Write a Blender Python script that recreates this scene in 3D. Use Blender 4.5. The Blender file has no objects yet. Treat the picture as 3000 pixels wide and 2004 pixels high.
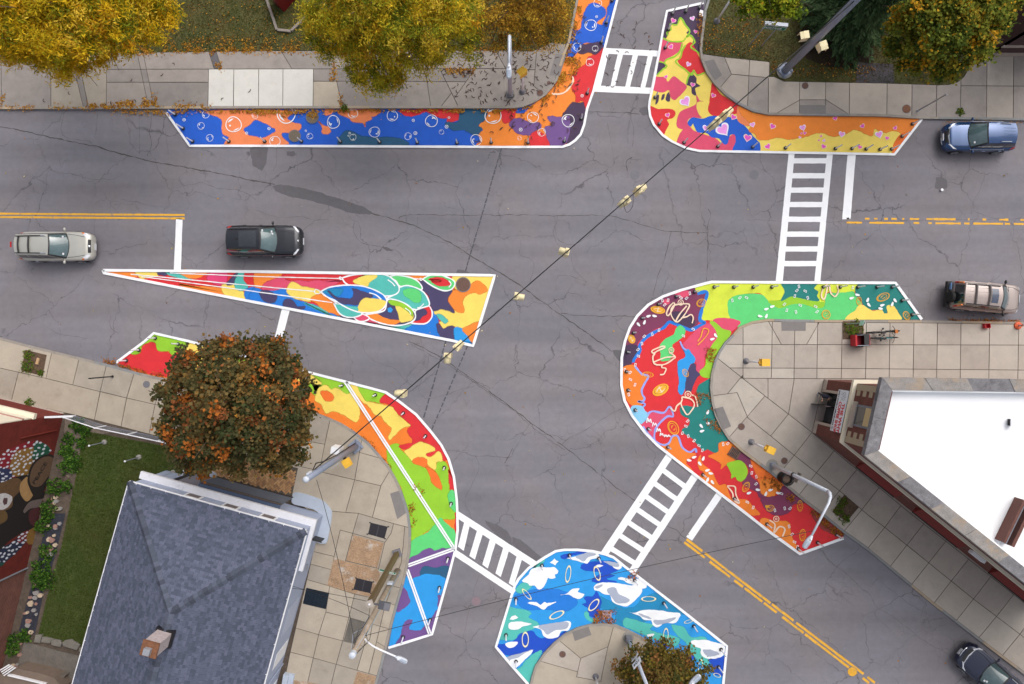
import bpy, bmesh, math, random
import numpy as np
from mathutils import Vector, Matrix, noise
from mathutils.geometry import delaunay_2d_cdt
from math import radians as R, sin, cos, pi
random.seed(11)
RNG = np.random.default_rng(11)
sc = bpy.context.scene
col = sc.collection
# ------------------------------------------------------------ camera, sky, sun, exposure
S = 46.5                      # photograph pixels (3000 wide) per metre on the ground
H = 3000 / S * 24 / 36        # drone height for a 24 mm lens
cam_d = bpy.data.cameras.new('camera')
cam_d.lens = 24
cam_d.sensor_width = 36
cam_d.clip_end = 1000
cam = bpy.data.objects.new('camera', cam_d)
cam.location = (0, 0, H)
col.objects.link(cam)
sc.camera = cam
SUN_EL, SUN_AZ = 50, 55      # degrees; azimuth counted from +X towards +Y
world = bpy.data.worlds.new('World')
sc.world = world
world.use_nodes = True
wn = world.node_tree
wn.nodes.clear()
sky = wn.nodes.new('ShaderNodeTexSky')
sky.sky_type = 'NISHITA'
sky.sun_disc = False
sky.sun_elevation = R(SUN_EL)
sky.sun_rotation = R(90 - SUN_AZ)
sky.dust_density = 6
sky.air_density = 1.2
hs = wn.nodes.new('ShaderNodeHueSaturation')
hs.inputs['Saturation'].default_value = 0.34
bg = wn.nodes.new('ShaderNodeBackground')
bg.inputs['Strength'].default_value = 0.145
wo = wn.nodes.new('ShaderNodeOutputWorld')
wn.links.new(sky.outputs[0], hs.inputs['Color'])
wn.links.new(hs.outputs[0], bg.inputs['Color'])
wn.links.new(bg.outputs[0], wo.inputs['Surface'])
sun_d = bpy.data.lights.new('sun', 'SUN')
sun_d.energy = 0.75
sun_d.angle = R(56)
sun_d.color = (1.0, 0.97, 0.93)
sun = bpy.data.objects.new('sun', sun_d)
sd = Vector((cos(R(SUN_EL)) * cos(R(SUN_AZ)), cos(R(SUN_EL)) * sin(R(SUN_AZ)), sin(R(SUN_EL))))
sun.rotation_euler = sd.to_track_quat('Z', 'Y').to_euler()
sun.location = sd * 80
col.objects.link(sun)
sc.view_settings.view_transform = 'Standard'
sc.view_settings.look = 'None'
sc.view_settings.gamma = 1
sc.view_settings.exposure = 0.22
sc.view_settings.use_curve_mapping = False
# ------------------------------------------------------------ helpers
F = 750 / 2348
TY = (0, 500, 1000, 1504)
def nums(s):
 out = []
 for t in s.split():
  a, b = t.split(',')
  out.append((float(a), float(b)))
 return out
def T(c, r, s):
 """points read off an enlarged tile of the photograph -> photograph pixels"""
 return [(750 * c + a * F, TY[r] + b * F) for a, b in (nums(s) if isinstance(s, str) else s)]
def W(p, z=0.0):
 k = (H - z) / H
 return ((p[0] - 1500) / S * k, (1002 - p[1]) / S * k)
def W3(px, py, z=0.0):
 x, y = W((px, py), z)
 return Vector((x, y, z))
def WW(pts, z=0.0):
 return [W(p, z) for p in pts]
def lin(c):
 c = c / 255
 return c / 12.92 if c <= 0.04045 else ((c + 0.055) / 1.055) ** 2.4
def C(r, g, b, k=0.84):
 return (lin(r) * k, lin(g) * k, lin(b) * k, 1)
def area2(p):
 return sum(p[i][0] * p[(i + 1) % len(p)][1] - p[(i + 1) % len(p)][0] * p[i][1] for i in range(len(p)))
def ccw(p):
 return list(p) if area2(p) > 0 else list(reversed(p))
def inside(pt, poly):
 x, y = pt
 r = False
 n = len(poly)
 j = n - 1
 for i in range(n):
  xi, yi = poly[i]
  xj, yj = poly[j]
  if (yi > y) != (yj > y) and x < (xj - xi) * (y - yi) / (yj - yi) + xi:
   r = not r
  j = i
 return r
def nearest_on(pt, poly):
 best, bp = 1e9, pt
 n = len(poly)
 for i in range(n):
  ax, ay = poly[i]
  bx, by = poly[(i + 1) % n]
  dx, dy = bx - ax, by - ay
  l2 = dx * dx + dy * dy
  t = 0 if l2 == 0 else max(0, min(1, ((pt[0] - ax) * dx + (pt[1] - ay) * dy) / l2))
  qx, qy = ax + dx * t, ay + dy * t
  d = (qx - pt[0]) ** 2 + (qy - pt[1]) ** 2
  if d < best:
   best, bp = d, (qx, qy)
 return bp
def catmull(pts, closed=True, step=0.08):
 n = len(pts)
 out = []
 for i in range(n if closed else n - 1):
  if closed:
   p0, p1, p2, p3 = pts[i - 1], pts[i], pts[(i + 1) % n], pts[(i + 2) % n]
  else:
   p1, p2 = pts[i], pts[i + 1]
   p0 = pts[i - 1] if i else p1
   p3 = pts[i + 2] if i + 2 < n else p2
  d = math.hypot(p2[0] - p1[0], p2[1] - p1[1])
  m = max(1, int(d / step))
  for k in range(m):
   t = k / m
   t2, t3 = t * t, t * t * t
   out.append(tuple(0.5 * (2 * p1[a] + (p2[a] - p0[a]) * t + (2 * p0[a] - 5 * p1[a] + 4 * p2[a] - p3[a]) * t2 + (3 * p1[a] - p0[a] - 3 * p2[a] + p3[a]) * t3) for a in range(len(p1))))
 if not closed:
  out.append(tuple(pts[-1]))
 return out
def lin_resample(pts, closed=True, step=0.1):
 n = len(pts)
 out = []
 for i in range(n if closed else n - 1):
  a, b = pts[i], pts[(i + 1) % n]
  m = max(1, int(math.hypot(b[0] - a[0], b[1] - a[1]) / step))
  for k in range(m):
   t = k / m
   out.append((a[0] + (b[0] - a[0]) * t, a[1] + (b[1] - a[1]) * t))
 if not closed:
  out.append(tuple(pts[-1]))
 return out
def normals2(p, closed=True):
 n = len(p)
 out = []
 for i in range(n):
  a = p[i - 1] if (closed or i > 0) else p[i]
  b = p[(i + 1) % n] if (closed or i < n - 1) else p[i]
  dx, dy = b[0] - a[0], b[1] - a[1]
  l = math.hypot(dx, dy) or 1
  out.append((dy / l, -dx / l))
 return out
def mesh(name, verts, faces, mats, parent=None, smooth=False, mi=None, cols=None, fade=None):
 me = bpy.data.meshes.new(name)
 me.from_pydata([tuple(v) for v in verts], [], [tuple(f) for f in faces])
 return mesh_obj(name, me, mats, parent, smooth, mi, cols, fade)
def mesh_obj(name, me, mats, parent=None, smooth=False, mi=None, cols=None, fade=None):
 if not isinstance(mats, (list, tuple)):
  mats = [mats]
 for m in mats:
  me.materials.append(m)
 if mi is not None:
  me.polygons.foreach_set('material_index', mi)
 if smooth:
  me.polygons.foreach_set('use_smooth', [True] * len(me.polygons))
 if cols is not None:
  a = me.color_attributes.new('col', 'FLOAT_COLOR', 'POINT')
  a.data.foreach_set('color', np.asarray(cols, dtype=np.float32).ravel())
 if fade is not None:
  a = me.attributes.new('fade', 'FLOAT', 'POINT')
  a.data.foreach_set('value', np.asarray(fade, dtype=np.float32))
 me.update()
 o = bpy.data.objects.new(name, me)
 col.objects.link(o)
 if parent is not None:
  o.parent = parent
 return o
def tag(o, label=None, cat=None, group=None, kind=None):
 if label:
  o['label'] = label
 if cat:
  o['category'] = cat
 if group:
  o['group'] = group
 if kind:
  o['kind'] = kind
 return o
def empty(name, loc=(0, 0, 0), rz=0.0, label=None, cat=None, group=None):
 o = bpy.data.objects.new(name, None)
 o.empty_display_size = 0.3
 o.location = loc
 o.rotation_euler = (0, 0, rz)
 col.objects.link(o)
 return tag(o, label, cat, group)
def copy_tree(o, parent=None):
 c = o.copy()
 col.objects.link(c)
 c.parent = parent
 for ch in o.children:
  copy_tree(ch, c)
 return c
class MB:
 """collects simple solids into one mesh"""
 def __init__(s):
  s.v, s.f, s.m = [], [], []
 def add(s, vs, fs, m=0):
  b = len(s.v)
  s.v += [tuple(v) for v in vs]
  s.f += [tuple(i + b for i in f) for f in fs]
  s.m += [m] * len(fs)
  return s
 def box(s, c, size, rot=None, m=0):
  hx, hy, hz = size[0] / 2, size[1] / 2, size[2] / 2
  vs = [Vector((x, y, z)) for x in (-hx, hx) for y in (-hy, hy) for z in (-hz, hz)]
  if rot is not None:
   vs = [rot @ v for v in vs]
  vs = [v + Vector(c) for v in vs]
  return s.add(vs, [(0, 1, 3, 2), (4, 6, 7, 5), (0, 4, 5, 1), (2, 3, 7, 6), (0, 2, 6, 4), (1, 5, 7, 3)], m)
 def tube(s, pts, r, n=8, caps=True, m=0):
  pts = [Vector(p) for p in pts]
  rs = r if isinstance(r, (list, tuple)) else [r] * len(pts)
  rings = []
  up = None
  for i, p in enumerate(pts):
   d = (pts[min(i + 1, len(pts) - 1)] - pts[max(i - 1, 0)])
   if d.length < 1e-9:
    d = Vector((0, 0, 1))
   d.normalize()
   if up is None:
    up = Vector((1, 0, 0)) if abs(d.x) < 0.8 else Vector((0, 1, 0))
   a = d.cross(up)
   if a.length < 1e-6:
    a = d.cross(Vector((0, 1, 0.1)))
   a.normalize()
   b = d.cross(a)
   up = -b if False else up
   rings.append([p + a * (rs[i] * cos(2 * pi * k / n)) + b * (rs[i] * sin(2 * pi * k / n)) for k in range(n)])
  vs = [v for r_ in rings for v in r_]
  fs = []
  for i in range(len(pts) - 1):
   for k in range(n):
    fs.append((i * n + k, i * n + (k + 1) % n, (i + 1) * n + (k + 1) % n, (i + 1) * n + k))
  if caps:
   fs.append(tuple(range(n - 1, -1, -1)))
   fs.append(tuple((len(pts) - 1) * n + k for k in range(n)))
  return s.add(vs, fs, m)
 def lathe(s, prof, n=16, c=(0, 0, 0), m=0):
  vs = []
  for r, z in prof:
   for k in range(n):
    vs.append((c[0] + r * cos(2 * pi * k / n), c[1] + r * sin(2 * pi * k / n), c[2] + z))
  fs = []
  for i in range(len(prof) - 1):
   for k in range(n):
    fs.append((i * n + k, i * n + (k + 1) % n, (i + 1) * n + (k + 1) % n, (i + 1) * n + k))
  fs.append(tuple(range(n - 1, -1, -1)))
  fs.append(tuple((len(prof) - 1) * n + k for k in range(n)))
  return s.add(vs, fs, m)
 def prism(s, poly, z0, z1, m=0, mside=None):
  p = ccw(poly)
  n = len(p)
  vs = [(x, y, z0) for x, y in p] + [(x, y, z1) for x, y in p]
  s.add(vs, [tuple(range(n, 2 * n)), tuple(range(n - 1, -1, -1))], m)
  b = len(s.v) - 2 * n
  for i in range(n):
   j = (i + 1) % n
   s.f.append((b + i, b + j, b + n + j, b + n + i))
   s.m.append(m if mside is None else mside)
  return s
 def ball(s, c, r, nu=10, nv=7, m=0):
  r = r if isinstance(r, (tuple, list)) else (r, r, r)
  vs, fs = [], []
  for j in range(nv + 1):
   t = pi * j / nv
   for i in range(nu):
    a = 2 * pi * i / nu
    vs.append((c[0] + r[0] * sin(t) * cos(a), c[1] + r[1] * sin(t) * sin(a), c[2] + r[2] * cos(t)))
  for j in range(nv):
   for i in range(nu):
    fs.append((j * nu + i, (j + 1) * nu + i, (j + 1) * nu + (i + 1) % nu, j * nu + (i + 1) % nu))
  return s.add(vs, fs, m)
 def build(s, name, mats, parent=None, smooth=False):
  return mesh(name, s.v, s.f, mats, parent, smooth, s.m)
# ------------------------------------------------------------ materials
MATS = {}
def mat(name, color, rough=0.8, var=0.12, scale=3.0, bump=0.0, bscale=60.0, metal=0.0, coat=0.0, spec=0.5, fine=0.0, fscale=120.0, emit=None, attr=False, soft=False, stain=None):
 """procedural surface: base colour with two octaves of value variation and a fine bump"""
 if name in MATS:
  return MATS[name]
 m = bpy.data.materials.new(name)
 m.use_nodes = True
 nt = m.node_tree
 N, L = nt.nodes, nt.links
 b = N['Principled BSDF']
 tc = N.new('ShaderNodeTexCoord')
 n1 = N.new('ShaderNodeTexNoise')
 n1.inputs['Scale'].default_value = scale
 n1.inputs['Detail'].default_value = 6
 n1.inputs['Roughness'].default_value = 0.62
 L.new(tc.outputs['Object'], n1.inputs['Vector'])
 mr = N.new('ShaderNodeMapRange')
 mr.inputs['From Min'].default_value = 0.28
 mr.inputs['From Max'].default_value = 0.72
 mr.inputs['To Min'].default_value = 1 - var
 mr.inputs['To Max'].default_value = 1 + var
 L.new(n1.outputs['Fac'], mr.inputs['Value'])
 mul = N.new('ShaderNodeMix')
 mul.data_type = 'RGBA'
 mul.blend_type = 'MULTIPLY'
 mul.inputs['Factor'].default_value = 1
 L.new(mr.outputs[0], mul.inputs[7])
 if attr:
  at = N.new('ShaderNodeAttribute')
  at.attribute_name = 'col'
  L.new(at.outputs['Color'], mul.inputs[6])
 else:
  mul.inputs[6].default_value = color
 last = mul.outputs[2]
 if fine > 0:
  n2 = N.new('ShaderNodeTexNoise')
  n2.inputs['Scale'].default_value = fscale
  n2.inputs['Detail'].default_value = 2
  L.new(tc.outputs['Object'], n2.inputs['Vector'])
  m2 = N.new('ShaderNodeMapRange')
  m2.inputs['From Min'].default_value = 0.3
  m2.inputs['From Max'].default_value = 0.7
  m2.inputs['To Min'].default_value = 1 - fine
  m2.inputs['To Max'].default_value = 1 + fine
  L.new(n2.outputs['Fac'], m2.inputs['Value'])
  mu2 = N.new('ShaderNodeMix')
  mu2.data_type = 'RGBA'
  mu2.blend_type = 'MULTIPLY'
  mu2.inputs['Factor'].default_value = 1
  L.new(last, mu2.inputs[6])
  L.new(m2.outputs[0], mu2.inputs[7])
  last = mu2.outputs[2]
 if stain:
  scol, sscale, lo, hi, amt = stain
  n3 = N.new('ShaderNodeTexNoise')
  n3.inputs['Scale'].default_value = sscale
  n3.inputs['Detail'].default_value = 8
  n3.inputs['Roughness'].default_value = 0.7
  L.new(tc.outputs['Object'], n3.inputs['Vector'])
  m3 = N.new('ShaderNodeMapRange')
  m3.inputs['From Min'].default_value = lo
  m3.inputs['From Max'].default_value = hi
  m3.inputs['To Max'].default_value = amt
  L.new(n3.outputs['Fac'], m3.inputs['Value'])
  mx = N.new('ShaderNodeMix')
  mx.data_type = 'RGBA'
  L.new(m3.outputs[0], mx.inputs['Factor'])
  L.new(last, mx.inputs[6])
  mx.inputs[7].default_value = scol
  last = mx.outputs[2]
 L.new(last, b.inputs['Base Color'])
 b.inputs['Roughness'].default_value = rough
 b.inputs['Metallic'].default_value = metal
 b.inputs['Specular IOR Level'].default_value = spec
 if coat:
  b.inputs['Coat Weight'].default_value = coat
  b.inputs['Coat Roughness'].default_value = 0.06
 if bump:
  nb = N.new('ShaderNodeTexNoise')
  nb.inputs['Scale'].default_value = bscale
  nb.inputs['Detail'].default_value = 4
  L.new(tc.outputs['Object'], nb.inputs['Vector'])
  bp = N.new('ShaderNodeBump')
  bp.inputs['Strength'].default_value = bump
  bp.inputs['Distance'].default_value = 0.02
  L.new(nb.outputs['Fac'], bp.inputs['Height'])
  L.new(bp.outputs[0], b.inputs['Normal'])
 if emit:
  b.inputs['Emission Color'].default_value = emit[0]
  b.inputs['Emission Strength'].default_value = emit[1]
 if soft:
  at = N.new('ShaderNodeAttribute')
  at.attribute_name = 'fade'
  ns = N.new('ShaderNodeTexNoise')
  ns.inputs['Scale'].default_value = 26
  ns.inputs['Detail'].default_value = 3
  L.new(tc.outputs['Object'], ns.inputs['Vector'])
  ma = N.new('ShaderNodeMath')
  ma.operation = 'MULTIPLY_ADD'
  L.new(ns.outputs['Fac'], ma.inputs[0])
  ma.inputs[1].default_value = 0.7
  L.new(at.outputs['Fac'], ma.inputs[2])
  m4 = N.new('ShaderNodeMapRange')
  m4.interpolation_type = 'SMOOTHSTEP'
  m4.inputs['From Min'].default_value = 0.5
  m4.inputs['From Max'].default_value = 1.05
  m4.inputs['To Min'].default_value = 1
  m4.inputs['To Max'].default_value = 0
  L.new(ma.outputs[0], m4.inputs['Value'])
  L.new(m4.outputs[0], b.inputs['Alpha'])
 MATS[name] = m
 return m
def leaf_mat(name, trans=0.35):
 m = bpy.data.materials.new(name)
 m.use_nodes = True
 nt = m.node_tree
 N, L = nt.nodes, nt.links
 N.remove(N['Principled BSDF'])
 at = N.new('ShaderNodeAttribute')
 at.attribute_name = 'col'
 d = N.new('ShaderNodeBsdfDiffuse')
 t = N.new('ShaderNodeBsdfTranslucent')
 mx = N.new('ShaderNodeMixShader')
 mx.inputs[0].default_value = trans
 L.new(at.outputs['Color'], d.inputs['Color'])
 L.new(at.outputs['Color'], t.inputs['Color'])
 L.new(d.outputs[0], mx.inputs[1])
 L.new(t.outputs[0], mx.inputs[2])
 L.new(mx.outputs[0], N['Material Output'].inputs['Surface'])
 return m
def brick_mat(name, c1, c2, mortar, bw=0.21, bh=0.07, rough=0.85):
 """brick courses on vertical walls: U runs along the wall, V is height (uv attribute)"""
 m = bpy.data.materials.new(name)
 m.use_nodes = True
 N, L = m.node_tree.nodes, m.node_tree.links
 b = N['Principled BSDF']
 uv = N.new('ShaderNodeUVMap')
 br = N.new('ShaderNodeTexBrick')
 br.inputs['Color1'].default_value = c1
 br.inputs['Color2'].default_value = c2
 br.inputs['Mortar'].default_value = mortar
 br.inputs['Scale'].default_value = 1
 br.inputs['Mortar Size'].default_value = 0.008
 br.inputs['Brick Width'].default_value = bw
 br.inputs['Row Height'].default_value = bh
 L.new(uv.outputs[0], br.inputs['Vector'])
 n1 = N.new('ShaderNodeTexNoise')
 n1.inputs['Scale'].default_value = 1.6
 n1.inputs['Detail'].default_value = 8
 n1.inputs['Roughness'].default_value = 0.7
 L.new(uv.outputs[0], n1.inputs['Vector'])
 mr = N.new('ShaderNodeMapRange')
 mr.inputs['From Min'].default_value = 0.3
 mr.inputs['From Max'].default_value = 0.7
 mr.inputs['To Min'].default_value = 0.72
 mr.inputs['To Max'].default_value = 1.2
 L.new(n1.outputs['Fac'], mr.inputs['Value'])
 mul = N.new('ShaderNodeMix')
 mul.data_type = 'RGBA'
 mul.blend_type = 'MULTIPLY'
 mul.inputs['Factor'].default_value = 1
 L.new(br.outputs['Color'], mul.inputs[6])
 L.new(mr.outputs[0], mul.inputs[7])
 L.new(mul.outputs[2], b.inputs['Base Color'])
 bp = N.new('ShaderNodeBump')
 bp.inputs['Strength'].default_value = 0.5
 bp.inputs['Distance'].default_value = 0.01
 inv = N.new('ShaderNodeMath')
 inv.operation = 'SUBTRACT'
 inv.inputs[0].default_value = 1
 L.new(br.outputs['Fac'], inv.inputs[1])
 L.new(inv.outputs[0], bp.inputs['Height'])
 L.new(bp.outputs[0], b.inputs['Normal'])
 b.inputs['Roughness'].default_value = rough
 MATS[name] = m
 return m
def wall_quad(name, a, b, z0, z1, m, parent=None, off=0.0, u0=0.0):
 """a vertical sheet wall face from plan point a to b (outside on the right of a->b), thick, with metre uv"""
 d = Vector((b[0] - a[0], b[1] - a[1], 0))
 ln = d.length
 d.normalize()
 n = Vector((d.y, -d.x, 0))
 A = Vector((a[0], a[1], 0)) + n * off
 B = Vector((b[0], b[1], 0)) + n * off
 t = 0.12
 vs = [A + Vector((0, 0, z0)), B + Vector((0, 0, z0)), B + Vector((0, 0, z1)), A + Vector((0, 0, z1))]
 vs += [v - n * t for v in vs]
 fs = [(0, 1, 2, 3), (7, 6, 5, 4), (3, 2, 6, 7), (1, 0, 4, 5), (0, 3, 7, 4), (2, 1, 5, 6)]
 me = bpy.data.meshes.new(name)
 me.from_pydata([tuple(v) for v in vs], [], fs)
 uvl = me.uv_layers.new(name='UVMap')
 uvs = {0: (u0, z0), 1: (u0 + ln, z0), 2: (u0 + ln, z1), 3: (u0, z1), 4: (u0, z0), 5: (u0 + ln, z0), 6: (u0 + ln, z1), 7: (u0, z1)}
 for lp in me.loops:
  uvl.data[lp.index].uv = uvs[lp.vertex_index]
 return mesh_obj(name, me, m, parent)
WORDS = ['first', 'second', 'third', 'fourth', 'fifth', 'sixth', 'seventh', 'eighth', 'ninth', 'tenth', 'eleventh', 'twelfth', 'thirteenth', 'fourteenth', 'fifteenth', 'sixteenth', 'seventeenth', 'eighteenth', 'nineteenth', 'twentieth', 'twenty-first', 'twenty-second']
def text_mesh(name, body, size, m, parent, mtx, extrude=0.002, align='CENTER', xscale=1.0, bold=0.012):
 cu = bpy.data.curves.new(name, 'FONT')
 cu.body = body
 cu.size = size
 cu.align_x = align
 cu.align_y = 'CENTER'
 cu.extrude = extrude
 cu.offset = size * bold
 o = bpy.data.objects.new('tmp_text', cu)
 col.objects.link(o)
 dg = bpy.context.evaluated_depsgraph_get()
 me = bpy.data.meshes.new_from_object(o.evaluated_get(dg))
 bpy.data.objects.remove(o)
 me.name = name
 me.materials.clear()
 me.transform(mtx @ Matrix.Diagonal((xscale, 1, 1, 1)))
 return mesh_obj(name, me, m, parent)
# ============================================================ THE SETTING: ground, road, pavements
def road_material():
 m = bpy.data.materials.new('asphalt')
 m.use_nodes = True
 N, L = m.node_tree.nodes, m.node_tree.links
 b = N['Principled BSDF']
 tc = N.new('ShaderNodeTexCoord')
 base = C(132, 129, 137)
 def noise_tex(scale, detail, rough=0.6, vec=None):
  n = N.new('ShaderNodeTexNoise')
  n.inputs['Scale'].default_value = scale
  n.inputs['Detail'].default_value = detail
  n.inputs['Roughness'].default_value = rough
  L.new(vec or tc.outputs['Object'], n.inputs['Vector'])
  return n
 def remap(src, a, b_, c, d):
  r = N.new('ShaderNodeMapRange')
  for k, v in zip(('From Min', 'From Max', 'To Min', 'To Max'), (a, b_, c, d)):
   r.inputs[k].default_value = v
  L.new(src, r.inputs['Value'])
  return r.outputs[0]
 def mult(x, y):
  mm = N.new('ShaderNodeMath')
  mm.operation = 'MULTIPLY'
  L.new(x, mm.inputs[0])
  if isinstance(y, float):
   mm.inputs[1].default_value = y
  else:
   L.new(y, mm.inputs[1])
  return mm.outputs[0]
 big = remap(noise_tex(0.11, 4, 0.55).outputs['Fac'], 0.3, 0.7, 0.88, 1.1)
 mp = N.new('ShaderNodeMapping')
 mp.inputs['Scale'].default_value = (0.045, 0.75, 1)
 mp.inputs['Rotation'].default_value = (0, 0, R(1.5))
 L.new(tc.outputs['Object'], mp.inputs['Vector'])
 streak = remap(noise_tex(1.0, 4, 0.5, mp.outputs[0]).outputs['Fac'], 0.3, 0.7, 0.87, 1.12)
 mid = remap(noise_tex(2.6, 6, 0.65).outputs['Fac'], 0.3, 0.7, 0.93, 1.07)
 fine = remap(noise_tex(42.0, 3, 0.7).outputs['Fac'], 0.25, 0.75, 0.80, 1.2)
 v = mult(mult(big, streak), mult(mid, fine))
 sp = noise_tex(7.5, 3, 0.6)
 spm = noise_tex(0.35, 2, 0.5)
 spots = mult(remap(sp.outputs['Fac'], 0.66, 0.74, 0.0, 1.0), remap(spm.outputs['Fac'], 0.48, 0.62, 0.0, 0.42))
 inv = remap(spots, 0.0, 1.0, 1.0, 0.0)
 v = mult(v, inv)
 wv = N.new('ShaderNodeTexNoise')
 wv.inputs['Scale'].default_value = 1.3
 wv.inputs['Detail'].default_value = 5
 L.new(tc.outputs['Object'], wv.inputs['Vector'])
 mxv = N.new('ShaderNodeVectorMath')
 mxv.operation = 'MULTIPLY_ADD'
 L.new(wv.outputs['Color'], mxv.inputs[0])
 mxv.inputs[1].default_value = (1.1, 1.1, 0)
 L.new(tc.outputs['Object'], mxv.inputs[2])
 vo = N.new('ShaderNodeTexVoronoi')
 vo.feature = 'DISTANCE_TO_EDGE'
 vo.inputs['Scale'].default_value = 0.24
 L.new(mxv.outputs[0], vo.inputs['Vector'])
 cr = remap(vo.outputs['Distance'], 0.0, 0.0075, 1.0, 0.0)
 cm = remap(noise_tex(0.3, 3, 0.6).outputs['Fac'], 0.36, 0.56, 0.0, 0.8)
 crk = mult(cr, cm)
 vo2 = N.new('ShaderNodeTexVoronoi')
 vo2.feature = 'DISTANCE_TO_EDGE'
 vo2.inputs['Scale'].default_value = 0.85
 L.new(mxv.outputs[0], vo2.inputs['Vector'])
 v = mult(v, remap(mult(remap(vo2.outputs['Distance'], 0.0, 0.02, 1.0, 0.0), remap(noise_tex(0.42, 4, 0.6).outputs['Fac'], 0.52, 0.64, 0.0, 0.8)), 0.0, 1.0, 1.0, 0.6))
 v = mult(v, remap(crk, 0.0, 1.0, 1.0, 0.35))
 mul = N.new('ShaderNodeMix')
 mul.data_type = 'RGBA'
 mul.blend_type = 'MULTIPLY'
 mul.inputs['Factor'].default_value = 1
 mul.inputs[6].default_value = base
 L.new(v, mul.inputs[7])
 tint = N.new('ShaderNodeMix')
 tint.data_type = 'RGBA'
 tint.blend_type = 'MULTIPLY'
 L.new(remap(noise_tex(0.2, 3).outputs['Fac'], 0.42, 0.6, 0.0, 0.8), tint.inputs['Factor'])
 L.new(mul.outputs[2], tint.inputs[6])
 tint.inputs[7].default_value = (1.04, 1.0, 0.93, 1)
 L.new(tint.outputs[2], b.inputs['Base Color'])
 b.inputs['Roughness'].default_value = 0.88
 b.inputs['Specular IOR Level'].default_value = 0.3
 bp = N.new('ShaderNodeBump')
 bp.inputs['Strength'].default_value = 0.35
 bp.inputs['Distance'].default_value = 0.012
 L.new(noise_tex(110, 3).outputs['Fac'], bp.inputs['Height'])
 L.new(bp.outputs[0], b.inputs['Normal'])
 return m
M_ROAD = road_material()
M_SOIL = mat('soil', C(92, 80, 70), 0.95, 0.35, 4, 0.6, 40, fine=0.25)
M_JOINT = mat('joint_dirt', C(96, 88, 80), 0.95, 0.25, 6)
M_PATCH = mat('tar_patch', C(104, 101, 106), 0.9, 0.1, 2.5, 0.3, 110, fine=0.14, fscale=42)
M_CRACK = mat('crack_dark', C(84, 80, 78), 0.95, 0.2, 8, fine=0.3)
M_SEAL = mat('joint_seal', C(80, 80, 88), 0.7, 0.15, 6)
M_CONC = [mat('concrete_%d' % i, c, 0.9, v, 1.4, 0.25, 90, fine=0.09, fscale=45, stain=(s, 1.1, 0.55, 0.78, 0.5))
          for i, (c, v, s) in enumerate([
              (C(152, 144, 139), 0.13, C(112, 104, 98)), (C(161, 152, 146), 0.12, C(122, 113, 106)), (C(144, 137, 133), 0.12, C(110, 102, 98)),
              (C(188, 177, 166), 0.08, C(150, 140, 128)), (C(181, 170, 160), 0.08, C(148, 136, 126)), (C(193, 183, 172), 0.07, C(158, 146, 134)),
              (C(178, 166, 150), 0.09, C(140, 125, 108)), (C(186, 174, 158), 0.08, C(144, 130, 112)), (C(170, 160, 147), 0.1, C(132, 120, 106)),
              (C(218, 215, 209), 0.05, C(196, 190, 182))])]
M_KERB = [mat('kerb_a', C(158, 150, 142), 0.9, 0.14, 3, 0.3, 80, fine=0.1), mat('kerb_b', C(146, 146, 146), 0.9, 0.12, 3, 0.3, 80, fine=0.1), mat('kerb_c', C(178, 160, 138), 0.9, 0.12, 3, 0.3, 80, fine=0.1)]
M_TACT = mat('tactile_grey', C(132, 127, 126), 0.85, 0.08, 3, fine=0.12, fscale=60)
M_GRASS = mat('grass_soil', C(82, 84, 44), 0.95, 0.3, 1.6, 0.8, 60, fine=0.35, fscale=30, stain=(C(104, 88, 50), 0.9, 0.45, 0.68, 0.75))
M_LAWN = mat('lawn_soil', C(70, 82, 34), 0.95, 0.22, 1.2, 0.8, 60, fine=0.3, fscale=30, stain=(C(92, 84, 46), 0.5, 0.55, 0.75, 0.5))
g = mesh('ground', [(-300, -300, -0.06), (300, -300, -0.06), (300, 300, -0.06), (-300, 300, -0.06)], [(0, 1, 2, 3)], M_GRASS)
tag(g, kind='structure')
road = mesh('road', [(-62, -52, 0), (62, -52, 0), (62, 52, 0), (-62, 52, 0)], [(0, 1, 2, 3)], M_ROAD)
tag(road, kind='structure')
def flat(name, poly, z, m, parent=None, cols=None, fade=None):
 p = ccw(poly)
 return mesh(name, [(x, y, z) for x, y in p], [tuple(range(len(p)))], m, parent)
def offset_line(pts, d):
 """offset an open polyline to its left by d"""
 n = normals2(pts, False)
 return [(p[0] - q[0] * d, p[1] - q[1] * d) for p, q in zip(pts, n)]
def clip_half(poly, a, b, keep=1):
 out = []
 dx, dy = b[0] - a[0], b[1] - a[1]
 def side(p):
  return keep * (dx * (p[1] - a[1]) - dy * (p[0] - a[0]))
 n = len(poly)
 for i in range(n):
  p, q = poly[i], poly[(i + 1) % n]
  sp, sq = side(p), side(q)
  if sp >= 0:
   out.append(p)
  if (sp > 0 and sq < 0) or (sp < 0 and sq > 0):
   t = sp / (sp - sq)
   out.append((p[0] + (q[0] - p[0]) * t, p[1] + (q[1] - p[1]) * t))
 return out
def clean(poly, eps=0.01):
 out = []
 for p in poly:
  if not out or math.hypot(p[0] - out[-1][0], p[1] - out[-1][1]) > eps:
   out.append(p)
 while len(out) > 2 and math.hypot(out[0][0] - out[-1][0], out[0][1] - out[-1][1]) <= eps:
  out.pop()
 return out
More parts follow.
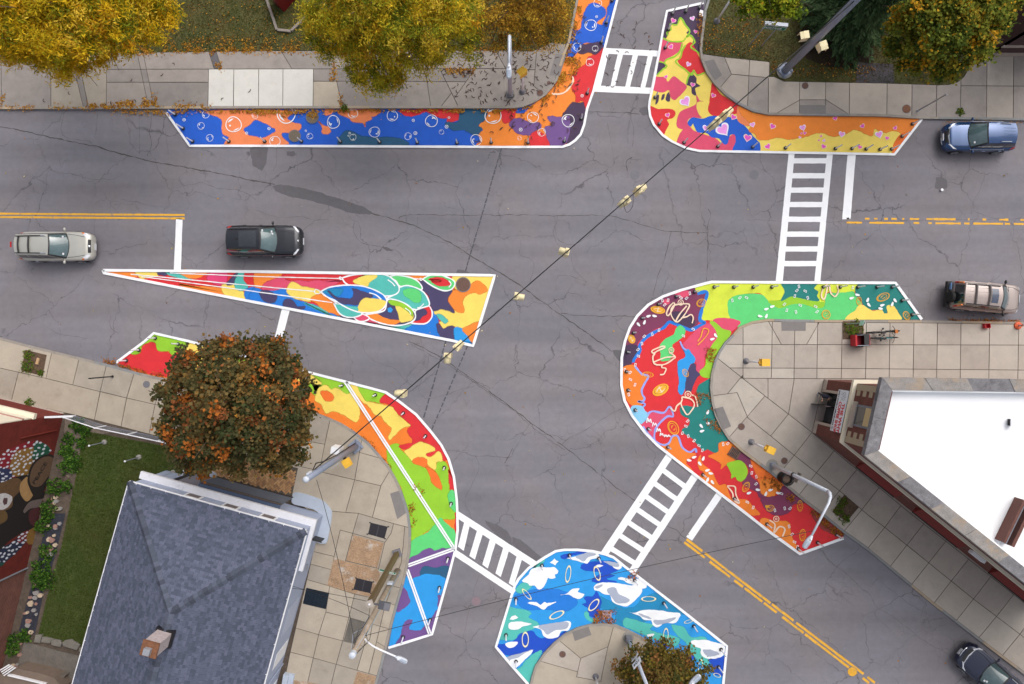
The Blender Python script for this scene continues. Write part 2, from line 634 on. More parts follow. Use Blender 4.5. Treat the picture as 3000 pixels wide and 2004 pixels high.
def partition(reg, lines, ext=0.22):
 """faces of a region cut by the joint polylines (loose ends ignored)"""
 vs, es = [], []
 def chain(pts, closed=False):
  b = len(vs)
  vs.extend(Vector(p) for p in pts)
  es.extend((b + i, b + i + 1) for i in range(len(pts) - 1))
  if closed:
   es.append((b + len(pts) - 1, b))
 chain(clean(reg, 0.02), True)
 for ln in lines:
  p = [Vector(q) for q in ln]
  p[0] = p[0] + (p[0] - p[1]).normalized() * ext
  p[-1] = p[-1] + (p[-1] - p[-2]).normalized() * ext
  chain(p)
 ov, oe, of, _, oeo, _ = delaunay_2d_cdt(vs, es, [], 0, 1e-4)
 cons = set()
 for e, o in zip(oe, oeo):
  if o:
   cons.add((min(e), max(e)))
 emap = {}
 for fi, f in enumerate(of):
  for i in range(3):
   k = (min(f[i], f[(i + 1) % 3]), max(f[i], f[(i + 1) % 3]))
   emap.setdefault(k, []).append(fi)
 lab = [-1] * len(of)
 out = []
 for s0 in range(len(of)):
  if lab[s0] >= 0:
   continue
  lab[s0] = s0
  st, group = [s0], []
  while st:
   f = st.pop()
   group.append(f)
   for i in range(3):
    k = (min(of[f][i], of[f][(i + 1) % 3]), max(of[f][i], of[f][(i + 1) % 3]))
    if k in cons:
     continue
    for g_ in emap[k]:
     if lab[g_] < 0:
      lab[g_] = s0
      st.append(g_)
  t = of[group[0]]
  cen = (sum(ov[i][0] for i in t) / 3, sum(ov[i][1] for i in t) / 3)
  if not inside(cen, reg):
   continue
  nxt = {}
  for f in group:
   for i in range(3):
    a, b = of[f][i], of[f][(i + 1) % 3]
    k = (min(a, b), max(a, b))
    if all(lab[g_] != s0 for g_ in emap[k] if g_ != f):
     nxt.setdefault(a, []).append(b)
  loops = []
  while nxt:
   a = next(iter(nxt))
   loop = [a]
   while True:
    lst = nxt.get(loop[-1])
    if not lst:
     break
    b = lst.pop()
    if not lst:
     del nxt[loop[-1]]
    if b == loop[0]:
     break
    loop.append(b)
   loops.append(loop)
  lp = max(loops, key=lambda l: abs(area2([ov[i] for i in l])) if len(l) > 2 else 0)
  q = clean([(ov[i][0], ov[i][1]) for i in lp], 0.02)
  if len(q) >= 3 and abs(area2(q)) > 0.03:
   out.append(q)
 return out
def inset(poly, d):
 p = ccw(clean(poly))
 n = len(p)
 out = []
 for i in range(n):
  a, b, c = p[i - 1], p[i], p[(i + 1) % n]
  e1 = Vector((b[0] - a[0], b[1] - a[1]))
  e2 = Vector((c[0] - b[0], c[1] - b[1]))
  if e1.length < 1e-6 or e2.length < 1e-6:
   out.append(b)
   continue
  e1.normalize()
  e2.normalize()
  n1, n2 = Vector((-e1.y, e1.x)), Vector((-e2.y, e2.x))
  bis = n1 + n2
  if bis.length < 0.3:
   out.append(b)
   continue
  bis.normalize()
  k = d / max(0.35, bis.dot(n1))
  out.append((b[0] + bis.x * k, b[1] + bis.y * k))
 return out
ZS = 0.14      # pavement height
def pavement(name, region_px, joints, mats, gap=0.02, special=()):
 """a raised pavement block split along its joints into slabs; special: (test point px, material)"""
 reg = ccw(WW(region_px, ZS))
 base = MB().prism(reg, -0.02, ZS - 0.03).build(name, M_JOINT)
 tag(base, kind='structure')
 pieces = partition(reg, [WW(jl, ZS) for jl in joints])
 sp = [(W(p, ZS), m) for p, m in special]
 for i, p in enumerate(pieces):
  q = inset(p, gap)
  if abs(area2(q)) < 0.02:
   continue
  m = mats[random.randrange(len(mats))]
  for pt, mm in sp:
   if inside(pt, p):
    m = mm
  MB().prism(q, ZS - 0.04, ZS + random.uniform(-0.004, 0.004)).build('paving_slab', m, base)
 return base
def kerb(name, line_px, side, mats, length=2.4, width=0.16, z=0.15):
 ln = lin_resample(WW(line_px, 0), False, 0.35)
 root = empty(name)
 tag(root, kind='structure')
 inn = offset_line(ln, width * side)
 i = 0
 while i < len(ln) - 1:
  j, d = i, 0
  tgt = length * random.uniform(0.8, 1.2)
  while j < len(ln) - 1 and d < tgt:
   d += math.hypot(ln[j + 1][0] - ln[j][0], ln[j + 1][1] - ln[j][1])
   j += 1
  poly = ln[i:j + 1] + inn[i:j + 1][::-1]
  MB().prism(inset(poly, 0.006), -0.02, z + random.uniform(-0.006, 0.006)).build('kerb_stone', random.choice(mats), root)
  i = j
 return inn
def px_of(p, z=0.0):
 k = (H - z) / H
 return (p[0] * S / k + 1500, 1002 - p[1] * S / k)
# ---- kerb lines, photograph pixels
KA = [(-70, 323), (0, 322), (400, 321), (750, 320), (1200, 319.5), (1500, 319.5)] + [(1532, 316), (1570, 300), (1599, 281), (1621, 255), (1634, 235), (1644, 198), (1655, 163), (1669, 128), (1679, 80), (1688, 32), (1695, 0), (1708, -60)]
KB = [(2084, -60), (2072, 0), (2062, 32), (2057, 64), (2052.6, 105), (2048, 147), (2052.6, 179), (2068.5, 217), (2091, 249), (2123, 281), (2161, 308), (2203, 329), (2250, 339), (2400, 341), (2569, 343), (2697, 350), (3000, 355), (3080, 357)]
KC = [(3080, 944), (3000, 943), (2697, 938.5), (2400, 937), (2300, 935), (2250, 934), (2203, 941), (2164, 957), (2145, 979), (2121, 1003), (2104, 1029), (2091, 1057), (2081, 1096), (2078, 1134), (2083, 1179), (2092.5, 1217), (2107, 1249), (2132, 1287), (2171, 1323), (2250, 1382), (2355, 1470), (2400, 1504), (2470, 1561), (2537, 1609), (2729, 1769), (2873, 1881), (3000, 1977), (3080, 2037)]
KD = [(1543, 2050), (1551, 2004), (1557.5, 1977), (1567, 1948), (1593, 1910), (1621, 1881), (1653, 1855), (1692, 1836), (1730, 1826.6), (1765, 1824), (1803, 1828), (1839, 1842.6), (1877, 1862), (1902, 1881), (1950, 1915), (2010, 1962), (2060, 2004), (2110, 2050)]
KE = [(-70, 968), (0, 988), (96, 1013), (233, 1046), (313, 1065.5), (396, 1088), (463, 1104), (511, 1111), (640, 1141), (780, 1176), (894, 1204), (929, 1209), (967, 1224), (999, 1238), (1037.5, 1262), (1079, 1294), (1111, 1329), (1140, 1364), (1162, 1402), (1178, 1438), (1191, 1476), (1199, 1504), (1205, 1552), (1204, 1609), (1196, 1657), (1184, 1712), (1165, 1775.5), (1151, 1827), (1133, 1900), (1120.5, 1951), (1104.5, 2004), (1090, 2050)]
ia = kerb('kerb', KA, 1, M_KERB[:1] + M_KERB[2:])
ib = kerb('kerb', KB, 1, M_KERB[:2])
ic = kerb('kerb', KC, 1, M_KERB)
id_ = kerb('kerb', KD, -1, M_KERB[:1])
ie = kerb('kerb', KE, -1, M_KERB[:2] + M_KERB[:1])
PA, PB, PC_, PD, PE = ([px_of(p, 0) for p in q] for q in (ia, ib, ic, id_, ie))
# ---- north-west pavement
ja = [[(2, 150), (6, 330)], [(149, 150), (149, 330)], [(313, 150), (311, 330)], [(205, 150), (248, 330)], [(225, 150), (262, 330)],
      [(401, 150), (438, 330)], [(418, 150), (455, 330)], [(611, 203), (609, 330)], [(318, 203), (1400, 201)], [(685, 203), (684, 330)], [(758, 203), (757, 330)], [(829, 203), (828, 330)], [(918, 201), (917, 330)],
      T(0, 0, '1915,480 1965,635'), T(0, 0, '1985,480 2032,632'), T(1, 0, '235,475 328,628'), T(1, 0, '710,480 715,628'), T(1, 0, '715,628 712,745'), T(1, 0, '535,745 900,745'), T(1, 0, '740,750 792,978'), T(1, 0, '1200,880 1246,984'),
      T(1, 0, '1685,630 1862,990'), T(1, 0, '2000,645 1830,885'), T(1, 0, '1780,870 1690,985'), T(1, 0, '2195,460 2320,680'), T(1, 0, '900,745 2000,750'), [(1330, 201), (1500, 201)],
      T(2, 0, '-30,640 215,640'), T(2, 0, '225,470 200,790'), T(2, 0, '200,790 345,700'), T(2, 0, '-80,785 200,790'), T(2, 0, '80,880 130,995'), T(2, 0, '200,790 300,870'), T(2, 0, '345,690 400,490'),
      [(313, 241), (611, 241)], [(1246 / 1, 201), (1262, 315)]]
regA = [p for p in PA if p[1] > 166 or p[0] < 1600] + [(1650, 160), (1658, 129), (1618, 124), (1560, 150), (1500, 147), (750, 149), (400, 154), (0, 154), (-70, 154)]
sw_a = pavement('sidewalk', regA, ja, M_CONC[0:3], special=[((645, 260), M_CONC[9]), ((720, 260), M_CONC[9]), ((790, 260), M_CONC[9]), ((870, 260), M_CONC[9]), ((180, 270), M_CONC[8]), ((285, 270), M_CONC[8]), ((631, 180), M_PATCH), ((950, 290), M_CONC[7])])
# ---- north-east pavement
jb = [T(2, 0, '1945,515 2012,680'), T(2, 0, '2012,680 2360,712'), T(2, 0, '2012,680 1900,815'), T(2, 0, '2180,540 2158,1040'), [(2251.6, 222), (2250, 340)]]
for x in (2344, 2420, 2490, 2600, 2673, 2745, 2816, 2892, 2970):
 jb.append([(x, 150), (x - 2, 360)])
jb += [[(2816, 251), (3080, 253)], T(3, 0, '75,1040 295,915'), T(3, 0, '295,915 532,915'), T(3, 0, '532,915 752,1055')]
regB = [p for p in PB if p[1] > 166 or p[0] > 2100] + [(3080, 164.5), (2892, 164.5), (2857, 169), (2842, 179), (2838, 201), (2825, 224), (2806, 240), (2780, 248), (2745, 249), (2601, 244), (2298, 238), (2266, 224), (2254, 225), (2255, 181), (2130, 168), (2060, 158)]
sw_b = pavement('sidewalk', regB, jb, M_CONC[3:5] + M_CONC[1:2])
# ---- east pavement round the coffee shop
jc = [[(2130, 1009), (2990, 1011), (3080, 1013)], [(2131, 1078), (2400, 1079), (3080, 1085)], [(2130, 1108), (2330, 1109), (3080, 1112)]]
for x in (2263, 2329, 2396, 2468, 2539, 2608, 2678, 2747, 2816, 2900, 2985):
 jc.append([(x, 925), (x - 3, 1112)])
jc += [[(2414, 1113), (2379, 1267), (2662, 1500), (3080, 1828)], T(3, 1, '0,1375 115,1580'), T(3, 1, '480,1375 362,1580'), [(2177, 950), (2177, 1108)],
       [(2327, 1109), (2310, 1213)], [(2174, 1107), (2241, 1160), (2310, 1213), (2379, 1267)], [(2098, 1046), (2174, 1107)], [(2310, 1213), (2256, 1280), (2225, 1318)], [(2241, 1160), (2188, 1222), (2134, 1284), (2126, 1294)],
       [(2188, 1222), (2250, 1271), (2327, 1334), (2392, 1385), (2461, 1439), (2547, 1512), (2592, 1545), (2721, 1649), (2852, 1755), (2988, 1858), (3080, 1930)],
       [(2379, 1267), (2327, 1334), (2280, 1392)], [(2442, 1323), (2392, 1385), (2340, 1452)], [(2509, 1377), (2459, 1439), (2405, 1505)], [(2576, 1428), (2530, 1487), (2470, 1560)], [(2640, 1480), (2592, 1545), (2540, 1609)],
       [(2707, 1534), (2657, 1597), (2605, 1664)], [(2772, 1585), (2721, 1649), (2665, 1720)], [(2838, 1638), (2787, 1702), (2730, 1775)], [(2903, 1689), (2852, 1755), (2795, 1827)], [(2970, 1742), (2919, 1807), (2860, 1878)], [(3035, 1795), (2988, 1858), (2925, 1935)],
       T(2, 2, '1835,500 2065,470 2160,695'), T(2, 2, '1985,470 2100,330'), T(2, 2, '1930,600 1980,475'), [(2250, 1108), (2250, 1166)]]
regC = PC_ + [(3080, 1500)]
sw_c = pavement('sidewalk', regC, jc, M_CONC[3:6])
# ---- southern island
jd = [T(2, 3, '715,1105 880,1225'), T(2, 3, '945,990 880,1225 826,1480 805,1600'), T(2, 3, '880,1225 1100,1420'), T(2, 3, '880,1225 630,1330'), T(2, 3, '420,1155 630,1330'), T(2, 3, '630,1330 565,1620'), T(2, 3, '630,1330 770,1445'), T(2, 3, '235,1350 595,1452'), T(2, 3, '590,1500 800,1540')]
sw_d = pavement('sidewalk', PD, jd, M_CONC[6:8] + M_CONC[3:4])
# ---- south-west block
inner_e = [(822, 2050), (849, 1916), (930, 1562), (905, 1500), (855, 1450), (872, 1372), (700, 1336), (543, 1300), (351, 1249), (224, 1217), (96, 1188), (0, 1166), (-70, 1148)]
blk = MB().prism(WW(PE + [(-70, 2050)], ZS), -0.02, ZS - 0.035).build('corner_block', M_SOIL)
tag(blk, kind='structure')
je = [T(0, 2, '-200,190 0,245 420,340 920,462 1160,520 1580,615 1900,690'), T(0, 2, '165,300 110,520'), T(0, 2, '475,100 420,340 365,560'), T(0, 2, '730,140 668,395 615,610'), T(0, 2, '980,200 918,460 865,720'), T(0, 2, '1240,260 1162,520 1110,780'), T(0, 2, '1485,320 1420,590 1370,830'), T(0, 2, '1740,380 1660,640 1600,900'), T(0, 2, '2000,440 1920,700 1860,960'), T(0, 2, '2300,500 2180,800 2130,1020'), T(0, 2, '1900,690 2300,790 2700,880'),
      T(1, 2, '440,640 380,900 320,1130'), T(1, 2, '320,1130 545,1180 600,1200 905,1270 1145,1325'), T(1, 2, '380,900 630,945'), T(1, 2, '685,690 630,945 590,1150 545,1390'), T(1, 2, '630,945 800,985'), T(1, 2, '975,870 905,1270 825,1560'), T(1, 2, '1145,1325 1260,1130'), T(1, 2, '1145,1325 1080,1565 1060,1640'), T(1, 2, '600,1460 860,1560'), T(1, 2, '970,1025 1220,1095'), T(1, 2, '1145,1325 1240,1400'),
      T(1, 3, '400,-40 940,0 1265,95 1440,140'), T(1, 3, '600,110 690,130 1180,265'), T(1, 3, '940,0 885,190 820,435'), T(1, 3, '800,30 715,400 640,905 575,1110 470,1565 440,1700'), T(1, 3, '1270,60 1240,180 1180,270 1060,780'), T(1, 3, '905,740 850,960 795,1170 735,1385 690,1565 660,1690'),
      T(1, 3, '480,340 715,395'), T(1, 3, '460,455 685,515'), T(1, 3, '820,435 1115,505'), T(1, 3, '440,600 650,660 900,740 1065,775'), T(1, 3, '635,905 865,960 1010,1000'), T(1, 3, '340,1045 580,1115 795,1170 970,1215'), T(1, 3, '300,1270 520,1325 735,1385 910,1435 1110,1490'), T(1, 3, '1060,780 985,1240 880,1600'), T(1, 3, '1365,100 1350,300 1330,460 1250,660 1180,860 1100,1200 1000,1600'), T(1, 3, '1010,1000 1220,1060'), T(1, 3, '1060,1150 1240,1260'), T(1, 3, '1230,660 1340,690'), T(1, 3, '1100,790 1300,850')]
regE = PE + inner_e
sw_e = pavement('sidewalk', regE, je, M_CONC[6:9])
# ---- tactile pads and metal plates in the pavements
def slab_part(name, pts_px, m, parent, z0=0.12, z1=0.146):
 return MB().prism(WW(pts_px, ZS), z0, z1).build(name, m, parent)
def tactile(pts_px, parent):
 w = WW(pts_px, ZS)
 b = MB().prism(w, 0.11, 0.147)
 a, bb, c, d = [Vector(p) for p in w]
 for i in range(1, 10):
  for j in range(1, 6):
   u, v = i / 10, j / 6
   p = (a * (1 - u) + bb * u) * (1 - v) + (d * (1 - u) + c * u) * v
   b.box((p.x, p.y, 0.148), (0.03, 0.03, 0.008))
 b.build('tactile_pad', M_TACT, parent)
tactile([(1628, 157), (1658, 163), (1640, 222), (1610, 220)], sw_a)
tactile([(2062, 180), (2091, 174), (2115, 220), (2092, 237)], sw_b)
tactile([(2343, 308), (2420, 308), (2419, 334), (2343, 333)], sw_b)
tactile([(2289, 940), (2361, 941), (2360, 969.5), (2290, 969)], sw_c)
tactile([(2091, 1198), (2118, 1191), (2142, 1249), (2116, 1260)], sw_c)
tactile([(1676, 1850.6), (1724, 1836), (1733, 1860), (1684, 1878)], sw_d)
tactile([(1143, 1446), (1176, 1435), (1194, 1500), (1164, 1521)], sw_e)
M_HATCH = mat('black_plate', C(38, 35, 42), 0.55, 0.15, 8, 0.3, 150, fine=0.25, fscale=90)
M_GLASSBLK = mat('dark_lights', C(22, 34, 46), 0.25, 0.3, 6, fine=0.2, fscale=60)
M_ROUGHC = mat('spalled_concrete', C(170, 140, 112), 0.95, 0.22, 2.2, 0.5, 40, fine=0.25, fscale=18, stain=(C(196, 190, 184), 1.5, 0.56, 0.66, 0.95))
M_DARKC = mat('dark_concrete', C(110, 104, 98), 0.95, 0.2, 2.2, 0.4, 50, fine=0.2, fscale=25, stain=(C(84, 92, 52), 1.7, 0.6, 0.75, 0.7))
slab_part('repaired_slab', T(1, 3, '888,198 1172,272 1112,500 826,432'), M_ROUGHC, sw_e)
slab_part('repaired_slab', T(1, 3, '716,405 820,440 1112,512 1140,560 1068,770 900,735 652,660'), M_ROUGHC, sw_e)
slab_part('repaired_slab', T(1, 3, '860,960 1018,1002 962,1208 802,1168'), M_DARKC, sw_e)
slab_part('repaired_slab', T(1, 3, '930,1450 1100,1495 1080,1620 880,1600'), M_ROUGHC, sw_e)
slab_part('repaired_slab', T(1, 3, '345,1530 640,1575 620,1660 320,1640'), M_ROUGHC, sw_e)
for q, lab, mm in (('1052,85 1208,122 1178,232 1028,190', 'black steel double hatch plate nearest the striped crosswalk', M_HATCH), ('922,592 1072,628 1048,732 893,698', 'black steel double hatch plate beside the brown lamp post', M_HATCH), ('462,682 672,730 640,878 430,828', 'dark blue-black glass pavement light against the grey house', M_GLASSBLK)):
 w = WW(T(1, 3, q), ZS)
 o = tag(MB().prism(w, 0.12, 0.152).build('hatch_plate', mm), lab, 'hatch')
 if mm is M_HATCH:
  c0 = [(w[0][k] + w[1][k]) / 2 for k in (0, 1)]
  c1 = [(w[3][k] + w[2][k]) / 2 for k in (0, 1)]
  d = Vector((c1[0] - c0[0], c1[1] - c0[1]))
  b = MB()
  b.box(((c0[0] + c1[0]) / 2, (c0[1] + c1[1]) / 2, 0.153), (d.length, 0.03, 0.01), Matrix.Rotation(math.atan2(d.y, d.x), 3, 'Z'))
  b.build('seam', M_SEAL, o)
  for p in (w[0], w[3]):
   for sgn in (-1,):
    MB().box((p[0] - 0.04, p[1], 0.15), (0.1, 0.07, 0.03)).build('hinge', M_HATCH, o)
  for p in (w[1], w[2]):
   MB().box((p[0] + 0.04, p[1], 0.15), (0.1, 0.07, 0.03)).build('hinge', M_HATCH, o)
# ---- lawns, beds
def lawn(name, pts_px, m, z=0.13):
 o = MB().prism(WW(pts_px, ZS), -0.02, z).build(name, m)
 return tag(o, kind='structure')
LAWN_NW = [(-70, -60), (1700, -60), (1688, 0), (1672, 80), (1658, 129), (1618, 123), (1560, 149), (1500, 146), (750, 148), (400, 153), (0, 153), (-70, 153)]
LAWN_NE = [(2090, -60), (2078, 0), (2068, 32), (2060, 105), (2057, 147), (2062, 157), (2130, 167), (2256, 180), (2255, 224), (2266, 223), (2298, 237), (2601, 243), (2745, 248), (2780, 247), (2806, 239), (2825, 223), (2838, 200), (2842, 178), (2857, 168), (2892, 163), (2892, -60)]
GARDEN = [(243, 1262), (545, 1318), (530, 1410), (560, 1440), (330, 1905), (250, 1895), (190, 1882), (112, 1862), (135, 1760), (180, 1600), (205, 1480), (228, 1370)]
lawn('lawn', LAWN_NW, M_GRASS)
lawn('lawn', LAWN_NE, M_GRASS)
lawn('garden_lawn', GARDEN, M_LAWN)
M_MULCH = mat('mulch', C(62, 48, 42), 0.95, 0.4, 3, 0.8, 50, fine=0.4, fscale=25)
o = flat('mulch_bed', WW([(2330, 95), (2400, 60), (2560, 40), (2560, 180), (2500, 200), (2420, 195), (2360, 170)], 0.135), 0.136, M_MULCH)
tag(o, kind='structure')
o = flat('asphalt_pad', WW(T(3, 0, '820,570 1145,590 1160,764 805,758'), 0.138), 0.139, mat('pad_asphalt', C(82, 78, 84), 0.9, 0.15, 2, 0.3, 100, fine=0.15, fscale=40))
tag(o, kind='structure')
o = flat('gravel_bed', WW([(192, 1216), (300, 1245), (360, 1262), (250, 1280), (230, 1370), (200, 1400), (178, 1380)], 0.125), 0.12, mat('pebbly_soil', C(118, 105, 94), 0.95, 0.3, 4, 0.6, 40, fine=0.3, fscale=30))
tag(o, kind='structure')
o = flat('weed_fabric', WW(T(0, 3, '500,0 600,0 560,170 520,330 480,480 400,690 385,800 320,1110 170,1080 250,800 340,470 400,170'), 0.125), 0.121, mat('weed_cloth', C(48, 50, 62), 0.6, 0.35, 6, 0.8, 20, fine=0.3, fscale=16))
tag(o, kind='structure')
patio = MB().prism(WW(T(0, 3, '225,1178 580,1272 830,1335 800,1620 150,1430'), ZS), 0.1, 0.17).build('patio', M_DARKC)
tag(patio, kind='structure')
# ---- asphalt patches, sealed joints and cracks (all part of the road)
def jag_poly(pts_px, amp=0.05, step=0.12, z=0.0, f1=2.2, f2=7.0):
 w = ccw(WW(pts_px, z))
 p = lin_resample(w, True, step)
 n = normals2(p)
 out = []
 for (x, y), (nx, ny) in zip(p, n):
  d = amp * (noise.noise(Vector((x * f1, y * f1, 3.3))) + 0.7 * noise.noise(Vector((x * f2, y * f2, 7.7))))
  out.append((x + nx * d, y + ny * d))
 return out
for q in (T(1, 1, '150,140 230,125 420,155 620,210 800,270 1000,340 1070,385 1040,410 860,385 700,330 480,270 300,240 180,190'),
          T(1, 1, '1850,905 1900,910 1960,935 1830,937'), T(1, 1, '1150,700 1200,700 1260,735 1200,740'),
          T(2, 2, '920,80 1000,80 1000,190 960,160 930,115'), T(2, 0, '1180,985 1240,980 1255,1050 1200,1060 1160,1020'),
          T(2, 3, '0,215 80,240 150,300 230,370 280,400 200,455 120,380 0,280'), T(1, 3, '2100,60 2200,100 2290,150 2348,230 2348,320 2250,250 2110,100'),
          T(3, 1, '1540,60 1580,60 1590,10 1600,60 1640,90 1645,160 1590,180 1530,160'), T(0, 0, '2290,1350 2460,1345 2440,1500 2400,1565 2320,1520'), T(1, 0, '280,1390 350,1385 370,1420 330,1440 285,1425')):
 flat('asphalt_patch', jag_poly(q, 0.05), 0.0022, M_PATCH, road)
def ribbon(name, pts, wd, z, m, parent, var=0.5, wob=0.05, step=0.12, seed=0.0, gaps=0.0):
 """a thin painted or cracked line along world points"""
 p = catmull(pts, False, step)
 n = normals2(p, False)
 vs, fs = [], []
 for i, ((x, y), (nx, ny)) in enumerate(zip(p, n)):
  d = wob * (noise.noise(Vector((x * 1.7 + seed, y * 1.7, 1))) + 0.5 * noise.noise(Vector((x * 6, y * 6 + seed, 2))))
  w = wd / 2 * (1 + var * noise.noise(Vector((x * 3, y * 3, 5 + seed))) * 1.6)
  w = max(w, wd * 0.12)
  vs += [(x + nx * (d + w), y + ny * (d + w), z), (x + nx * (d - w), y + ny * (d - w), z)]
  if i and (gaps <= 0 or noise.noise(Vector((x * 2.3, y * 2.3, 9 + seed))) > gaps - 0.5):
   fs.append((2 * i - 1, 2 * i - 2, 2 * i, 2 * i + 1))
 if gaps <= 0:
  return mesh(name, vs, fs, m, parent)
 run = []
 for f in fs + [None]:
  if run and (f is None or f[0] != run[-1][3]):
   b0 = run[0][1]
   mesh(name, vs[b0:run[-1][3] + 1], [tuple(i - b0 for i in q) for q in run], m, parent)
   run = []
  if f is not None:
   run.append(f)
CR = [(T(0, 0, '0,1160 280,1215 600,1290 880,1345 1100,1410 1500,1500 1900,1570 2348,1660 2520,1690'), 0.07), (T(1, 1, '1060,390 1300,460 1500,530 1700,620 1900,730 2100,860 2348,1000 2500,1110 2780,1310 3050,1500 3270,1660'), 0.06),
      (T(1, 2, '1400,0 1700,150 2000,360 2348,610 2510,740 2810,950 3050,1140 3350,1370 3490,1470'), 0.05), (T(1, 2, '1420,30 1720,190 2020,390 2380,650 2540,790 2830,1000'), 0.025),
      (T(1, 1, '1310,440 1400,410 1900,405 2348,408 2800,412 3210,415 3430,460 3700,540 3800,560 4150,570'), 0.035), (T(2, 1, '1800,350 1820,430 1800,460 1795,700 1790,1010'), 0.04), (T(2, 1, '1460,550 1440,650 1380,850 1330,1000 1290,1150'), 0.035), (T(2, 1, '430,1310 700,1330 1150,1340'), 0.04),
      (T(2, 1, '390,430 400,560 430,640 560,680 700,600 760,520'), 0.018), (T(2, 1, '540,780 570,900 680,1020 640,1000 430,960 400,1100'), 0.018), (T(2, 1, '80,640 80,770 180,820 200,900 160,1030'), 0.016),
      (T(2, 2, '0,1040 160,760 220,840 380,860 520,900 800,730 1040,600'), 0.02), (T(2, 2, '460,940 520,890 700,800'), 0.018), (T(1, 2, '2348,1040 2320,1060 2010,1050 1900,1020 1790,1130'), 0.022), (T(1, 2, '2010,1050 2050,1150 1990,1300 1920,1430'), 0.018), (T(1, 2, '2310,1060 2280,1120 2340,1010 2348,980'), 0.04),
      (T(1, 2, '980,0 1000,100 1100,190 1280,260 1380,370 1440,420'), 0.016), (T(1, 2, '1590,120 1560,280 1490,420 1560,520 1700,500 2000,400'), 0.014),
      (T(0, 0, '1390,1040 1380,1150 1375,1240 1390,1320 1350,1430'), 0.035), (T(0, 0, '590,1040 560,1190 620,1270 800,1290 880,1350'), 0.018), (T(0, 0, '1280,1060 1280,1250 1285,1420'), 0.016), (T(0, 0, '900,1040 880,1180 870,1260'), 0.016), (T(0, 0, '1520,1180 1530,1280 1540,1420'), 0.016),
      (T(1, 0, '180,1350 190,1480 160,1565'), 0.016), (T(1, 0, '370,1400 380,1565'), 0.014), (T(1, 0, '620,1350 720,1450 740,1565'), 0.014),
      (T(2, 0, '690,1025 1000,1030 1170,1045'), 0.04), (T(2, 0, '1130,870 1150,950 1090,1050 1120,1200 1100,1350'), 0.022), (T(2, 0, '870,1130 900,1250 930,1420'), 0.016), (T(2, 0, '1060,1565 1050,1480 1100,1440'), 0.05),
      (T(0, 1, '680,40 800,70 920,80 1060,70 1130,20'), 0.016), (T(0, 1, '1100,260 1300,300 1500,340 1700,380'), 0.014), (T(0, 1, '1650,80 1690,140 1840,110 2000,160 2200,180 2348,260'), 0.02), (T(0, 1, '1890,1130 1890,1250 1860,1360'), 0.014), (T(0, 1, '430,1430 550,1500 800,1540'), 0.014), (T(0, 1, '1010,1330 1020,1440 1090,1490'), 0.014),
      (T(1, 1, '0,360 200,430 420,420 560,460 700,420'), 0.016), (T(1, 1, '700,60 690,100 715,160'), 0.014), (T(1, 1, '900,470 900,560 960,650 1160,710 1280,730 1350,800'), 0.022), (T(1, 1, '1480,430 1470,530 1380,630 1290,700'), 0.018), (T(1, 1, '1200,810 1290,860 1270,900 1380,930'), 0.022), (T(1, 1, '500,760 520,860 540,920'), 0.012),
      (T(3, 1, '1990,10 1960,130 1880,300 1870,400'), 0.016), (T(3, 1, '-200,450 300,468 690,470 1700,450 2348,440'), 0.014), (T(3, 3, '500,340 560,430 700,540 850,680 920,730 1000,860 1100,920 1300,1060 1420,1160 1600,1260 1700,1350'), 0.018), (T(3, 3, '980,910 1000,960 1120,1060'), 0.014), (T(3, 3, '900,730 960,650 1010,590'), 0.014), (T(3, 3, '1000,600 1300,830 1500,940'), 0.012),
      (T(2, 3, '1420,110 1500,150 1590,230'), 0.03), (T(1, 3, '2050,560 2010,660 1990,760 1940,950 1900,1150'), 0.012), (T(2, 3, '2330,1100 2200,1250 2100,1360'), 0.012), (T(3, 0, '-400,1300 -350,1400 0,1580'), 0.012)]
for i, (q, wd) in enumerate(CR):
 ribbon('crack', WW(q), wd * 0.8, 0.0034 + i * 0.00002, M_CRACK, road, 0.7, 0.07, 0.09, i * 3.7)
for (x0, y0), (x1, y1), n, dash in (((1470, 431), (1363, 797), 22, 0.86), ((1306, 1000), (1240, 1228), 11, 0.8), ((1370, 1013), (1263, 1263), 15, 0.72)):
 for k in range(n):
  a, b = k / n, (k + dash) / n
  p0, p1 = W((x0 + (x1 - x0) * a, y0 + (y1 - y0) * a)), W((x0 + (x1 - x0) * b, y0 + (y1 - y0) * b))
  ribbon('sealed_joint', [p0, p1], 0.085, 0.0045, M_SEAL, road, 0.35, 0.015, 0.08, k)
# ============================================================ PAINT ON THE ROAD
M_WHITE = mat('white_road_paint', C(247, 248, 252, 0.87), 0.75, 0.035, 2.5, 0.25, 110, fine=0.045, fscale=42)
M_WORNW = mat('worn_white_paint', C(205, 203, 208), 0.8, 0.1, 3, 0.25, 110, fine=0.1, fscale=42)
M_YEL = mat('yellow_road_paint', C(240, 180, 55), 0.75, 0.12, 3, 0.25, 110, fine=0.12, fscale=42, stain=(C(140, 132, 120), 2.4, 0.56, 0.66, 0.75))
ZP = 0.006
def quads(name, label, cat, parts, m=None, z=ZP):
 root = empty(name, label=label, cat=cat)
 for i, (nm, q) in enumerate(parts):
  flat(nm, jag_poly(q, 0.012, 0.25), z + i * 0.0002, m or M_WHITE, root)
 return root
def lerp2(a, b, t):
 return (a[0] + (b[0] - a[0]) * t, a[1] + (b[1] - a[1]) * t)
def bar(a, b, wpx):
 """a quad of pixel width wpx from a to b"""
 dx, dy = b[0] - a[0], b[1] - a[1]
 l = math.hypot(dx, dy)
 nx, ny = -dy / l * wpx / 2, dx / l * wpx / 2
 return [(a[0] + nx, a[1] + ny), (b[0] + nx, b[1] + ny), (b[0] - nx, b[1] - ny), (a[0] - nx, a[1] - ny)]
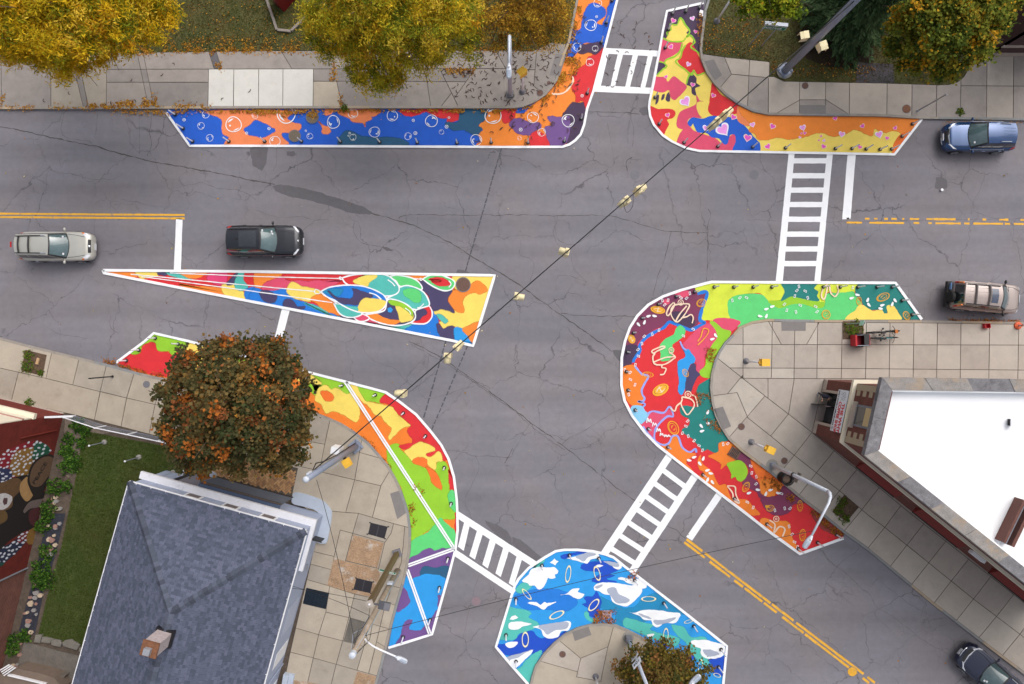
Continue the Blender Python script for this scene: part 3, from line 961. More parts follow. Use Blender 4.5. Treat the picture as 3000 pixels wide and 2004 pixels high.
# north crosswalk
quads('crosswalk', 'white ladder crosswalk between the bubble and heart murals', 'crosswalk', [
 ('edge_line', T(2, 0, '848,440 1346,466 1338,520 832,492')), ('edge_line', T(2, 0, '762,784 1290,804 1278,862 742,842')),
 ('stripe', T(2, 0, '838,486 886,492 814,790 762,790')), ('stripe', T(2, 0, '970,496 1018,498 944,796 902,790')), ('stripe', T(2, 0, '1106,504 1156,506 1082,800 1038,796')), ('stripe', T(2, 0, '1246,510 1292,512 1222,806 1178,802')), ('stripe', T(2, 0, '1332,514 1345,514 1290,808 1272,806'))])
# east crosswalk
pe = [('edge_line', T(3, 0, '190,1395 245,1395 ') + T(3, 1, '135,1018 70,1018')), ('edge_line', T(3, 0, '540,1400 595,1400 ') + T(3, 1, '480,1018 425,1018'))]
tl, bl = T(3, 0, '218,1395')[0], T(3, 1, '103,1018')[0]
tr, br_ = T(3, 0, '567,1400')[0], T(3, 1, '452,1018')[0]
for yz in (1475 - 1565, 47, 179, 311, 446, 583, 718, 853):
 yy = 500 + yz * F
 a = lerp2(tl, bl, (yy - tl[1]) / (bl[1] - tl[1]))
 b = lerp2(tr, br_, (yy - tr[1]) / (br_[1] - tr[1]))
 pe.append(('stripe', bar(a, b, 15.5)))
quads('crosswalk', 'long white ladder crosswalk on the right across the main street', 'crosswalk', pe)
# diagonal crosswalk
ps = [('edge_line', [(1953.6, 1327.7), (1971, 1340), (1781, 1626), (1760, 1618)]), ('edge_line', [(2029, 1386), (2046, 1399), (1862, 1677), (1844, 1668)])]
for k in range(7):
 t = (47 + 46.5 * k) / 350
 a, b = lerp2((1962, 1334), (1770, 1622), t), lerp2((2037, 1392), (1853, 1673), t)
 ps.append(('stripe', bar(a, b, 15)))
quads('crosswalk', 'diagonal white ladder crosswalk ending at the blue cloud mural', 'crosswalk', ps)
# small south-west crosswalk
pw = [('edge_line', bar((1338, 1506), (1574, 1658), 19)), ('edge_line', bar((1330, 1617), (1507, 1735), 18))]
for q in ('1912,70 1962,100 1906,345 1852,305', '2030,150 2082,180 2008,425 1958,390', '2148,225 2200,258 2126,505 2076,470', '2270,305 2322,338 2245,585 2196,550'):
 pw.append(('stripe', T(1, 3, q)))
pw.append(('stripe', T(2, 3, '45,385 92,418 15,670 -30,640')))
quads('crosswalk', 'short white ladder crosswalk left of the blue cloud mural', 'crosswalk', pw)
# stop lines
for q, lab in ((T(0, 1, '1615,440 1675,440 1660,915 1595,915'), 'white stop line behind the black suv on the left'), (T(1, 1, '240,1258 312,1272 233,1580 130,1720 105,1720 163,1565'), 'white stop line running under the brown maple'),
               (T(3, 0, '730,1408 805,1414') + T(3, 1, '757,442 680,447'), 'white stop line right of the long crosswalk'), ([(2100.5, 1441), (2117, 1453), (2027.5, 1584), (2010.5, 1572.5)], 'white diagonal stop line touching the yellow lines')):
 tag(flat('stop_line', jag_poly(q, 0.012, 0.25), ZP, M_WHITE), lab, 'road marking')
def worn_line(name, label, a_px, b_px, wd, wear, z=ZP, seed=0, n_line=2, gap=10):
 root = empty(name, label=label, cat='road marking')
 dx, dy = b_px[0] - a_px[0], b_px[1] - a_px[1]
 l = math.hypot(dx, dy)
 nx, ny = -dy / l, dx / l
 for k in range(n_line):
  o = (k - (n_line - 1) / 2) * gap
  a, b = (a_px[0] + nx * o, a_px[1] + ny * o), (b_px[0] + nx * o, b_px[1] + ny * o)
  ribbon('line', [W(a), W(lerp2(a, b, 0.5)), W(b)], wd, z, M_YEL, root, 0.12 + 0.5 * wear[k], 0.01, 0.1, seed + k * 13, wear[k])
 return root
worn_line('centre_line', 'double yellow centre line beside the white suv on the left', (-70, 630.5), (541, 635), 0.125, (0.0, 0.0), seed=1)
worn_line('centre_line', 'worn double yellow centre line on the right of the main street', (2480, 646), (3080, 651), 0.12, (0.55, 0.3), seed=5, gap=12)
worn_line('centre_line', 'peeling double yellow line along the diagonal street', (2008, 1584), (2620, 2050), 0.15, (0.06, 0.2), seed=9, gap=11)
# ------------------------------------------------------------ murals
PAL = dict(blue=(24, 94, 208), deep=(18, 78, 200), sal=(247, 140, 88), ora=(248, 140, 48), ora2=(246, 118, 40), red=(224, 44, 52), pur=(116, 82, 146), plum=(72, 52, 82), navy=(72, 64, 104), teal=(38, 92, 128), yel=(250, 222, 104), pink=(226, 78, 112), hot=(240, 90, 200), pale=(245, 160, 235), lime=(152, 208, 46), grn=(96, 214, 122), tea=(24, 128, 122), sky=(40, 156, 232), mid=(26, 124, 220), ygr=(218, 232, 66), turq=(84, 192, 182), mar=(128, 54, 90), lav=(152, 168, 242), lblue=(140, 205, 240), cream=(252, 222, 196), gold=(248, 178, 44), wht=(247, 249, 253), gry=(172, 180, 200), halo=(244, 228, 146), brn=(150, 60, 56), org3=(244, 130, 40), mag=(228, 64, 120), tor=(26, 138, 190), bro=(150, 104, 44))
PM = {}
def pmat(c):
 if c not in PM:
  PM[c] = mat('paint_' + c, C(*PAL[c]), 0.8, 0.07, 1.6, 0.25, 110, fine=0.07, fscale=42, soft=True)
 return PM[c]
class Mural:
 def __init__(s, label, outline_px, base, kerb_side=None):
  s.root = empty('street_mural', label=label, cat='mural')
  s.poly = ccw(WW(outline_px))
  s.z = ZP + 0.001
  flat('paint_ground', s.poly, ZP, pmat(base), s.root)
 def patch(s, colr, c, r, pts, soft=0.1, jag=0.06, name='colour_patch'):
  w = ccw(WW(T(c, r, pts)))
  p = catmull(w, True, 0.11)
  n = normals2(p)
  q = []
  for (x, y), (nx, ny) in zip(p, n):
   d = jag * (noise.noise(Vector((x * 1.8, y * 1.8, s.z * 900))) + 0.9 * noise.noise(Vector((x * 4.5, y * 4.5, s.z * 700))))
   t = (x + nx * d, y + ny * d)
   q.append(t)
  n = normals2(q)
  o = [(x + nx * soft, y + ny * soft) for (x, y), (nx, ny) in zip(q, n)]
  q = [(x - nx * soft * 0.5, y - ny * soft * 0.5) for (x, y), (nx, ny) in zip(q, n)]
  q = [t if inside(t, s.poly) else nearest_on(t, s.poly) for t in q]
  o = [t if inside(t, s.poly) else nearest_on(t, s.poly) for t in o]
  k = len(q)
  s.z += 0.0007
  vs = [(x, y, s.z) for x, y in q] + [(x, y, s.z) for x, y in o]
  fs = [tuple(range(k))] + [(i, k + i, k + (i + 1) % k, (i + 1) % k) for i in range(k)]
  return mesh(name, vs, fs, pmat(colr), s.root, fade=[0] * k + [1] * k)
 def many(s, c, r, spec, **kw):
  for ln in spec.strip().split('\n'):
   nm, pts = ln.strip().split(':')
   s.patch(nm.strip(), c, r, pts, **kw)
 def stroke(s, colr, c, r, pts, wd, name='painted_line', wob=0.008, var=0.25, closed=False):
  w = WW(T(c, r, pts))
  if closed:
   w = w + w[:1]
  s.z += 0.0004
  return ribbon(name, w, wd, s.z, pmat(colr), s.root, var, wob, 0.06, s.z * 1000)
 def border(s, pts_px, wd, closed=False):
  w = WW(pts_px)
  if closed:
   w = w + w[:1]
  w = lin_resample(w, False, 0.25)
  z = 0.062
  n = normals2(w, False)
  vs, fs = [], []
  for i, ((x, y), (nx, ny)) in enumerate(zip(w, n)):
   a = wd / 2 * (1 + 0.12 * noise.noise(Vector((x, y, 4))))
   vs += [(x + nx * a, y + ny * a, z), (x - nx * a, y - ny * a, z)]
   if i:
    fs.append((2 * i - 1, 2 * i - 2, 2 * i, 2 * i + 1))
  return mesh('border_line', vs, fs, M_WHITE, s.root)
 def place(s, name, me_list, x, y, c, r, sx, sy, rot=0.0):
  (px, py), = T(c, r, [(x, y)])
  wx, wy = W((px, py))
  o = bpy.data.objects.new(name, me_list)
  col.objects.link(o)
  o.parent = s.root
  s.z += 0.0003
  o.location = (wx, wy, s.z)
  o.scale = (sx, sy, 1)
  o.rotation_euler = (0, 0, rot)
  return o
def unit_mesh(name, loops, m, z0=0.0):
 """loops: list of (outer pts, inner pts or None, z, material)"""
 vs, fs, mi, mats = [], [], [], []
 for outer, inner, z, mm in loops:
  if mm not in mats:
   mats.append(mm)
  b = len(vs)
  n = len(outer)
  vs += [(x, y, z) for x, y in outer]
  if inner is None:
   fs.append(tuple(range(b, b + n)))
   mi.append(mats.index(mm))
  else:
   vs += [(x, y, z) for x, y in inner]
   for i in range(n):
    j = (i + 1) % n
    fs.append((b + i, b + j, b + n + j, b + n + i))
    mi.append(mats.index(mm))
 me = bpy.data.meshes.new(name)
 me.from_pydata(vs, [], fs)
 for mm in mats:
  me.materials.append(mm)
 me.polygons.foreach_set('material_index', mi)
 me.update()
 return me
def circ(r, n=36, sq=1.0, wob=0.0, ph=0.0, a0=0.0, a1=2 * pi, cx=0, cy=0):
 return [(cx + r * (1 + wob * sin(3 * t + ph)) * cos(t), cy + r * sq * (1 + wob * sin(3 * t + ph)) * sin(t)) for t in [a0 + (a1 - a0) * i / n for i in range(n)]]
def arc_band(r, w, a0, a1, n=10):
 o = [(r * cos(a0 + (a1 - a0) * i / n), r * sin(a0 + (a1 - a0) * i / n)) for i in range(n + 1)]
 i_ = [((r - w * sin(pi * i / n)) * cos(a0 + (a1 - a0) * i / n), (r - w * sin(pi * i / n)) * sin(a0 + (a1 - a0) * i / n)) for i in range(n + 1)]
 return o + i_[::-1]
ME_BUB = [unit_mesh('bubble', [(circ(1.0, wob=0.03, ph=k), circ(0.9, wob=0.03, ph=k), 0, pmat('wht')), (arc_band(0.74, 0.2, 0.3 + k, 1.7 + k), None, 0.0002, pmat('wht')), (arc_band(0.78, 0.14, 3.4 + k, 4.6 + k), None, 0.0002, pmat('wht')), (circ(0.12, 10, cx=-0.3, cy=0.35), None, 0.0002, pmat('wht'))], None) for k in range(3)]
ME_DOT = unit_mesh('bubble_small', [(circ(1.0, 20), circ(0.72, 20), 0, pmat('wht')), (circ(0.3, 10), None, 0.0002, pmat('wht'))], None)
def heart_pts(s=1.0, n=30):
 out = []
 for i in range(n):
  t = 2 * pi * i / n
  out.append((s * (16 * sin(t) ** 3) / 16, s * (13 * cos(t) - 5 * cos(2 * t) - 2 * cos(3 * t) - cos(4 * t)) / 16))
 return ccw(out)
ME_HEART = {c: unit_mesh('heart_' + c, [(heart_pts(1.0), None, 0, pmat('cream' if c == 'hot' else 'wht')), (heart_pts(0.78), None, 0.0002, pmat(c))], None) for c in ('hot', 'pale')}
ME_COIN = unit_mesh('coin', [(circ(1.0), None, 0, pmat('gold')), (circ(0.8, sq=0.9, cy=0.08), circ(0.74, sq=0.9, cy=0.08), 0.0002, pmat('bro')), (arc_band(0.5, 0.16, 0.6, 3.4), None, 0.0002, pmat('cream')), (arc_band(0.5, 0.16, 3.8, 6.2), None, 0.0002, pmat('cream')), ([(-0.06, -0.6), (0.06, -0.6), (0.06, 0.7), (-0.06, 0.7)], None, 0.0003, pmat('cream'))], None)
ME_COINL = unit_mesh('coin_outline', [(circ(1.0), circ(0.86), 0, pmat('gold')), (circ(0.7, sq=1.05, cx=-0.1), circ(0.62, sq=1.05, cx=-0.1), 0.0002, pmat('gold')), (arc_band(0.36, 0.14, 0.6, 3.4), None, 0.0002, pmat('gold')), (arc_band(0.36, 0.14, 3.8, 6.2), None, 0.0002, pmat('gold'))], None)
ME_RECT = unit_mesh('sprinkle_box', [([(-1, -1.2), (0.9, -1), (1, 1.1), (-0.8, 1)], [(-0.5, -0.8), (0.42, -0.7), (0.5, 0.75), (-0.35, 0.7)], 0, pmat('wht'))], None)
ME_BEAN = unit_mesh('sprinkle_bean', [(circ(1.0, 20, 0.62, 0.08, 1.0), None, 0, pmat('wht'))], None)
ME_HALO = unit_mesh('halo', [(circ(1.0), circ(0.78), 0, pmat('halo')), (circ(0.9), circ(0.84), 0.0002, pmat('wht'))], None)
ME_RING = unit_mesh('ring', [(circ(1.0, 24), circ(0.76, 24), 0, pmat('cream')), (circ(0.4, 14), circ(0.2, 14), 0, pmat('cream'))], None)
U = F / S     # metres per tile unit
# ---- bubble mural (north-west)
O1 = [(489, 331), (557, 428), (750, 428), (1500, 431.5), (1647, 431), (1668, 424), (1685, 412), (1701, 394.5), (1711, 367), (1720, 319), (1738, 268), (1771.5, 140.5), (1808, 0), (1824, -60)]
m1 = Mural('long blue and orange street mural with white painted bubbles at top left', O1 + [p for p in KA[::-1] if p[0] > 489] + [(489, 321)], 'blue')
m1.many(1, 0, '''sal: -418,1015 -358,1070 -308,1110 -318,1180 -298,1230 -248,1260 -258,1335 270,1335 245,1260 240,1215 330,1215 400,1190 410,1150 330,1120 290,1080 300,1015
blue: -108,1190 -60,1150 0,1105 90,1140 150,1170 175,1200 90,1250 0,1250 -60,1240
sal: 570,1110 620,1150 660,1160 690,1210 640,1230 600,1210 610,1180
sal: 760,1040 780,1000 1130,1000 1100,1060 1050,1070 1060,1090 1010,1120 1000,1165 980,1125 890,1120 860,1090 800,1060
sal: 640,1000 720,1000 690,1040 640,1060
ora: 2100,1090 2020,1180 2080,1190 2030,1230 2070,1290 2080,1345 2900,1350 3080,1200 3100,500 3250,0 3300,-200 2900,-200 2900,400 2500,1000 2300,1000 2160,1010
red: 1340,1035 1370,1060 1440,1065 1530,1030 1560,1025 1620,1050 1680,1085 1760,1080 1750,1120 1850,1110 1890,1070 1890,1000 1340,1000
teal: 1890,1000 2110,1000 2100,1100 2040,1150 2080,1180 2020,1240 1900,1190 1800,1190 1740,1130 1850,1110
teal: 800,1215 900,1215 1000,1255 1300,1265 1400,1310 1330,1340 790,1340''')
m1.many(2, 0, '''red: -90,1000 20,1000 30,1060 10,1090 -60,1130 -100,1080
pur: 10,1095 80,1085 150,1125 250,1130 260,1180 190,1215 180,1245 60,1230 10,1180 -20,1140
red: 170,1240 240,1205 320,1260 360,1345 180,1345
pur: 300,1180 360,1150 350,1110 330,1070 460,1075 530,1060 540,1200 510,1300 440,1345 360,1345
plum: 460,1070 510,990 560,940 620,950 660,940 690,1000 680,1060 640,1200 590,1290 510,1340 540,1190 530,1060
red: 550,800 580,740 545,720 600,640 680,590 690,530 760,490 840,440 830,490 770,790 700,1010 650,930 590,940 580,870
plum: 610,400 650,410 810,390 830,440 760,500 700,480 640,500 600,480
blue: 520,400 555,300 620,270 640,200 690,60 760,30 830,60 860,100 850,150 780,210 850,240 830,290 810,370 640,410 600,470 560,520 500,510''')
for c, lst in ((0, '1690,1100,15 1845,1155,32 1925,1265,34 2143,1142,72 1888,1050,36 2263,1222,13 2340,1060,30'),
               (1, '120,1180,14 175,1300,50 280,1045,92 495,1250,28 710,1120,62 890,1042,44 458,1200,10 890,1260,30 1088,1212,52 1250,1062,50 1395,1250,34 1462,1222,16 1443,1105,14 1610,1110,56 1702,1212,24 1748,1163,16 1770,1080,12 2020,1285,52 2175,1060,80 860,1222,10 848,1246,8'),
               (2, '192,1078,54 515,1107,58 272,1214,38 80,1190,16 68,1268,20 714,572,36 597,433,40 763,447,28 722,233,55 785,30,38 775,155,12 643,880,14')):
 for i, t in enumerate(lst.split()):
  x, y, rr = map(float, t.split(','))
  m1.place('bubble', ME_BUB[i % 3] if rr > 16 else ME_DOT, x, y, c, 0, rr * U, rr * U * (0.94 + 0.1 * (i % 2)), i * 0.4)
m1.stroke('cream', 2, 0, '365,860 420,865 480,850 530,800 560,740 555,700', 0.1)
m1.border(O1, 0.15)
# ---- heart mural (north-east)
O2 = [(2060.5, 9.6), (1953.5, 33.5), (1942, 89), (1929.6, 160), (1912, 255.5), (1903, 295), (1901, 315), (1904, 340), (1915, 366), (1941, 397), (1969.5, 416), (2011, 435), (2049, 443), (2250, 446.5), (2619, 453), (2699, 350)]
m2 = Mural('yellow, red and plum street mural with pink hearts at top right', O2 + [p for p in KB[::-1] if p[0] < 2697 and p[1] > 8], 'yel')
m2.many(2, 0, '''plum: 1425,100 1770,10 1745,200 1725,340 1715,490 1690,470 1640,430 1665,370 1640,340 1600,300 1620,280 1590,230 1545,170 1510,220 1450,220 1430,330 1380,345
pink: 1375,360 1450,375 1560,390 1550,450 1500,500 1420,540 1400,570 1345,560
red: 1590,420 1650,390 1700,490 1735,560 1780,660 1700,690 1660,650 1640,670 1560,610 1520,560 1560,480
plum: 1335,570 1390,580 1410,600 1370,650 1320,685
pink: 1300,710 1400,710 1430,750 1480,700 1540,740 1600,790 1580,830 1520,900 1490,920 1450,890 1440,830 1380,850 1290,820 1290,770
plum: 1610,720 1650,680 1690,720 1690,760 1730,790 1680,810 1690,880 1650,860 1640,800 1600,780
plum: 1330,870 1350,870 1345,920 1315,960
plum: 1380,870 1400,860 1390,910 1370,920
plum: 1420,860 1440,840 1450,930 1410,920
red: 1840,760 1900,850 2000,920 2100,975 2070,1040 1950,1060 1850,1060 1800,1020 1810,940 1820,850
pink: 1690,870 1720,920 1760,930 1700,940 1690,1000 1720,1060 1740,1080 1650,1080 1610,1110 1620,1150 1690,1210 1850,1260 1920,1310 2000,1250 2040,1230 2050,1300 2030,1390 1720,1395 1600,1365 1510,1320 1550,1210 1570,1190 1520,1170 1510,1110 1550,1020 1620,990 1690,950
blue: 1610,1130 1650,1080 1750,1090 1830,1065 1950,1070 2060,1090 2130,1150 2200,1230 2250,1290 2270,1310 2260,1400 2030,1400 2050,1300 2040,1240 2000,1240 1975,1320 1940,1320 1900,1270 1830,1260 1780,1220 1700,1210 1660,1130 1640,1160
red: 1255,970 1340,1000 1450,1000 1495,1030 1480,1080 1420,1100 1440,1140 1410,1200 1380,1240 1310,1160 1260,1060
sal: 2070,975 2130,1030 2210,1070 2190,1140 2160,1160 2070,1100''', soft=0.02, jag=0.03)
m2.patch('ora', 3, 0, '-260,970 -140,1020 0,1045 1420,1085 1300,1220 1150,1410 1150,1330 1220,1230 1150,1200 1050,1215 980,1180 950,1250 850,1210 780,1190 700,1240 570,1250 500,1220 430,1220 380,1250 280,1270 180,1280 100,1265 0,1280 -90,1280 -120,1230 -180,1200 -160,1150 -200,1100 -250,1060', 0.06, 0.06)
m2.patch('ora2', 3, 0, '1220,1230 1310,1215 1165,1410 1145,1350 1170,1290', 0.03, 0.02)
for q in ('1430,330 1420,300 1460,270 1450,220 1510,230 1545,165 1590,230 1630,290 1600,340 1640,325 1675,385 1640,430 1690,470 1715,490', '1385,350 1450,380 1560,380 1590,350', '1590,415 1560,470 1545,530 1500,560 1530,600 1590,640 1650,690 1665,645 1700,690 1770,665', '1560,400 1540,470 1490,520 1420,545 1395,575 1350,565', '1395,580 1420,610 1380,640 1330,690', '1600,770 1620,700 1660,660'):
 m2.stroke('lime', 2, 0, q, 0.09)
for c, lst in ((2, '1478,190,24 1655,170,22 1683,292,18 1457,430,24 1617,590,22 1412,705,18 1657,778,22 1590,932,48 1845,877,22 1427,1057,22 1780,1177,32 1935,1190,60 2030,1075,28 2205,1145,24 2160,1265,36 2345,1345,28'), (3, '40,1160,28 318,1172,28 335,1222,16 305,1225,10 290,1262,12 485,1250,12 465,1288,10 512,1290,14 508,1345,24 615,1087,22 675,1232,28 865,1157,22 840,1350,22 1017,1235,34 1090,1268,20 1165,1175,20')):
 for i, t in enumerate(lst.split()):
  x, y, rr = map(float, t.split(','))
  m2.place('heart', ME_HEART['pale' if (rr > 40 or i % 3 == 1) else 'hot'], x, y, c, 0, rr * U * 1.1, rr * U * 1.15, (-0.5, 0.3, -0.2, 0.6)[i % 4])
m2.border(O2, 0.15)
# ---- candy mural (east)
O3 = [(2699, 936), (2622, 829), (2250, 827.4), (2084.5, 826.4), (2068, 830), (1995, 850), (1941, 869), (1899, 893), (1867, 925), (1845, 960), (1830.6, 1000), (1821, 1048), (1820, 1128), (1829, 1172.5), (1851, 1217), (1890, 1268), (1925, 1303.5), (1969.5, 1338.6), (2043, 1396), (2116.5, 1452), (2180, 1500), (2250, 1555), (2342.6, 1622), (2470, 1576)]
m3 = Mural('large red and green street mural with coins and squiggles by the coffee shop', O3 + [p for p in KC[::-1] if p[0] < 2697 and 930 < p[1] < 1565], 'red')
m3.many(2, 1, '''mar: 1680,1070 1700,1130 1780,1110 1790,1150 1740,1250 1720,1370 1680,1430 1620,1440 1490,1400 1450,1390 1400,1420 1300,1460 1200,1530 1150,1595 1165,1665 1110,1745 1090,1785 1010,1815 990,1700 1020,1565 1070,1440 1140,1330 1240,1225 1370,1150 1540,1085
plum: 1480,1400 1470,1300 1540,1290 1600,1310 1680,1380 1660,1430 1600,1440
plum: 1060,1600 1140,1600 1160,1665 1105,1740 1085,1785 1010,1810 1000,1680
pink: 1490,1130 1570,1100 1625,1110 1620,1150 1560,1165 1510,1150
pink: 1390,1190 1440,1180 1445,1220 1400,1230''', soft=0.02, jag=0.03)
m3.many(3, 1, '''ygr: -668,1080 -560,1020 860,1020 790,1110 640,1120 560,1110 520,1160 510,1250 400,1260 200,1240 0,1230 -60,1130 -200,1130 -330,1170 -370,1220 -340,1260 -350,1350 -430,1380 -560,1370 -620,1370 -600,1250 -560,1170 -570,1110 -640,1125
grn: -370,1220 -330,1160 -200,1130 -60,1135 0,1190 60,1240 150,1250 250,1215 400,1230 520,1220 520,1150 560,1120 640,1120 780,1110 800,1140 840,1190 860,1230 800,1290 740,1340 760,1385 0,1385 -150,1395 -260,1440 -350,1350
lime: 0,1200 100,1190 210,1150 330,1180 460,1200 520,1210 510,1250 450,1262 380,1240 300,1220 200,1230 100,1262
tea: 140,1030 440,1030 420,1080 460,1110 445,1150 470,1195 350,1185 220,1155 120,1195 150,1120 140,1080
tea: 850,1030 1170,1025 1410,1375 1190,1380 1195,1300 1160,1260 1100,1240 1090,1310 1060,1310 1040,1270 960,1280 880,1240 850,1190 800,1130
yel: 740,1380 740,1320 800,1280 830,1240 870,1235 960,1285 1040,1270 1065,1310 1095,1310 1090,1240 1150,1240 1190,1300 1195,1380''', soft=0.02, jag=0.03)
m3.stroke('mid', 2, 1, '1700,1130 1780,1110 1785,1150 1740,1280 1725,1370 1770,1395 1690,1440 1640,1460 1600,1450 1480,1400 1440,1390 1390,1440 1310,1480 1230,1530 1170,1600 1175,1650 1120,1730 1115,1760', 0.2)
m3.many(2, 1, '''grn: 1500,1450 1540,1415 1590,1450 1580,1510 1520,1560 1470,1600 1480,1650 1450,1730 1370,1745 1360,1680 1350,1620 1400,1550 1480,1500
pink: 1590,1560 1720,1440 1840,1390 1870,1470 1880,1550 1830,1620 1770,1700 1760,1800 1720,1870 1680,1850 1690,1770 1650,1690 1600,1630 1570,1600
pink: 1840,1370 1950,1350 2090,1380 2080,1420 2000,1480 1940,1460 1900,1430
lime: 1810,1390 1850,1380 1930,1450 2010,1480 1960,1580 1890,1660 1850,1750 1830,1890 1780,1900 1730,1880 1720,1840 1770,1790 1780,1700 1830,1600 1880,1530 1860,1450''', soft=0.02, jag=0.03)
m3.many(2, 2, '''sky: 1540,0 1570,80 1620,70 1640,110 1680,150 1670,200 1640,210 1610,280 1600,350 1580,450 1550,490 1520,460 1530,370 1520,260 1525,180 1590,140 1560,60
navy: 1640,210 1680,205 1690,270 1725,300 1690,340 1665,400 1640,460 1600,460 1590,400 1610,290
tea: 1690,460 1720,400 1820,340 1830,420 1840,560 1870,680 1910,780 1990,900 1900,930 1890,1010 1850,1020 1790,990 1760,1010 1710,960 1660,900 1580,850 1560,810 1620,770 1620,710 1550,670 1540,610 1590,590 1700,600 1700,500
org3: 1010,250 1100,215 1150,250 1190,310 1240,330 1220,400 1190,470 1215,520 1180,590 1100,590 1030,500 1000,380
lblue: 1100,590 1190,590 1220,640 1260,670 1230,720 1200,760 1150,730 1090,660
pink: 1260,670 1300,640 1400,650 1440,620 1475,680 1400,720 1330,780 1310,850 1310,910 1250,860 1190,780 1230,720
org3: 1370,950 1440,930 1470,870 1520,870 1560,970 1630,1020 1690,1030 1650,1060 1600,1100 1600,1120 1640,1160 1670,1220 1560,1140 1440,1050
org3: 1900,930 1995,925 2090,990 2120,1030 2070,1090 1990,1110 1940,1150 1910,1170 1920,1130 1850,1080 1800,1050 1890,1010
mar: 2110,1020 2210,1080 2180,1150 2190,1230 2260,1300 2300,1360 2360,1400 2348,1480 2260,1420 2250,1390 2180,1350 2110,1300 2170,1200 2140,1120 2060,1090
lime: 1970,1120 2060,1090 2120,1110 2160,1180 2150,1240 2100,1290 2060,1270 2050,1240 2010,1260 2010,1220 1990,1170
ora2: 2190,1080 2360,1190 2440,1250 2510,1330 2440,1380 2330,1370 2290,1330 2250,1270 2220,1180
org3: 1700,1100 1730,1040 1740,1110 1830,1190 1860,1250 1900,1320 1960,1310 1990,1400 2030,1460 2070,1450 2150,1450 2200,1500 2270,1590 2120,1570 1890,1400 1710,1260 1760,1200 1720,1180''', soft=0.02, jag=0.03)
for q in ('1130,230 1190,300 1250,320 1220,380 1190,440 1195,490 1215,520 1200,550 1155,550 1220,575 1200,600', '1240,670 1290,640 1390,655 1440,600 1470,640 1475,690 1420,690 1330,780 1305,860 1320,920 1390,950 1440,930 1470,870 1520,870 1560,970 1630,1015 1680,985 1690,1020', '1540,0 1570,60 1600,80', '1200,780 1250,850 1320,920'):
 m3.stroke('lav', 2, 2, q, 0.12)
m3.many(3, 2, '''ora: -60,1270 40,1270 130,1330 70,1400 30,1430 -60,1400 -80,1330
mar: -60,1440 90,1410 130,1330 190,1335 260,1395 340,1480 230,1500 200,1565 100,1600 0,1565 -60,1480''', soft=0.04)
m3.many(3, 3, '''ora: -60,40 60,70 150,70 200,100 210,190 260,300 310,365 270,370 -40,145
brn: 400,-20 480,0 700,180 640,200 560,180 450,100''', soft=0.08)
for c, r, lst in ((2, 1, '1337,1277,68,34,-0.2,0 1735,1213,46,36,0.4,1 1097,1545,32,42,0.4,0'), (2, 2, '1362,445,80,48,0.5,0 1478,793,48,68,0.5,1 2145,1335,30,50,-0.5,1 1245,305,52,26,-0.1,1 1590,290,26,40,0.5,1'), (3, 1, '1053,1160,64,36,0.4,1 833,1197,26,40,0,1 1268,1330,30,44,0.5,1 530,1320,40,44,0.3,1'), (3, 2, '292,1508,27,52,0,1 20,1530,38,30,0.2,1'), (3, 3, '315,198,30,56,-0.1,1')):
 for t in lst.split():
  x, y, a, b_, rot, k = map(float, t.split(','))
  m3.place('coin', ME_COINL if k else ME_COIN, x, y, c, r, a * U, b_ * U, rot)
for c, r, lst in ((2, 1, '1630,1125 1600,1170 1548,1165 1430,1188 1378,1190 1400,1230 1660,1455 1347,1462 1285,1500 1212,1520 1570,1515'), (2, 2, '1190,20 1155,75 1158,135 1130,215 1035,262 1083,285 1085,350 1127,397 1070,487 1610,730 1593,778 1562,840 1615,868 1670,910 1713,955 1745,998 1935,943 1977,937 2187,1143 2197,1205 2238,1240 2237,1305 2155,1473 2210,1522'), (3, 1, '280,1062 262,1100 338,1105 243,1150 362,1167 148,1225 292,1235 170,1280 253,1295 447,1293 433,1247 775,1072 -330,1190 -260,1165 -200,1165'), (3, 3, '190,118 218,190 240,260 268,305 60,-30'), (3, 2, '150,1530 200,1530 120,1395')):
 for i, (x, y) in enumerate(nums(lst)):
  m3.place('sprinkle', ME_RECT, x, y, c, r, 10 * U, 14 * U, (0.3, -0.7, 1.2, -0.2)[i % 4])
for c, r, lst in ((2, 1, '1250,1335 1305,1333 1213,1392 1158,1410 2330,1270 2272,1335 2330,1335 1865,1510 1835,1545'), (2, 2, '1668,1062 1622,1090 1752,1075 1720,1120 1790,1182 1820,1210 1792,1268 1835,1290 2170,1390 2252,1360 2325,1398 1733,775 1740,822 1797,750 1793,650'), (3, 1, '762,1170 815,1140 910,1187 920,1230 1043,1235 1027,1265 1135,1225 1160,1190 35,1247'), (3, 2, '20,1362 90,1390')):
 for i, (x, y) in enumerate(nums(lst)):
  m3.place('sprinkle', ME_BEAN, x, y, c, r, 22 * U, 18 * U, (0.3, -0.2, 1.2, -0.9)[i % 4])
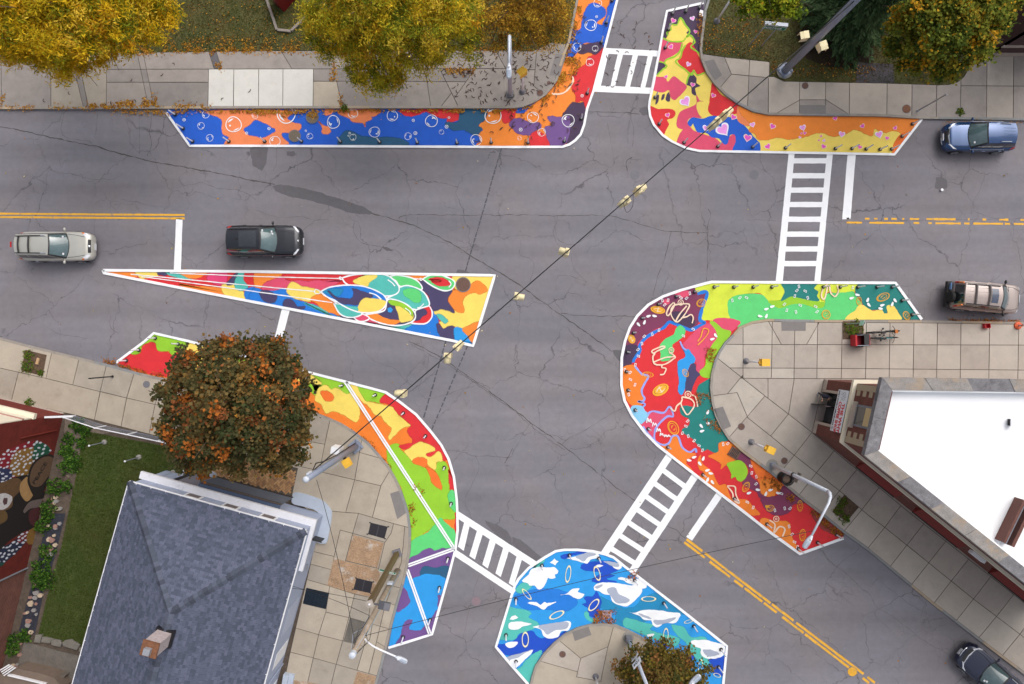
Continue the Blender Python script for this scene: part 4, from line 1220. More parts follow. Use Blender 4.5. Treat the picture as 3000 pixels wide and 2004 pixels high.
for c, r, q in ((2, 1, '1470,1250 1500,1230 1620,1225 1600,1290 1540,1370 1500,1385 1460,1330 1455,1280 1470,1250'), (2, 1, '1480,1210 1440,1250 1415,1310 1430,1330 1460,1290 1490,1230 1480,1210'), (2, 1, '1550,1350 1600,1340 1640,1320 1660,1350 1650,1400'), (2, 1, '1500,1380 1540,1310 1600,1240'), (2, 2, '1280,100 1290,80 1380,45 1400,55 1330,90 1300,110 1280,100'), (2, 2, '1310,110 1290,150 1310,210 1400,210 1480,160 1495,140 1440,100'), (2, 2, '1300,190 1400,150 1490,140'), (2, 2, '1380,210 1370,240 1410,250 1390,300 1355,305'), (2, 2, '1560,530 1550,580 1600,670 1640,640 1670,580 1640,530 1560,510 1560,530'), (2, 2, '1650,490 1680,510 1695,560 1700,600'), (2, 2, '1450,610 1490,640 1510,590 1550,560'),
    (2, 2, '1970,1325 2040,1330 2050,1400 2080,1480 2030,1450 2020,1390 1975,1330'), (3, 3, '10,60 60,100 50,180 100,120 150,140 130,210'), (3, 1, '500,1080 485,1150 510,1180 530,1120 540,1050 500,1080'), (3, 1, '560,1050 570,1120 610,1155 640,1110 630,1050')):
 m3.stroke('cream', c, r, q, 0.085, 'squiggle')
for c, r, x, y, rr in ((2, 1, 1545, 1210, 28), (2, 2, 1460, 80, 26), (2, 2, 1612, 485, 32), (3, 3, 72, 48, 28)):
 m3.place('ring', ME_RING, x, y, c, r, rr * U, rr * U)
for x, y, s_ in ((1255, 725, 22), (1305, 760, 19), (1342, 812, 18), (1370, 852, 15), (1408, 865, 12), (1437, 865, 11)):
 m3.stroke('wht', 2, 2, '%d,%d %d,%d %d,%d %d,%d %d,%d' % (x - s_, y + s_, x - s_ * 0.6, y - s_, x, y + s_ * 0.5, x + s_ * 0.6, y - s_ * 0.6, x + s_, y + s_), 0.06, 'zigzag')
m3.stroke('gold', 2, 1, '1700,1565 1730,1520 1755,1450 1800,1460 1790,1500 1750,1550 1700,1600', 0.06, 'squiggle')
for x in range(12):
 m3.stroke('gold', 2, 2, '%d,%d %d,%d' % (2320 + (x % 4) * 9, 1500 + (x // 4) * 8, 2328 + (x % 4) * 9, 1506 + (x // 4) * 8), 0.04)
m3.border(O3, 0.17)
# ---- cloud mural (south)
O4 = [(1548, 2004), (1500, 1950), (1453, 1894), (1500, 1740), (1508, 1715), (1519, 1696), (1548, 1664), (1596, 1632), (1628, 1614), (1653, 1610), (1692, 1610), (1736, 1614), (1770, 1622), (1797, 1632), (1832, 1660.5), (1883, 1699), (1998, 1788), (2129, 1892), (2118, 2004), (2112, 2050)]
m4 = Mural('blue street mural with white clouds and yellow halos at the bottom', O4 + KD[::-1], 'sky')
m4.many(2, 3, '''tor: 800,760 1060,870 1200,790 1340,740 1590,920 1400,900 1200,1000 950,1030 950,900 830,880
mid: 20,760 200,700 420,700 600,800 500,900 300,880 120,880
deep: 440,400 470,375 560,360 680,350 600,380 540,400 480,420
deep: 630,500 640,470 760,440 940,440 960,480 900,480 980,510 900,560 950,570 870,600 960,630 760,630 740,600 830,540 700,530
deep: 640,830 680,820 660,770 740,760 775,715 800,760 820,800 800,880 780,950 730,950 690,920 700,870
deep: -140,1210 0,1180 80,1100 180,1080 260,1140 420,1110 500,1080 390,1180 300,1270 200,1280 100,1280 -40,1300 -130,1280
deep: 1310,1140 1380,1170 1440,1190 1430,1230 1350,1230
deep: 1780,1340 1960,1310 1945,1480 1840,1460 1830,1380
deep: 1620,1290 1690,1280 1650,1340 1620,1330
turq: 1040,960 1130,970 1250,1010 1300,1030 1270,1060 1350,1100 1440,1110 1530,1150 1500,1220 1400,1190 1200,1110 1100,1070 1020,1020
turq: 1460,1020 1580,1050 1640,1130 1760,1130 1800,1180 1760,1280 1800,1330 1790,1400 1700,1350 1600,1200 1520,1120
turq: -90,850 0,860 100,880 180,920 150,950 250,1020 150,1080 60,1100 30,1150 -120,1150 -100,1000
turq: 30,700 100,640 190,660 80,740
turq: 660,910 700,900 720,960 780,960 780,1010 680,970
turq: 70,1420 180,1300 270,1260 220,1390 180,1500 160,1580 40,1450
turq: 170,520 300,420 260,480 160,540''', soft=0.05, jag=0.06)
CL = '''wht: 90,620 150,560 170,520 240,490 330,500 390,495 425,530 415,550 390,560 400,590 350,600 330,590 310,640 270,690 230,690 210,660 160,660 150,640
wht: 390,410 405,430 430,440 410,455 395,475 375,460 345,450 370,435
wht: 440,748 500,735 560,690 620,690 600,720 665,740 620,780 560,770 520,745
wht: 140,820 220,812 260,840 300,810 320,825 405,812 330,850 290,880 250,860 210,840
wht: 750,680 770,650 830,630 960,640 1100,660 1150,640 1170,660 1190,700 1180,740 1130,790 1060,850 990,840 920,810 900,750 850,740 800,710 760,700
gry: 870,700 940,680 980,740 1080,790 1040,820 960,820 920,770
gry: 760,675 830,650 830,665 780,690
wht: 970,600 1000,585 1080,600 1170,600 1235,650 1230,680 1170,690 1140,660 1060,640 1030,620
wht: 1075,905 1130,910 1200,890 1280,882 1420,900 1540,915 1530,960 1500,1000 1450,1005 1400,990 1360,1030 1320,1040 1290,1020 1280,980 1210,970 1170,940
gry: 1300,980 1400,975 1500,955 1440,995 1330,1020
gry: 1160,915 1250,945 1280,970 1200,950
wht: 1640,1180 1670,1160 1780,1160 1850,1180 1930,1200 1955,1230 1940,1300 1880,1330 1780,1330 1730,1290 1730,1240 1680,1220
gry: 1750,1250 1850,1260 1900,1290 1800,1310
wht: 190,1040 300,1020 420,1000 530,990 520,1070 450,1080 420,1130 340,1150 290,1120 260,1060
gry: 250,1030 500,995 490,1060 400,1070 330,1110 290,1070
wht: 500,410 560,400 620,380 700,360 790,370 790,405 720,425 690,462 640,445 580,430
gry: 580,395 700,362 770,375 700,400 660,440 620,420
wht: 830,440 940,445 1005,480 980,512 930,495 900,465
gry: 850,440 940,448 980,480 930,485
wht: 765,480 800,470 840,478 800,490
wht: -30,1010 20,990 180,1010 90,1040 60,1060 -20,1060
wht: 0,945 30,935 55,955 10,975 -20,970
wht: -60,1190 50,1175 30,1220 -30,1230
gry: -90,1330 80,1280 180,1250 20,1340 -20,1370 -60,1360
wht: -20,1345 40,1330 110,1285 195,1245 170,1290 110,1350 60,1400 20,1405
wht: 1235,1110 1305,1105 1260,1140'''
for ln in CL.split('\n'):
 nm, pts = ln.split(':')
 m4.patch(nm, 2, 3, pts, 0.015 if nm == 'wht' else 0.03, 0.035, 'cloud')
for t in '515,555,25,82,-8 780,550,28,70,15 135,740,20,65,40 750,838,32,70,-40 410,930,76,30,25 122,1155,32,72,0 1252,783,70,24,0 1410,1115,24,68,-3 1617,990,42,15,15 1727,1395,20,60,-8 1880,1482,36,18,-20'.split():
 x, y, a, b_, rot = map(float, t.split(','))
 m4.place('halo', ME_HALO, x, y, 2, 3, a * U, b_ * U, R(rot))
m4.border(O4, 0.16)
# ---- flame mural (south-west)
O5 = [(342, 1062), (425, 1000), (452, 976), (556, 1000), (728, 1046), (874.6, 1083), (1012, 1118), (1105, 1142), (1130, 1149), (1171.6, 1177), (1219.5, 1214), (1261, 1262), (1293, 1303), (1315, 1345), (1330, 1396), (1338, 1460), (1340, 1500), (1341, 1552), (1334.5, 1609), (1315, 1683), (1266, 1857), (1138, 1897)]
m5 = Mural('curving orange, green and purple street mural below the brown maple', O5 + [p for p in KE[::-1] if 340 < p[0] and p[1] < 1890], 'org3')
m5.many(0, 2, '''red: 1060,195 1180,110 1270,110 1300,40 1370,0 1430,10 1450,80 1560,100 1600,90 1660,80 1700,150 1720,320 1650,330 1400,310 1200,250
lime: 1200,110 1330,-10 1400,-80 1750,0 1740,50 1680,100 1640,90 1580,120 1550,90 1450,80 1430,20 1370,0 1300,40 1280,110
yel: 1740,20 1800,0 1900,50 2000,100 1950,180 2100,200 2280,160 2348,200 2600,250 2750,270 2950,380 2800,380 2600,300 2300,300 2000,260 1800,250 1720,150 1680,100
lime: 1830,10 2280,140 2200,190 2050,190 1980,100''')
m5.many(1, 2, '''lime: 480,280 830,370 870,470 800,480 740,430 690,440 650,400 600,410 560,450 550,500 480,440 440,390 600,385
yel: 340,260 480,290 600,385 520,380 400,350
yel: 560,450 600,410 650,400 690,440 740,430 830,480 880,470 920,540 950,620 940,700 920,740 850,700 780,660 700,640 640,660 600,580 540,540
ora2: 600,460 650,455 710,500 700,550 640,545 610,510
yel: 865,395 945,405 970,480 1000,545 1060,555 1200,590 1280,620 1300,680 1420,770 1330,800 1240,900 1210,880 1240,800 1170,730 1150,680 1090,670 1020,580 970,550
lime: 945,390 1160,460 1210,495 1140,570 1060,550 1000,540 970,480
red: 1140,560 1160,510 1210,490 1330,550 1480,670 1610,820 1710,950 1765,1060 1720,1100 1700,1030 1650,1020 1600,1060 1550,1040 1640,990 1610,960 1540,930 1450,960 1430,900 1390,820 1420,770 1340,700 1280,640 1250,590
lime: 1200,1010 1250,950 1310,950 1330,990 1400,1060 1450,1110 1560,1150 1600,1230 1650,1310 1700,1360 1690,1280 1640,1180 1680,1110 1740,1110 1770,1200 1810,1390 1845,1565 1830,1620 1700,1640 1600,1720 1500,1790 1420,1860 1410,1730 1390,1570 1370,1490 1330,1370 1280,1260 1220,1150
red: 1310,960 1380,940 1440,945 1400,990 1350,990
yel: 1360,1010 1400,990 1480,930 1540,930 1620,970 1640,1000 1560,1030 1600,1060 1680,1010 1710,1100 1660,1110 1640,1180 1560,1110 1480,1070 1430,1090
ora2: 1440,1100 1490,1065 1560,1080 1560,1150 1490,1140
ora2: 1560,1150 1640,1190 1690,1270 1700,1355 1620,1300 1590,1220
red: 1765,1170 1810,1250 1825,1370 1780,1360 1765,1260
grn: 1780,1370 1815,1370 1850,1560 1790,1530 1765,1420''')
m5.patch('pur', 1, 3, '1370,420 1850,300 1640,1120 1190,1250 1290,850', 0.02, 0.0)
m5.many(1, 3, '''grn: 1410,280 1500,210 1600,150 1690,40 1740,80 1835,180 1840,290 1760,320 1700,320 1640,350 1600,320 1520,360 1480,410 1410,425
red: 1820,0 1855,0 1855,150 1835,190
pur: 1410,420 1500,370 1530,340 1600,320 1640,350 1720,320 1790,350 1835,330 1775,560 1700,560 1600,490 1530,490 1500,570 1420,590 1380,540
teal: 1510,520 1540,480 1660,500 1700,480 1785,500 1745,600 1640,560 1560,560 1510,570
sky: 1365,590 1430,600 1500,570 1570,550 1680,570 1745,610 1695,770 1670,880 1600,960 1540,1050 1440,1070 1400,1050 1430,980 1380,1000 1340,1050 1330,1130 1280,1190 1205,1230 1240,1010 1290,850
pur: 1345,680 1420,790 1400,830 1360,870 1285,890
pur: 1290,1180 1340,1100 1340,1050 1380,980 1440,975 1410,1060 1500,1080 1600,970 1660,890 1650,960 1600,1110 1280,1210
pur: 1665,750 1700,760 1680,860''', soft=0.03)
for a, b in (((1013, 1119), (1329, 1604)), ((1332, 1607), (1196, 1656)), ((1193, 1668), (1260, 1857))):
 dx, dy = b[0] - a[0], b[1] - a[1]
 l = math.hypot(dx, dy)
 nx, ny = -dy / l * 3.1, dx / l * 3.1
 for sg in (-1, 1):
  m5.border([(a[0] + nx * sg, a[1] + ny * sg), (b[0] + nx * sg, b[1] + ny * sg)], 0.1)
m5.border(O5, 0.16)
# ---- balloon mural (the traffic island triangle)
O6 = [(303, 792), (750, 796), (1449.5, 807), (1386, 1013), (1325, 998), (750, 886), (306, 800)]
m6 = Mural('long triangular street mural of painted balloons with white strings', O6, 'red')
m6.many(0, 1, '''ora: 940,905 1200,915 1260,970 1150,985
yel: 1250,920 1400,920 1450,960 1320,990 1270,960
navy: 1440,920 1540,920 1520,955 1450,950
turq: 1520,935 1600,920 1750,980 1720,995 1580,970
ora: 1620,920 1900,920 1850,970 1760,985
mag: 1950,920 2080,920 2050,1050 1900,1000
ora: 1640,1040 1800,1060 2000,1075 2100,1100 2060,1140 1900,1125 1740,1090
yel: 2040,1050 2120,1040 2220,1090 2260,1180 2150,1180 2050,1130
navy: 2180,920 2200,930 2150,1030 2080,1040
turq: 2190,930 2240,920 2230,1000 2280,1070 2200,1100 2150,1050
mid: 2250,1090 2360,1080 2360,1210 2260,1190''', soft=0.11)
m6.many(1, 1, '''ora: 0,920 230,930 200,990 100,1010 60,1060 0,1070
red: 250,960 430,940 600,940 760,950 790,1000 600,1000 450,1040 380,1020 300,1000
pink: 100,1020 250,980 300,1010 600,1010 780,1010 600,1100 420,1060 250,1080 150,1120 60,1090
mid: -20,1080 80,1100 180,1100 250,1080 300,1110 330,1160 450,1210 560,1240 680,1300 800,1360 500,1310 -20,1210
navy: 40,1110 100,1100 190,1150 170,1205 110,1210 50,1170
navy: 260,1190 330,1185 380,1240 450,1245 420,1270 270,1270
yel: 280,1090 340,1020 420,1060 560,1090 600,1130 520,1170 500,1200 420,1190 320,1150
ora: 500,1180 590,1130 700,1200 760,1260 800,1330 620,1280 560,1220
turq: 450,1220 560,1240 700,1330 790,1350 760,1370
navy: 780,1340 880,1345 1000,1390 940,1390
pink: 900,1370 1060,1370 1120,1410 1000,1400
ora: 1330,945 1560,950 1500,1000 1400,975
lime: 1190,940 1340,950 1260,970
turq: 1100,1410 1350,1420 1500,1400 1450,1450 1350,1470 1200,1440
mid: 1600,1240 1640,1300 1680,1390 1660,1440 1720,1540 1500,1510 1360,1480 1460,1400 1560,1400 1620,1330
yel: 1640,1290 1720,1265 1820,1310 1810,1250 1770,1170 1800,1090 1830,1100 1820,950 2200,950 2130,1200 2050,1400 1970,1420 1890,1460 1820,1430 1760,1430 1720,1450 1680,1390 1700,1380 1680,1340
ora: 1790,1110 1840,1090 1960,1050 2020,1010 2080,1040 2120,1100 2060,1130 2000,1120 1920,1150 1890,1210 1910,1280 1880,1310 1780,1240 1765,1180
navy: 1500,1020 1560,1010 1680,1080 1800,1095 1760,1170 1770,1220 1820,1300 1740,1280 1700,1270 1640,1290 1590,1230 1590,1150 1530,1100
turq: 1650,1320 1700,1320 1760,1380 1740,1400 1690,1380
navy: 1665,1400 1720,1450 1760,1430 1815,1430 1820,1500 1850,1570 1720,1550 1660,1450
sky: 1815,1440 1900,1460 1960,1540 2000,1590 1840,1570 1820,1500
ora: 1960,1420 2060,1390 2000,1580 1930,1500 1900,1460''', soft=0.11)
for x in ((0, 1, '1560,938 2348,970 3128,990'), (0, 1, '1200,950 2348,1058 2893,1108'), (0, 1, '1300,972 2348,1110 3048,1210'), (1, 1, '1440,990 1510,995')):
 m6.stroke('wht', x[0], x[1], x[2], 0.06, 'balloon_string')
def balloon(fill, pts, inner=''):
 m6.patch(fill, 1, 1, pts, 0.01, 0.0, 'balloon')
 for ln in inner.strip().split('\n'):
  if ln:
   nm, q = ln.split(':')
   m6.patch(nm, 1, 1, q, 0.07, 0.04)
 m6.stroke('wht', 1, 1, pts, 0.085, 'balloon_outline', closed=True)
balloon('grn', '1210,975 1300,960 1430,985 1500,1030 1520,1090 1400,1070 1320,1060 1280,1010')
balloon('turq', '1310,1070 1400,1055 1520,1100 1580,1180 1585,1240 1500,1275 1400,1260 1330,1220 1200,1180 1300,1120', 'grn: 1350,1100 1420,1080 1500,1110 1515,1190 1470,1210 1380,1160')
balloon('turq', '790,985 880,960 1060,945 1200,960 1280,1020 1315,1080 1290,1130 1200,1150 1050,1130 880,1060 820,1030', 'red: 795,985 900,958 1000,958 900,1000 950,1050 860,1050\nyel: 890,1010 1000,965 1110,965 1040,1030 1030,1060 950,1050')
balloon('red', '1590,1240 1615,1290 1610,1350 1560,1400 1480,1405 1420,1390 1460,1340 1470,1280', 'navy: 1460,1280 1540,1270 1570,1310 1530,1340 1500,1370 1450,1370')
balloon('navy', '1080,1310 1180,1280 1210,1185 1300,1190 1400,1240 1460,1310 1450,1370 1370,1410 1250,1420 1120,1390 1000,1330', 'ora: 990,1325 1100,1310 1200,1360 1320,1380 1240,1415 1120,1390\nyel: 1280,1240 1340,1250 1400,1300 1440,1320 1430,1370 1330,1390 1310,1330\nlime: 1215,1195 1300,1195 1420,1260 1440,1340 1400,1300 1330,1250 1240,1230\nsky: 1210,1265 1235,1252 1255,1275 1240,1300 1215,1295')
balloon('pink', '900,1350 970,1315 1040,1350 1000,1380 940,1380')
balloon('turq', '715,1215 800,1230 960,1300 970,1320 900,1345 820,1340 760,1300')
balloon('mid', '595,1110 680,1070 830,1050 980,1060 1100,1100 1180,1150 1200,1210 1160,1270 1080,1300 960,1300 840,1260 720,1190 640,1150', 'tor: 610,1110 700,1080 800,1090 760,1150 680,1140\nnavy: 660,1100 690,1120 750,1160 870,1175 900,1120 880,1080 960,1100 1070,1140 1050,1170 980,1190 930,1230 800,1220 720,1170\nyel: 940,1290 950,1220 1000,1165 1070,1170 1170,1190 1190,1220 1130,1280 1040,1300\nturq: 740,1210 840,1240 930,1250 930,1290 840,1260')
balloon('grn', '1530,995 1600,960 1700,960 1800,1000 1825,1040 1790,1090 1720,1100 1620,1060', 'red: 1580,1000 1650,980 1730,985 1790,1040 1690,1060 1610,1020 1660,1020 1700,1010 1660,1000')
for q in ('560,1090 590,1110 580,1130 540,1120 545,1090', '770,975 795,990 780,1000 765,985', '1505,985 1530,997 1510,1008'):
 m6.stroke('wht', 1, 1, q, 0.06, 'balloon_knot', closed=True)
for q in ('1040,1120 1100,1140 1150,1180', '1210,1000 1250,1030 1275,1060', '1370,1260 1410,1290 1420,1320', '1540,1220 1510,1250 1480,1260', '1770,1010 1790,1040 1770,1070', '650,1155 700,1190 740,1205'):
 m6.stroke('wht', 1, 1, q, 0.07, 'highlight')
m6.border(O6, 0.17, True)
# ============================================================ BUILDINGS
B_SHOP = brick_mat('brick_shop', C(122, 58, 46), C(104, 46, 38), C(120, 90, 80))
B_RED = brick_mat('brick_red_painted', C(128, 40, 28), C(116, 34, 24), C(92, 30, 24), 0.22, 0.085)
B_OLD = brick_mat('brick_old', C(136, 80, 66), C(118, 64, 52), C(140, 120, 110), 0.22, 0.085)
B_DARK = brick_mat('brick_dark', C(92, 62, 60), C(80, 52, 52), C(64, 48, 48))
B_CREAM = brick_mat('brick_cream', C(222, 206, 176), C(214, 196, 166), C(176, 160, 136))
M_COPE = mat('stone_coping', C(150, 145, 142), 0.95, 0.25, 2.0, 0.5, 40, fine=0.18, fscale=20, stain=(C(176, 152, 124), 1.3, 0.5, 0.66, 0.75))
M_COPE2 = mat('stone_coping_dark', C(128, 126, 130), 0.95, 0.3, 2.4, 0.5, 40, fine=0.2, fscale=20, stain=(C(90, 88, 92), 1.7, 0.52, 0.66, 0.8))
M_MEMB = mat('roof_membrane', C(246, 247, 250, 0.9), 0.7, 0.02, 0.6, 0.05, 8)
M_CREAM = mat('cream_trim', C(240, 230, 208), 0.7, 0.06, 2, stain=(C(196, 180, 150), 2.0, 0.6, 0.75, 0.4))
M_STONE = mat('limestone', C(186, 170, 158), 0.85, 0.1, 3, 0.3, 40, fine=0.1)
M_GLASS = mat('dark_window', C(40, 48, 54), 0.06, 0.25, 1.5, coat=0.6)
M_BLACK = mat('black_metal', C(30, 29, 32), 0.45, 0.1, 4)
M_WHT = mat('white_trim', C(240, 240, 244), 0.6, 0.05, 3)
M_RED = mat('sign_red', C(206, 30, 48), 0.6, 0.03)
M_INK = mat('sign_ink', C(30, 30, 36), 0.6, 0.03)
M_GALV = mat('galvanised', C(160, 166, 178), 0.45, 0.1, 5, metal=0.35, fine=0.06, fscale=30)
M_BEIGEP = mat('beige_board', C(206, 184, 138), 0.8, 0.08, 3)
def wp(px, py, z):
 x, y = W((px, py), z)
 return Vector((x, y, z))
def gp(px, py):
 return Vector(W((px, py), 0))
# ---- coffee shop
shop = empty('coffee_shop', (0, 0, 0), label='wedge shaped brick coffee shop with white roof and cream ledge', cat='building')
s1, s2 = gp(2414.5, 1111.8), gp(2379, 1267)
sdir = (gp(3000, 1763) - s2).normalized()
s3 = s2 + sdir * 17.5
s0 = s1 + Vector((15.0, -0.2))
s3 = Vector((s3.x, s3.y))
ZR = 7.5
foot = [tuple(s0), tuple(s1), tuple(s2), tuple(s3), (s0.x + 2, s3.y)]
MB().prism([tuple(p) for p in ([s0 + Vector((0, -0.2)), s1 + Vector((0.2, -0.15)), s2 + Vector((0.22, -0.02)), s3 + Vector((0.1, 0.15)), Vector((s0.x + 2, s3.y))])], ZR - 0.8, ZR - 0.55).build('roof', M_MEMB, shop)
fd = (s2 - s1).normalized()          # along the front, north to south
fn = Vector((fd.y, -fd.x)) if Vector((fd.y, -fd.x)).x < 0 else Vector((-fd.y, fd.x))
FL = (s2 - s1).length
wall_quad('north_wall', s0, s1, 0.1, ZR - 0.1, B_SHOP, shop)
wall_quad('diagonal_wall', s2, s3, 0.1, ZR - 0.1, B_SHOP, shop)
# front: two piers, wall above, opening
o0, o1 = 0.62, FL - 0.62
pt = lambda t: s1 + fd * t
wall_quad('pier', pt(0), pt(o0), 0.1, 4.1, B_SHOP, shop)
wall_quad('pier', pt(o1), pt(FL), 0.1, 4.1, B_SHOP, shop)
wall_quad('front_wall', pt(o0), pt(o1), 2.55, 4.1, B_SHOP, shop)
wall_quad('front_wall', pt(0), pt(FL), 4.1, ZR - 0.1, B_SHOP, shop)
def front_box(name, t0, t1, z0, z1, d0, d1, m, parent=shop, a=s1, dr=fd, nr=fn):
 p = [a + dr * t0 + nr * d0, a + dr * t1 + nr * d0, a + dr * t1 + nr * d1, a + dr * t0 + nr * d1]
 return MB().prism([tuple(q) for q in p], z0, z1).build(name, m, parent)
front_box('plinth', 0, o0, 0.12, 0.55, 0.003, 0.06, M_STONE)
front_box('plinth', o1, FL, 0.12, 0.55, 0.003, 0.06, M_STONE)
front_box('jamb', o0, o0 + 0.16, 0.12, 2.7, -0.08, 0.05, M_STONE)
front_box('jamb', o1 - 0.16, o1, 0.12, 2.7, -0.08, 0.05, M_STONE)
front_box('shopfront_glass', o0 + 0.16, o1 - 0.16, 0.12, 2.55, -0.5, -0.42, M_GLASS)
front_box('threshold', o0 + 0.16, o1 - 0.16, 0.1, 0.2, -0.45, 0.04, M_STONE)
for t in (o0 + 0.2, (o0 + o1) / 2 - 0.1, o1 - 0.25):
 front_box('mullion', t, t + 0.07, 0.2, 2.55, -0.42, -0.36, M_BLACK)
front_box('transom', o0 + 0.16, o1 - 0.16, 2.05, 2.13, -0.42, -0.36, M_BLACK)
# opened glass door
dh = s1 + fd * (o0 + 0.95) + fn * -0.35
de = s1 + fd * (o0 + 1.05) + fn * 0.5
door = empty('door')
door.parent = shop
dd = (de - dh)
MB().box((*(dh + dd * 0.5), 1.2), (dd.length, 0.03, 1.95), Matrix.Rotation(math.atan2(dd.y, dd.x), 3, 'Z')).build('glass_leaf', M_GLASS, door)
fr = MB()
for a_, b_, z_ in ((0.0, 1.0, 0.24), (0.0, 1.0, 2.16)):
 fr.box((*(dh + dd * 0.5), z_), (dd.length + 0.06, 0.06, 0.1), Matrix.Rotation(math.atan2(dd.y, dd.x), 3, 'Z'))
for k in (0.0, 1.0):
 fr.box((*(dh + dd * k), 1.2), (0.07, 0.06, 2.0))
fr.build('door_frame', M_BLACK, door)
MB().box((*(dh + dd * 0.55), 1.5), (0.28, 0.05, 0.3), Matrix.Rotation(math.atan2(dd.y, dd.x), 3, 'Z')).build('notice', mat('pink_paper', C(238, 200, 214), 0.8, 0.03), door)
front_box('open_sign', o1 - 0.62, o1 - 0.25, 1.55, 2.0, -0.4, -0.37, mat('neon_violet', C(150, 60, 220), 0.5, 0.02, emit=((0.45, 0.06, 0.9, 1), 1.2)))
# cream ledge all round
ol = 0.2
lp = [s0 + Vector((0, ol)), s1 + Vector((-ol, ol)), s2 + fn * ol + Vector((0.02, -0.08)), s3 + Vector((-ol * 0.6, -ol * 0.8))]
inn = [s0 + Vector((0, -0.05)), s1 + Vector((0.05, -0.05)), s2 + Vector((0.06, 0.0)), s3 + Vector((0.05, 0.1))]
for i in range(3):
 MB().prism([tuple(lp[i]), tuple(lp[i + 1]), tuple(inn[i + 1]), tuple(inn[i])], 3.95, 4.16).build('ledge', M_CREAM, shop)
 q = [a * 0.55 + b * 0.45 for a, b in zip(lp, inn)]
 MB().prism([tuple(q[i]), tuple(q[i + 1]), tuple(inn[i + 1]), tuple(inn[i])], 3.72, 3.949).build('ledge_moulding', M_CREAM, shop)
# upper window with stone surround
wc = FL * 0.52
front_box('window_frame', wc - 0.62, wc + 0.62, 4.75, 6.45, 0.002, 0.05, mat('grey_frame', C(120, 122, 132), 0.6, 0.05))
front_box('window_glass', wc - 0.5, wc + 0.5, 4.85, 5.75, 0.05, 0.062, M_GLASS)
front_box('window_blind', wc - 0.5, wc + 0.5, 5.76, 6.35, 0.05, 0.06, M_BEIGEP)
front_box('sill', wc - 0.75, wc + 0.75, 4.55, 4.72, 0.0, 0.2, M_STONE)
for k in (-0.75, 0, 0.62):
 front_box('keystone', wc + k - 0.02, wc + k + 0.16, 6.47, 6.8, 0.002, 0.07, M_STONE)
for base_t, sg in ((0.03, 1), (FL - 0.03, -1)):
 a_, b_ = sorted((base_t, base_t + sg * 0.34))
 front_box('quoin', a_, b_, 4.2, 6.9, 0.002, 0.03, B_CREAM)
 for k in range(4):
  a_, b_ = sorted((base_t + sg * 0.345, base_t + sg * 0.66))
  front_box('quoin', a_, b_, 4.36 + k * 0.66, 4.72 + k * 0.66, 0.002, 0.03, B_CREAM)
# parapet coping, in separate stones
oc, wc_ = 0.52, 0.66
def norm_out(a, b):
 d = (b - a).normalized()
 return Vector((d.y, -d.x))
edges = [(s0, s1), (s1, s2), (s2, s3)]
outs = [Vector((0, 1)), fn, Vector((-sdir.y, sdir.x)) if Vector((-sdir.y, sdir.x)).y < 0 else Vector((sdir.y, -sdir.x))]
def meet(p, d, q, e):
 den = d.x * e.y - d.y * e.x
 t = ((q.x - p.x) * e.y - (q.y - p.y) * e.x) / den
 return p + d * t
dirs = [(b - a).normalized() for a, b in edges]
def ring(off):
 p = [a + n * off for (a, b), n in zip(edges, outs)]
 return [p[0], meet(p[0], dirs[0], p[1], dirs[1]), meet(p[1], dirs[1], p[2], dirs[2]), s3 + outs[2] * off]
ro, ri = ring(oc), ring(oc - wc_)
for i in range(3):
 L_ = (ro[i + 1] - ro[i]).length
 n_ = max(2, int(L_ / 2.2))
 for k in range(n_):
  a0, a1 = k / n_, (k + 1) / n_
  q = [ro[i].lerp(ro[i + 1], a0), ro[i].lerp(ro[i + 1], a1), ri[i].lerp(ri[i + 1], a1), ri[i].lerp(ri[i + 1], a0)]
  MB().prism(inset([tuple(v) for v in q], 0.006), ZR - 0.32, ZR + 0.02 * (k % 2)).build('coping_stone', M_COPE2 if i == 1 or (k % 3 == 1) else M_COPE, shop)
ri2 = ring(oc - wc_ - 0.08)
for i in range(3):
 MB().prism([tuple(v) for v in (ri[i] + (ri2[i] - ri[i]) * 0.04, ri[i + 1] + (ri2[i + 1] - ri[i + 1]) * 0.04, ri2[i + 1], ri2[i])], ZR - 0.6, ZR - 0.06).build('inner_parapet', mat('parapet_brick', C(104, 62, 62), 0.9, 0.2, 6) if i == 1 else M_MEMB, shop)
# roof fittings
p = wp(2958, 1237, ZR - 0.5)
rv = tag(MB().box((p.x, p.y, ZR - 0.42), (0.16, 0.34, 0.26)).build('roof_vent', M_BLACK), 'small black vent box standing on the white shop roof', 'vent')
MB().box((p.x, p.y, ZR - 0.27), (0.24, 0.42, 0.03)).build('cap', M_WHT, rv)
a_, b_ = wp(3010, 1470, ZR), wp(2950, 1594, ZR)
d_ = (b_ - a_)
rot = Matrix.Rotation(math.atan2(d_.y, d_.x), 3, 'Z')
c_ = (a_ + b_) / 2
M_BRICKP = mat('party_wall_brick', C(110, 72, 64), 0.9, 0.15, 6)
n_ = Vector((-d_.y, d_.x, 0)).normalized()
for k, mm, w_, zz in ((-0.22, M_BRICKP, 0.14, ZR + 0.1), (0.0, mat('gutter_grey', C(170, 178, 190), 0.6, 0.1), 0.28, ZR - 0.2), (0.24, M_BRICKP, 0.18, ZR + 0.12)):
 q = c_ + n_ * k
 MB().box((q.x, q.y, zz - 0.35), (d_.length, w_, 0.7), rot).build('party_wall', mm, shop)
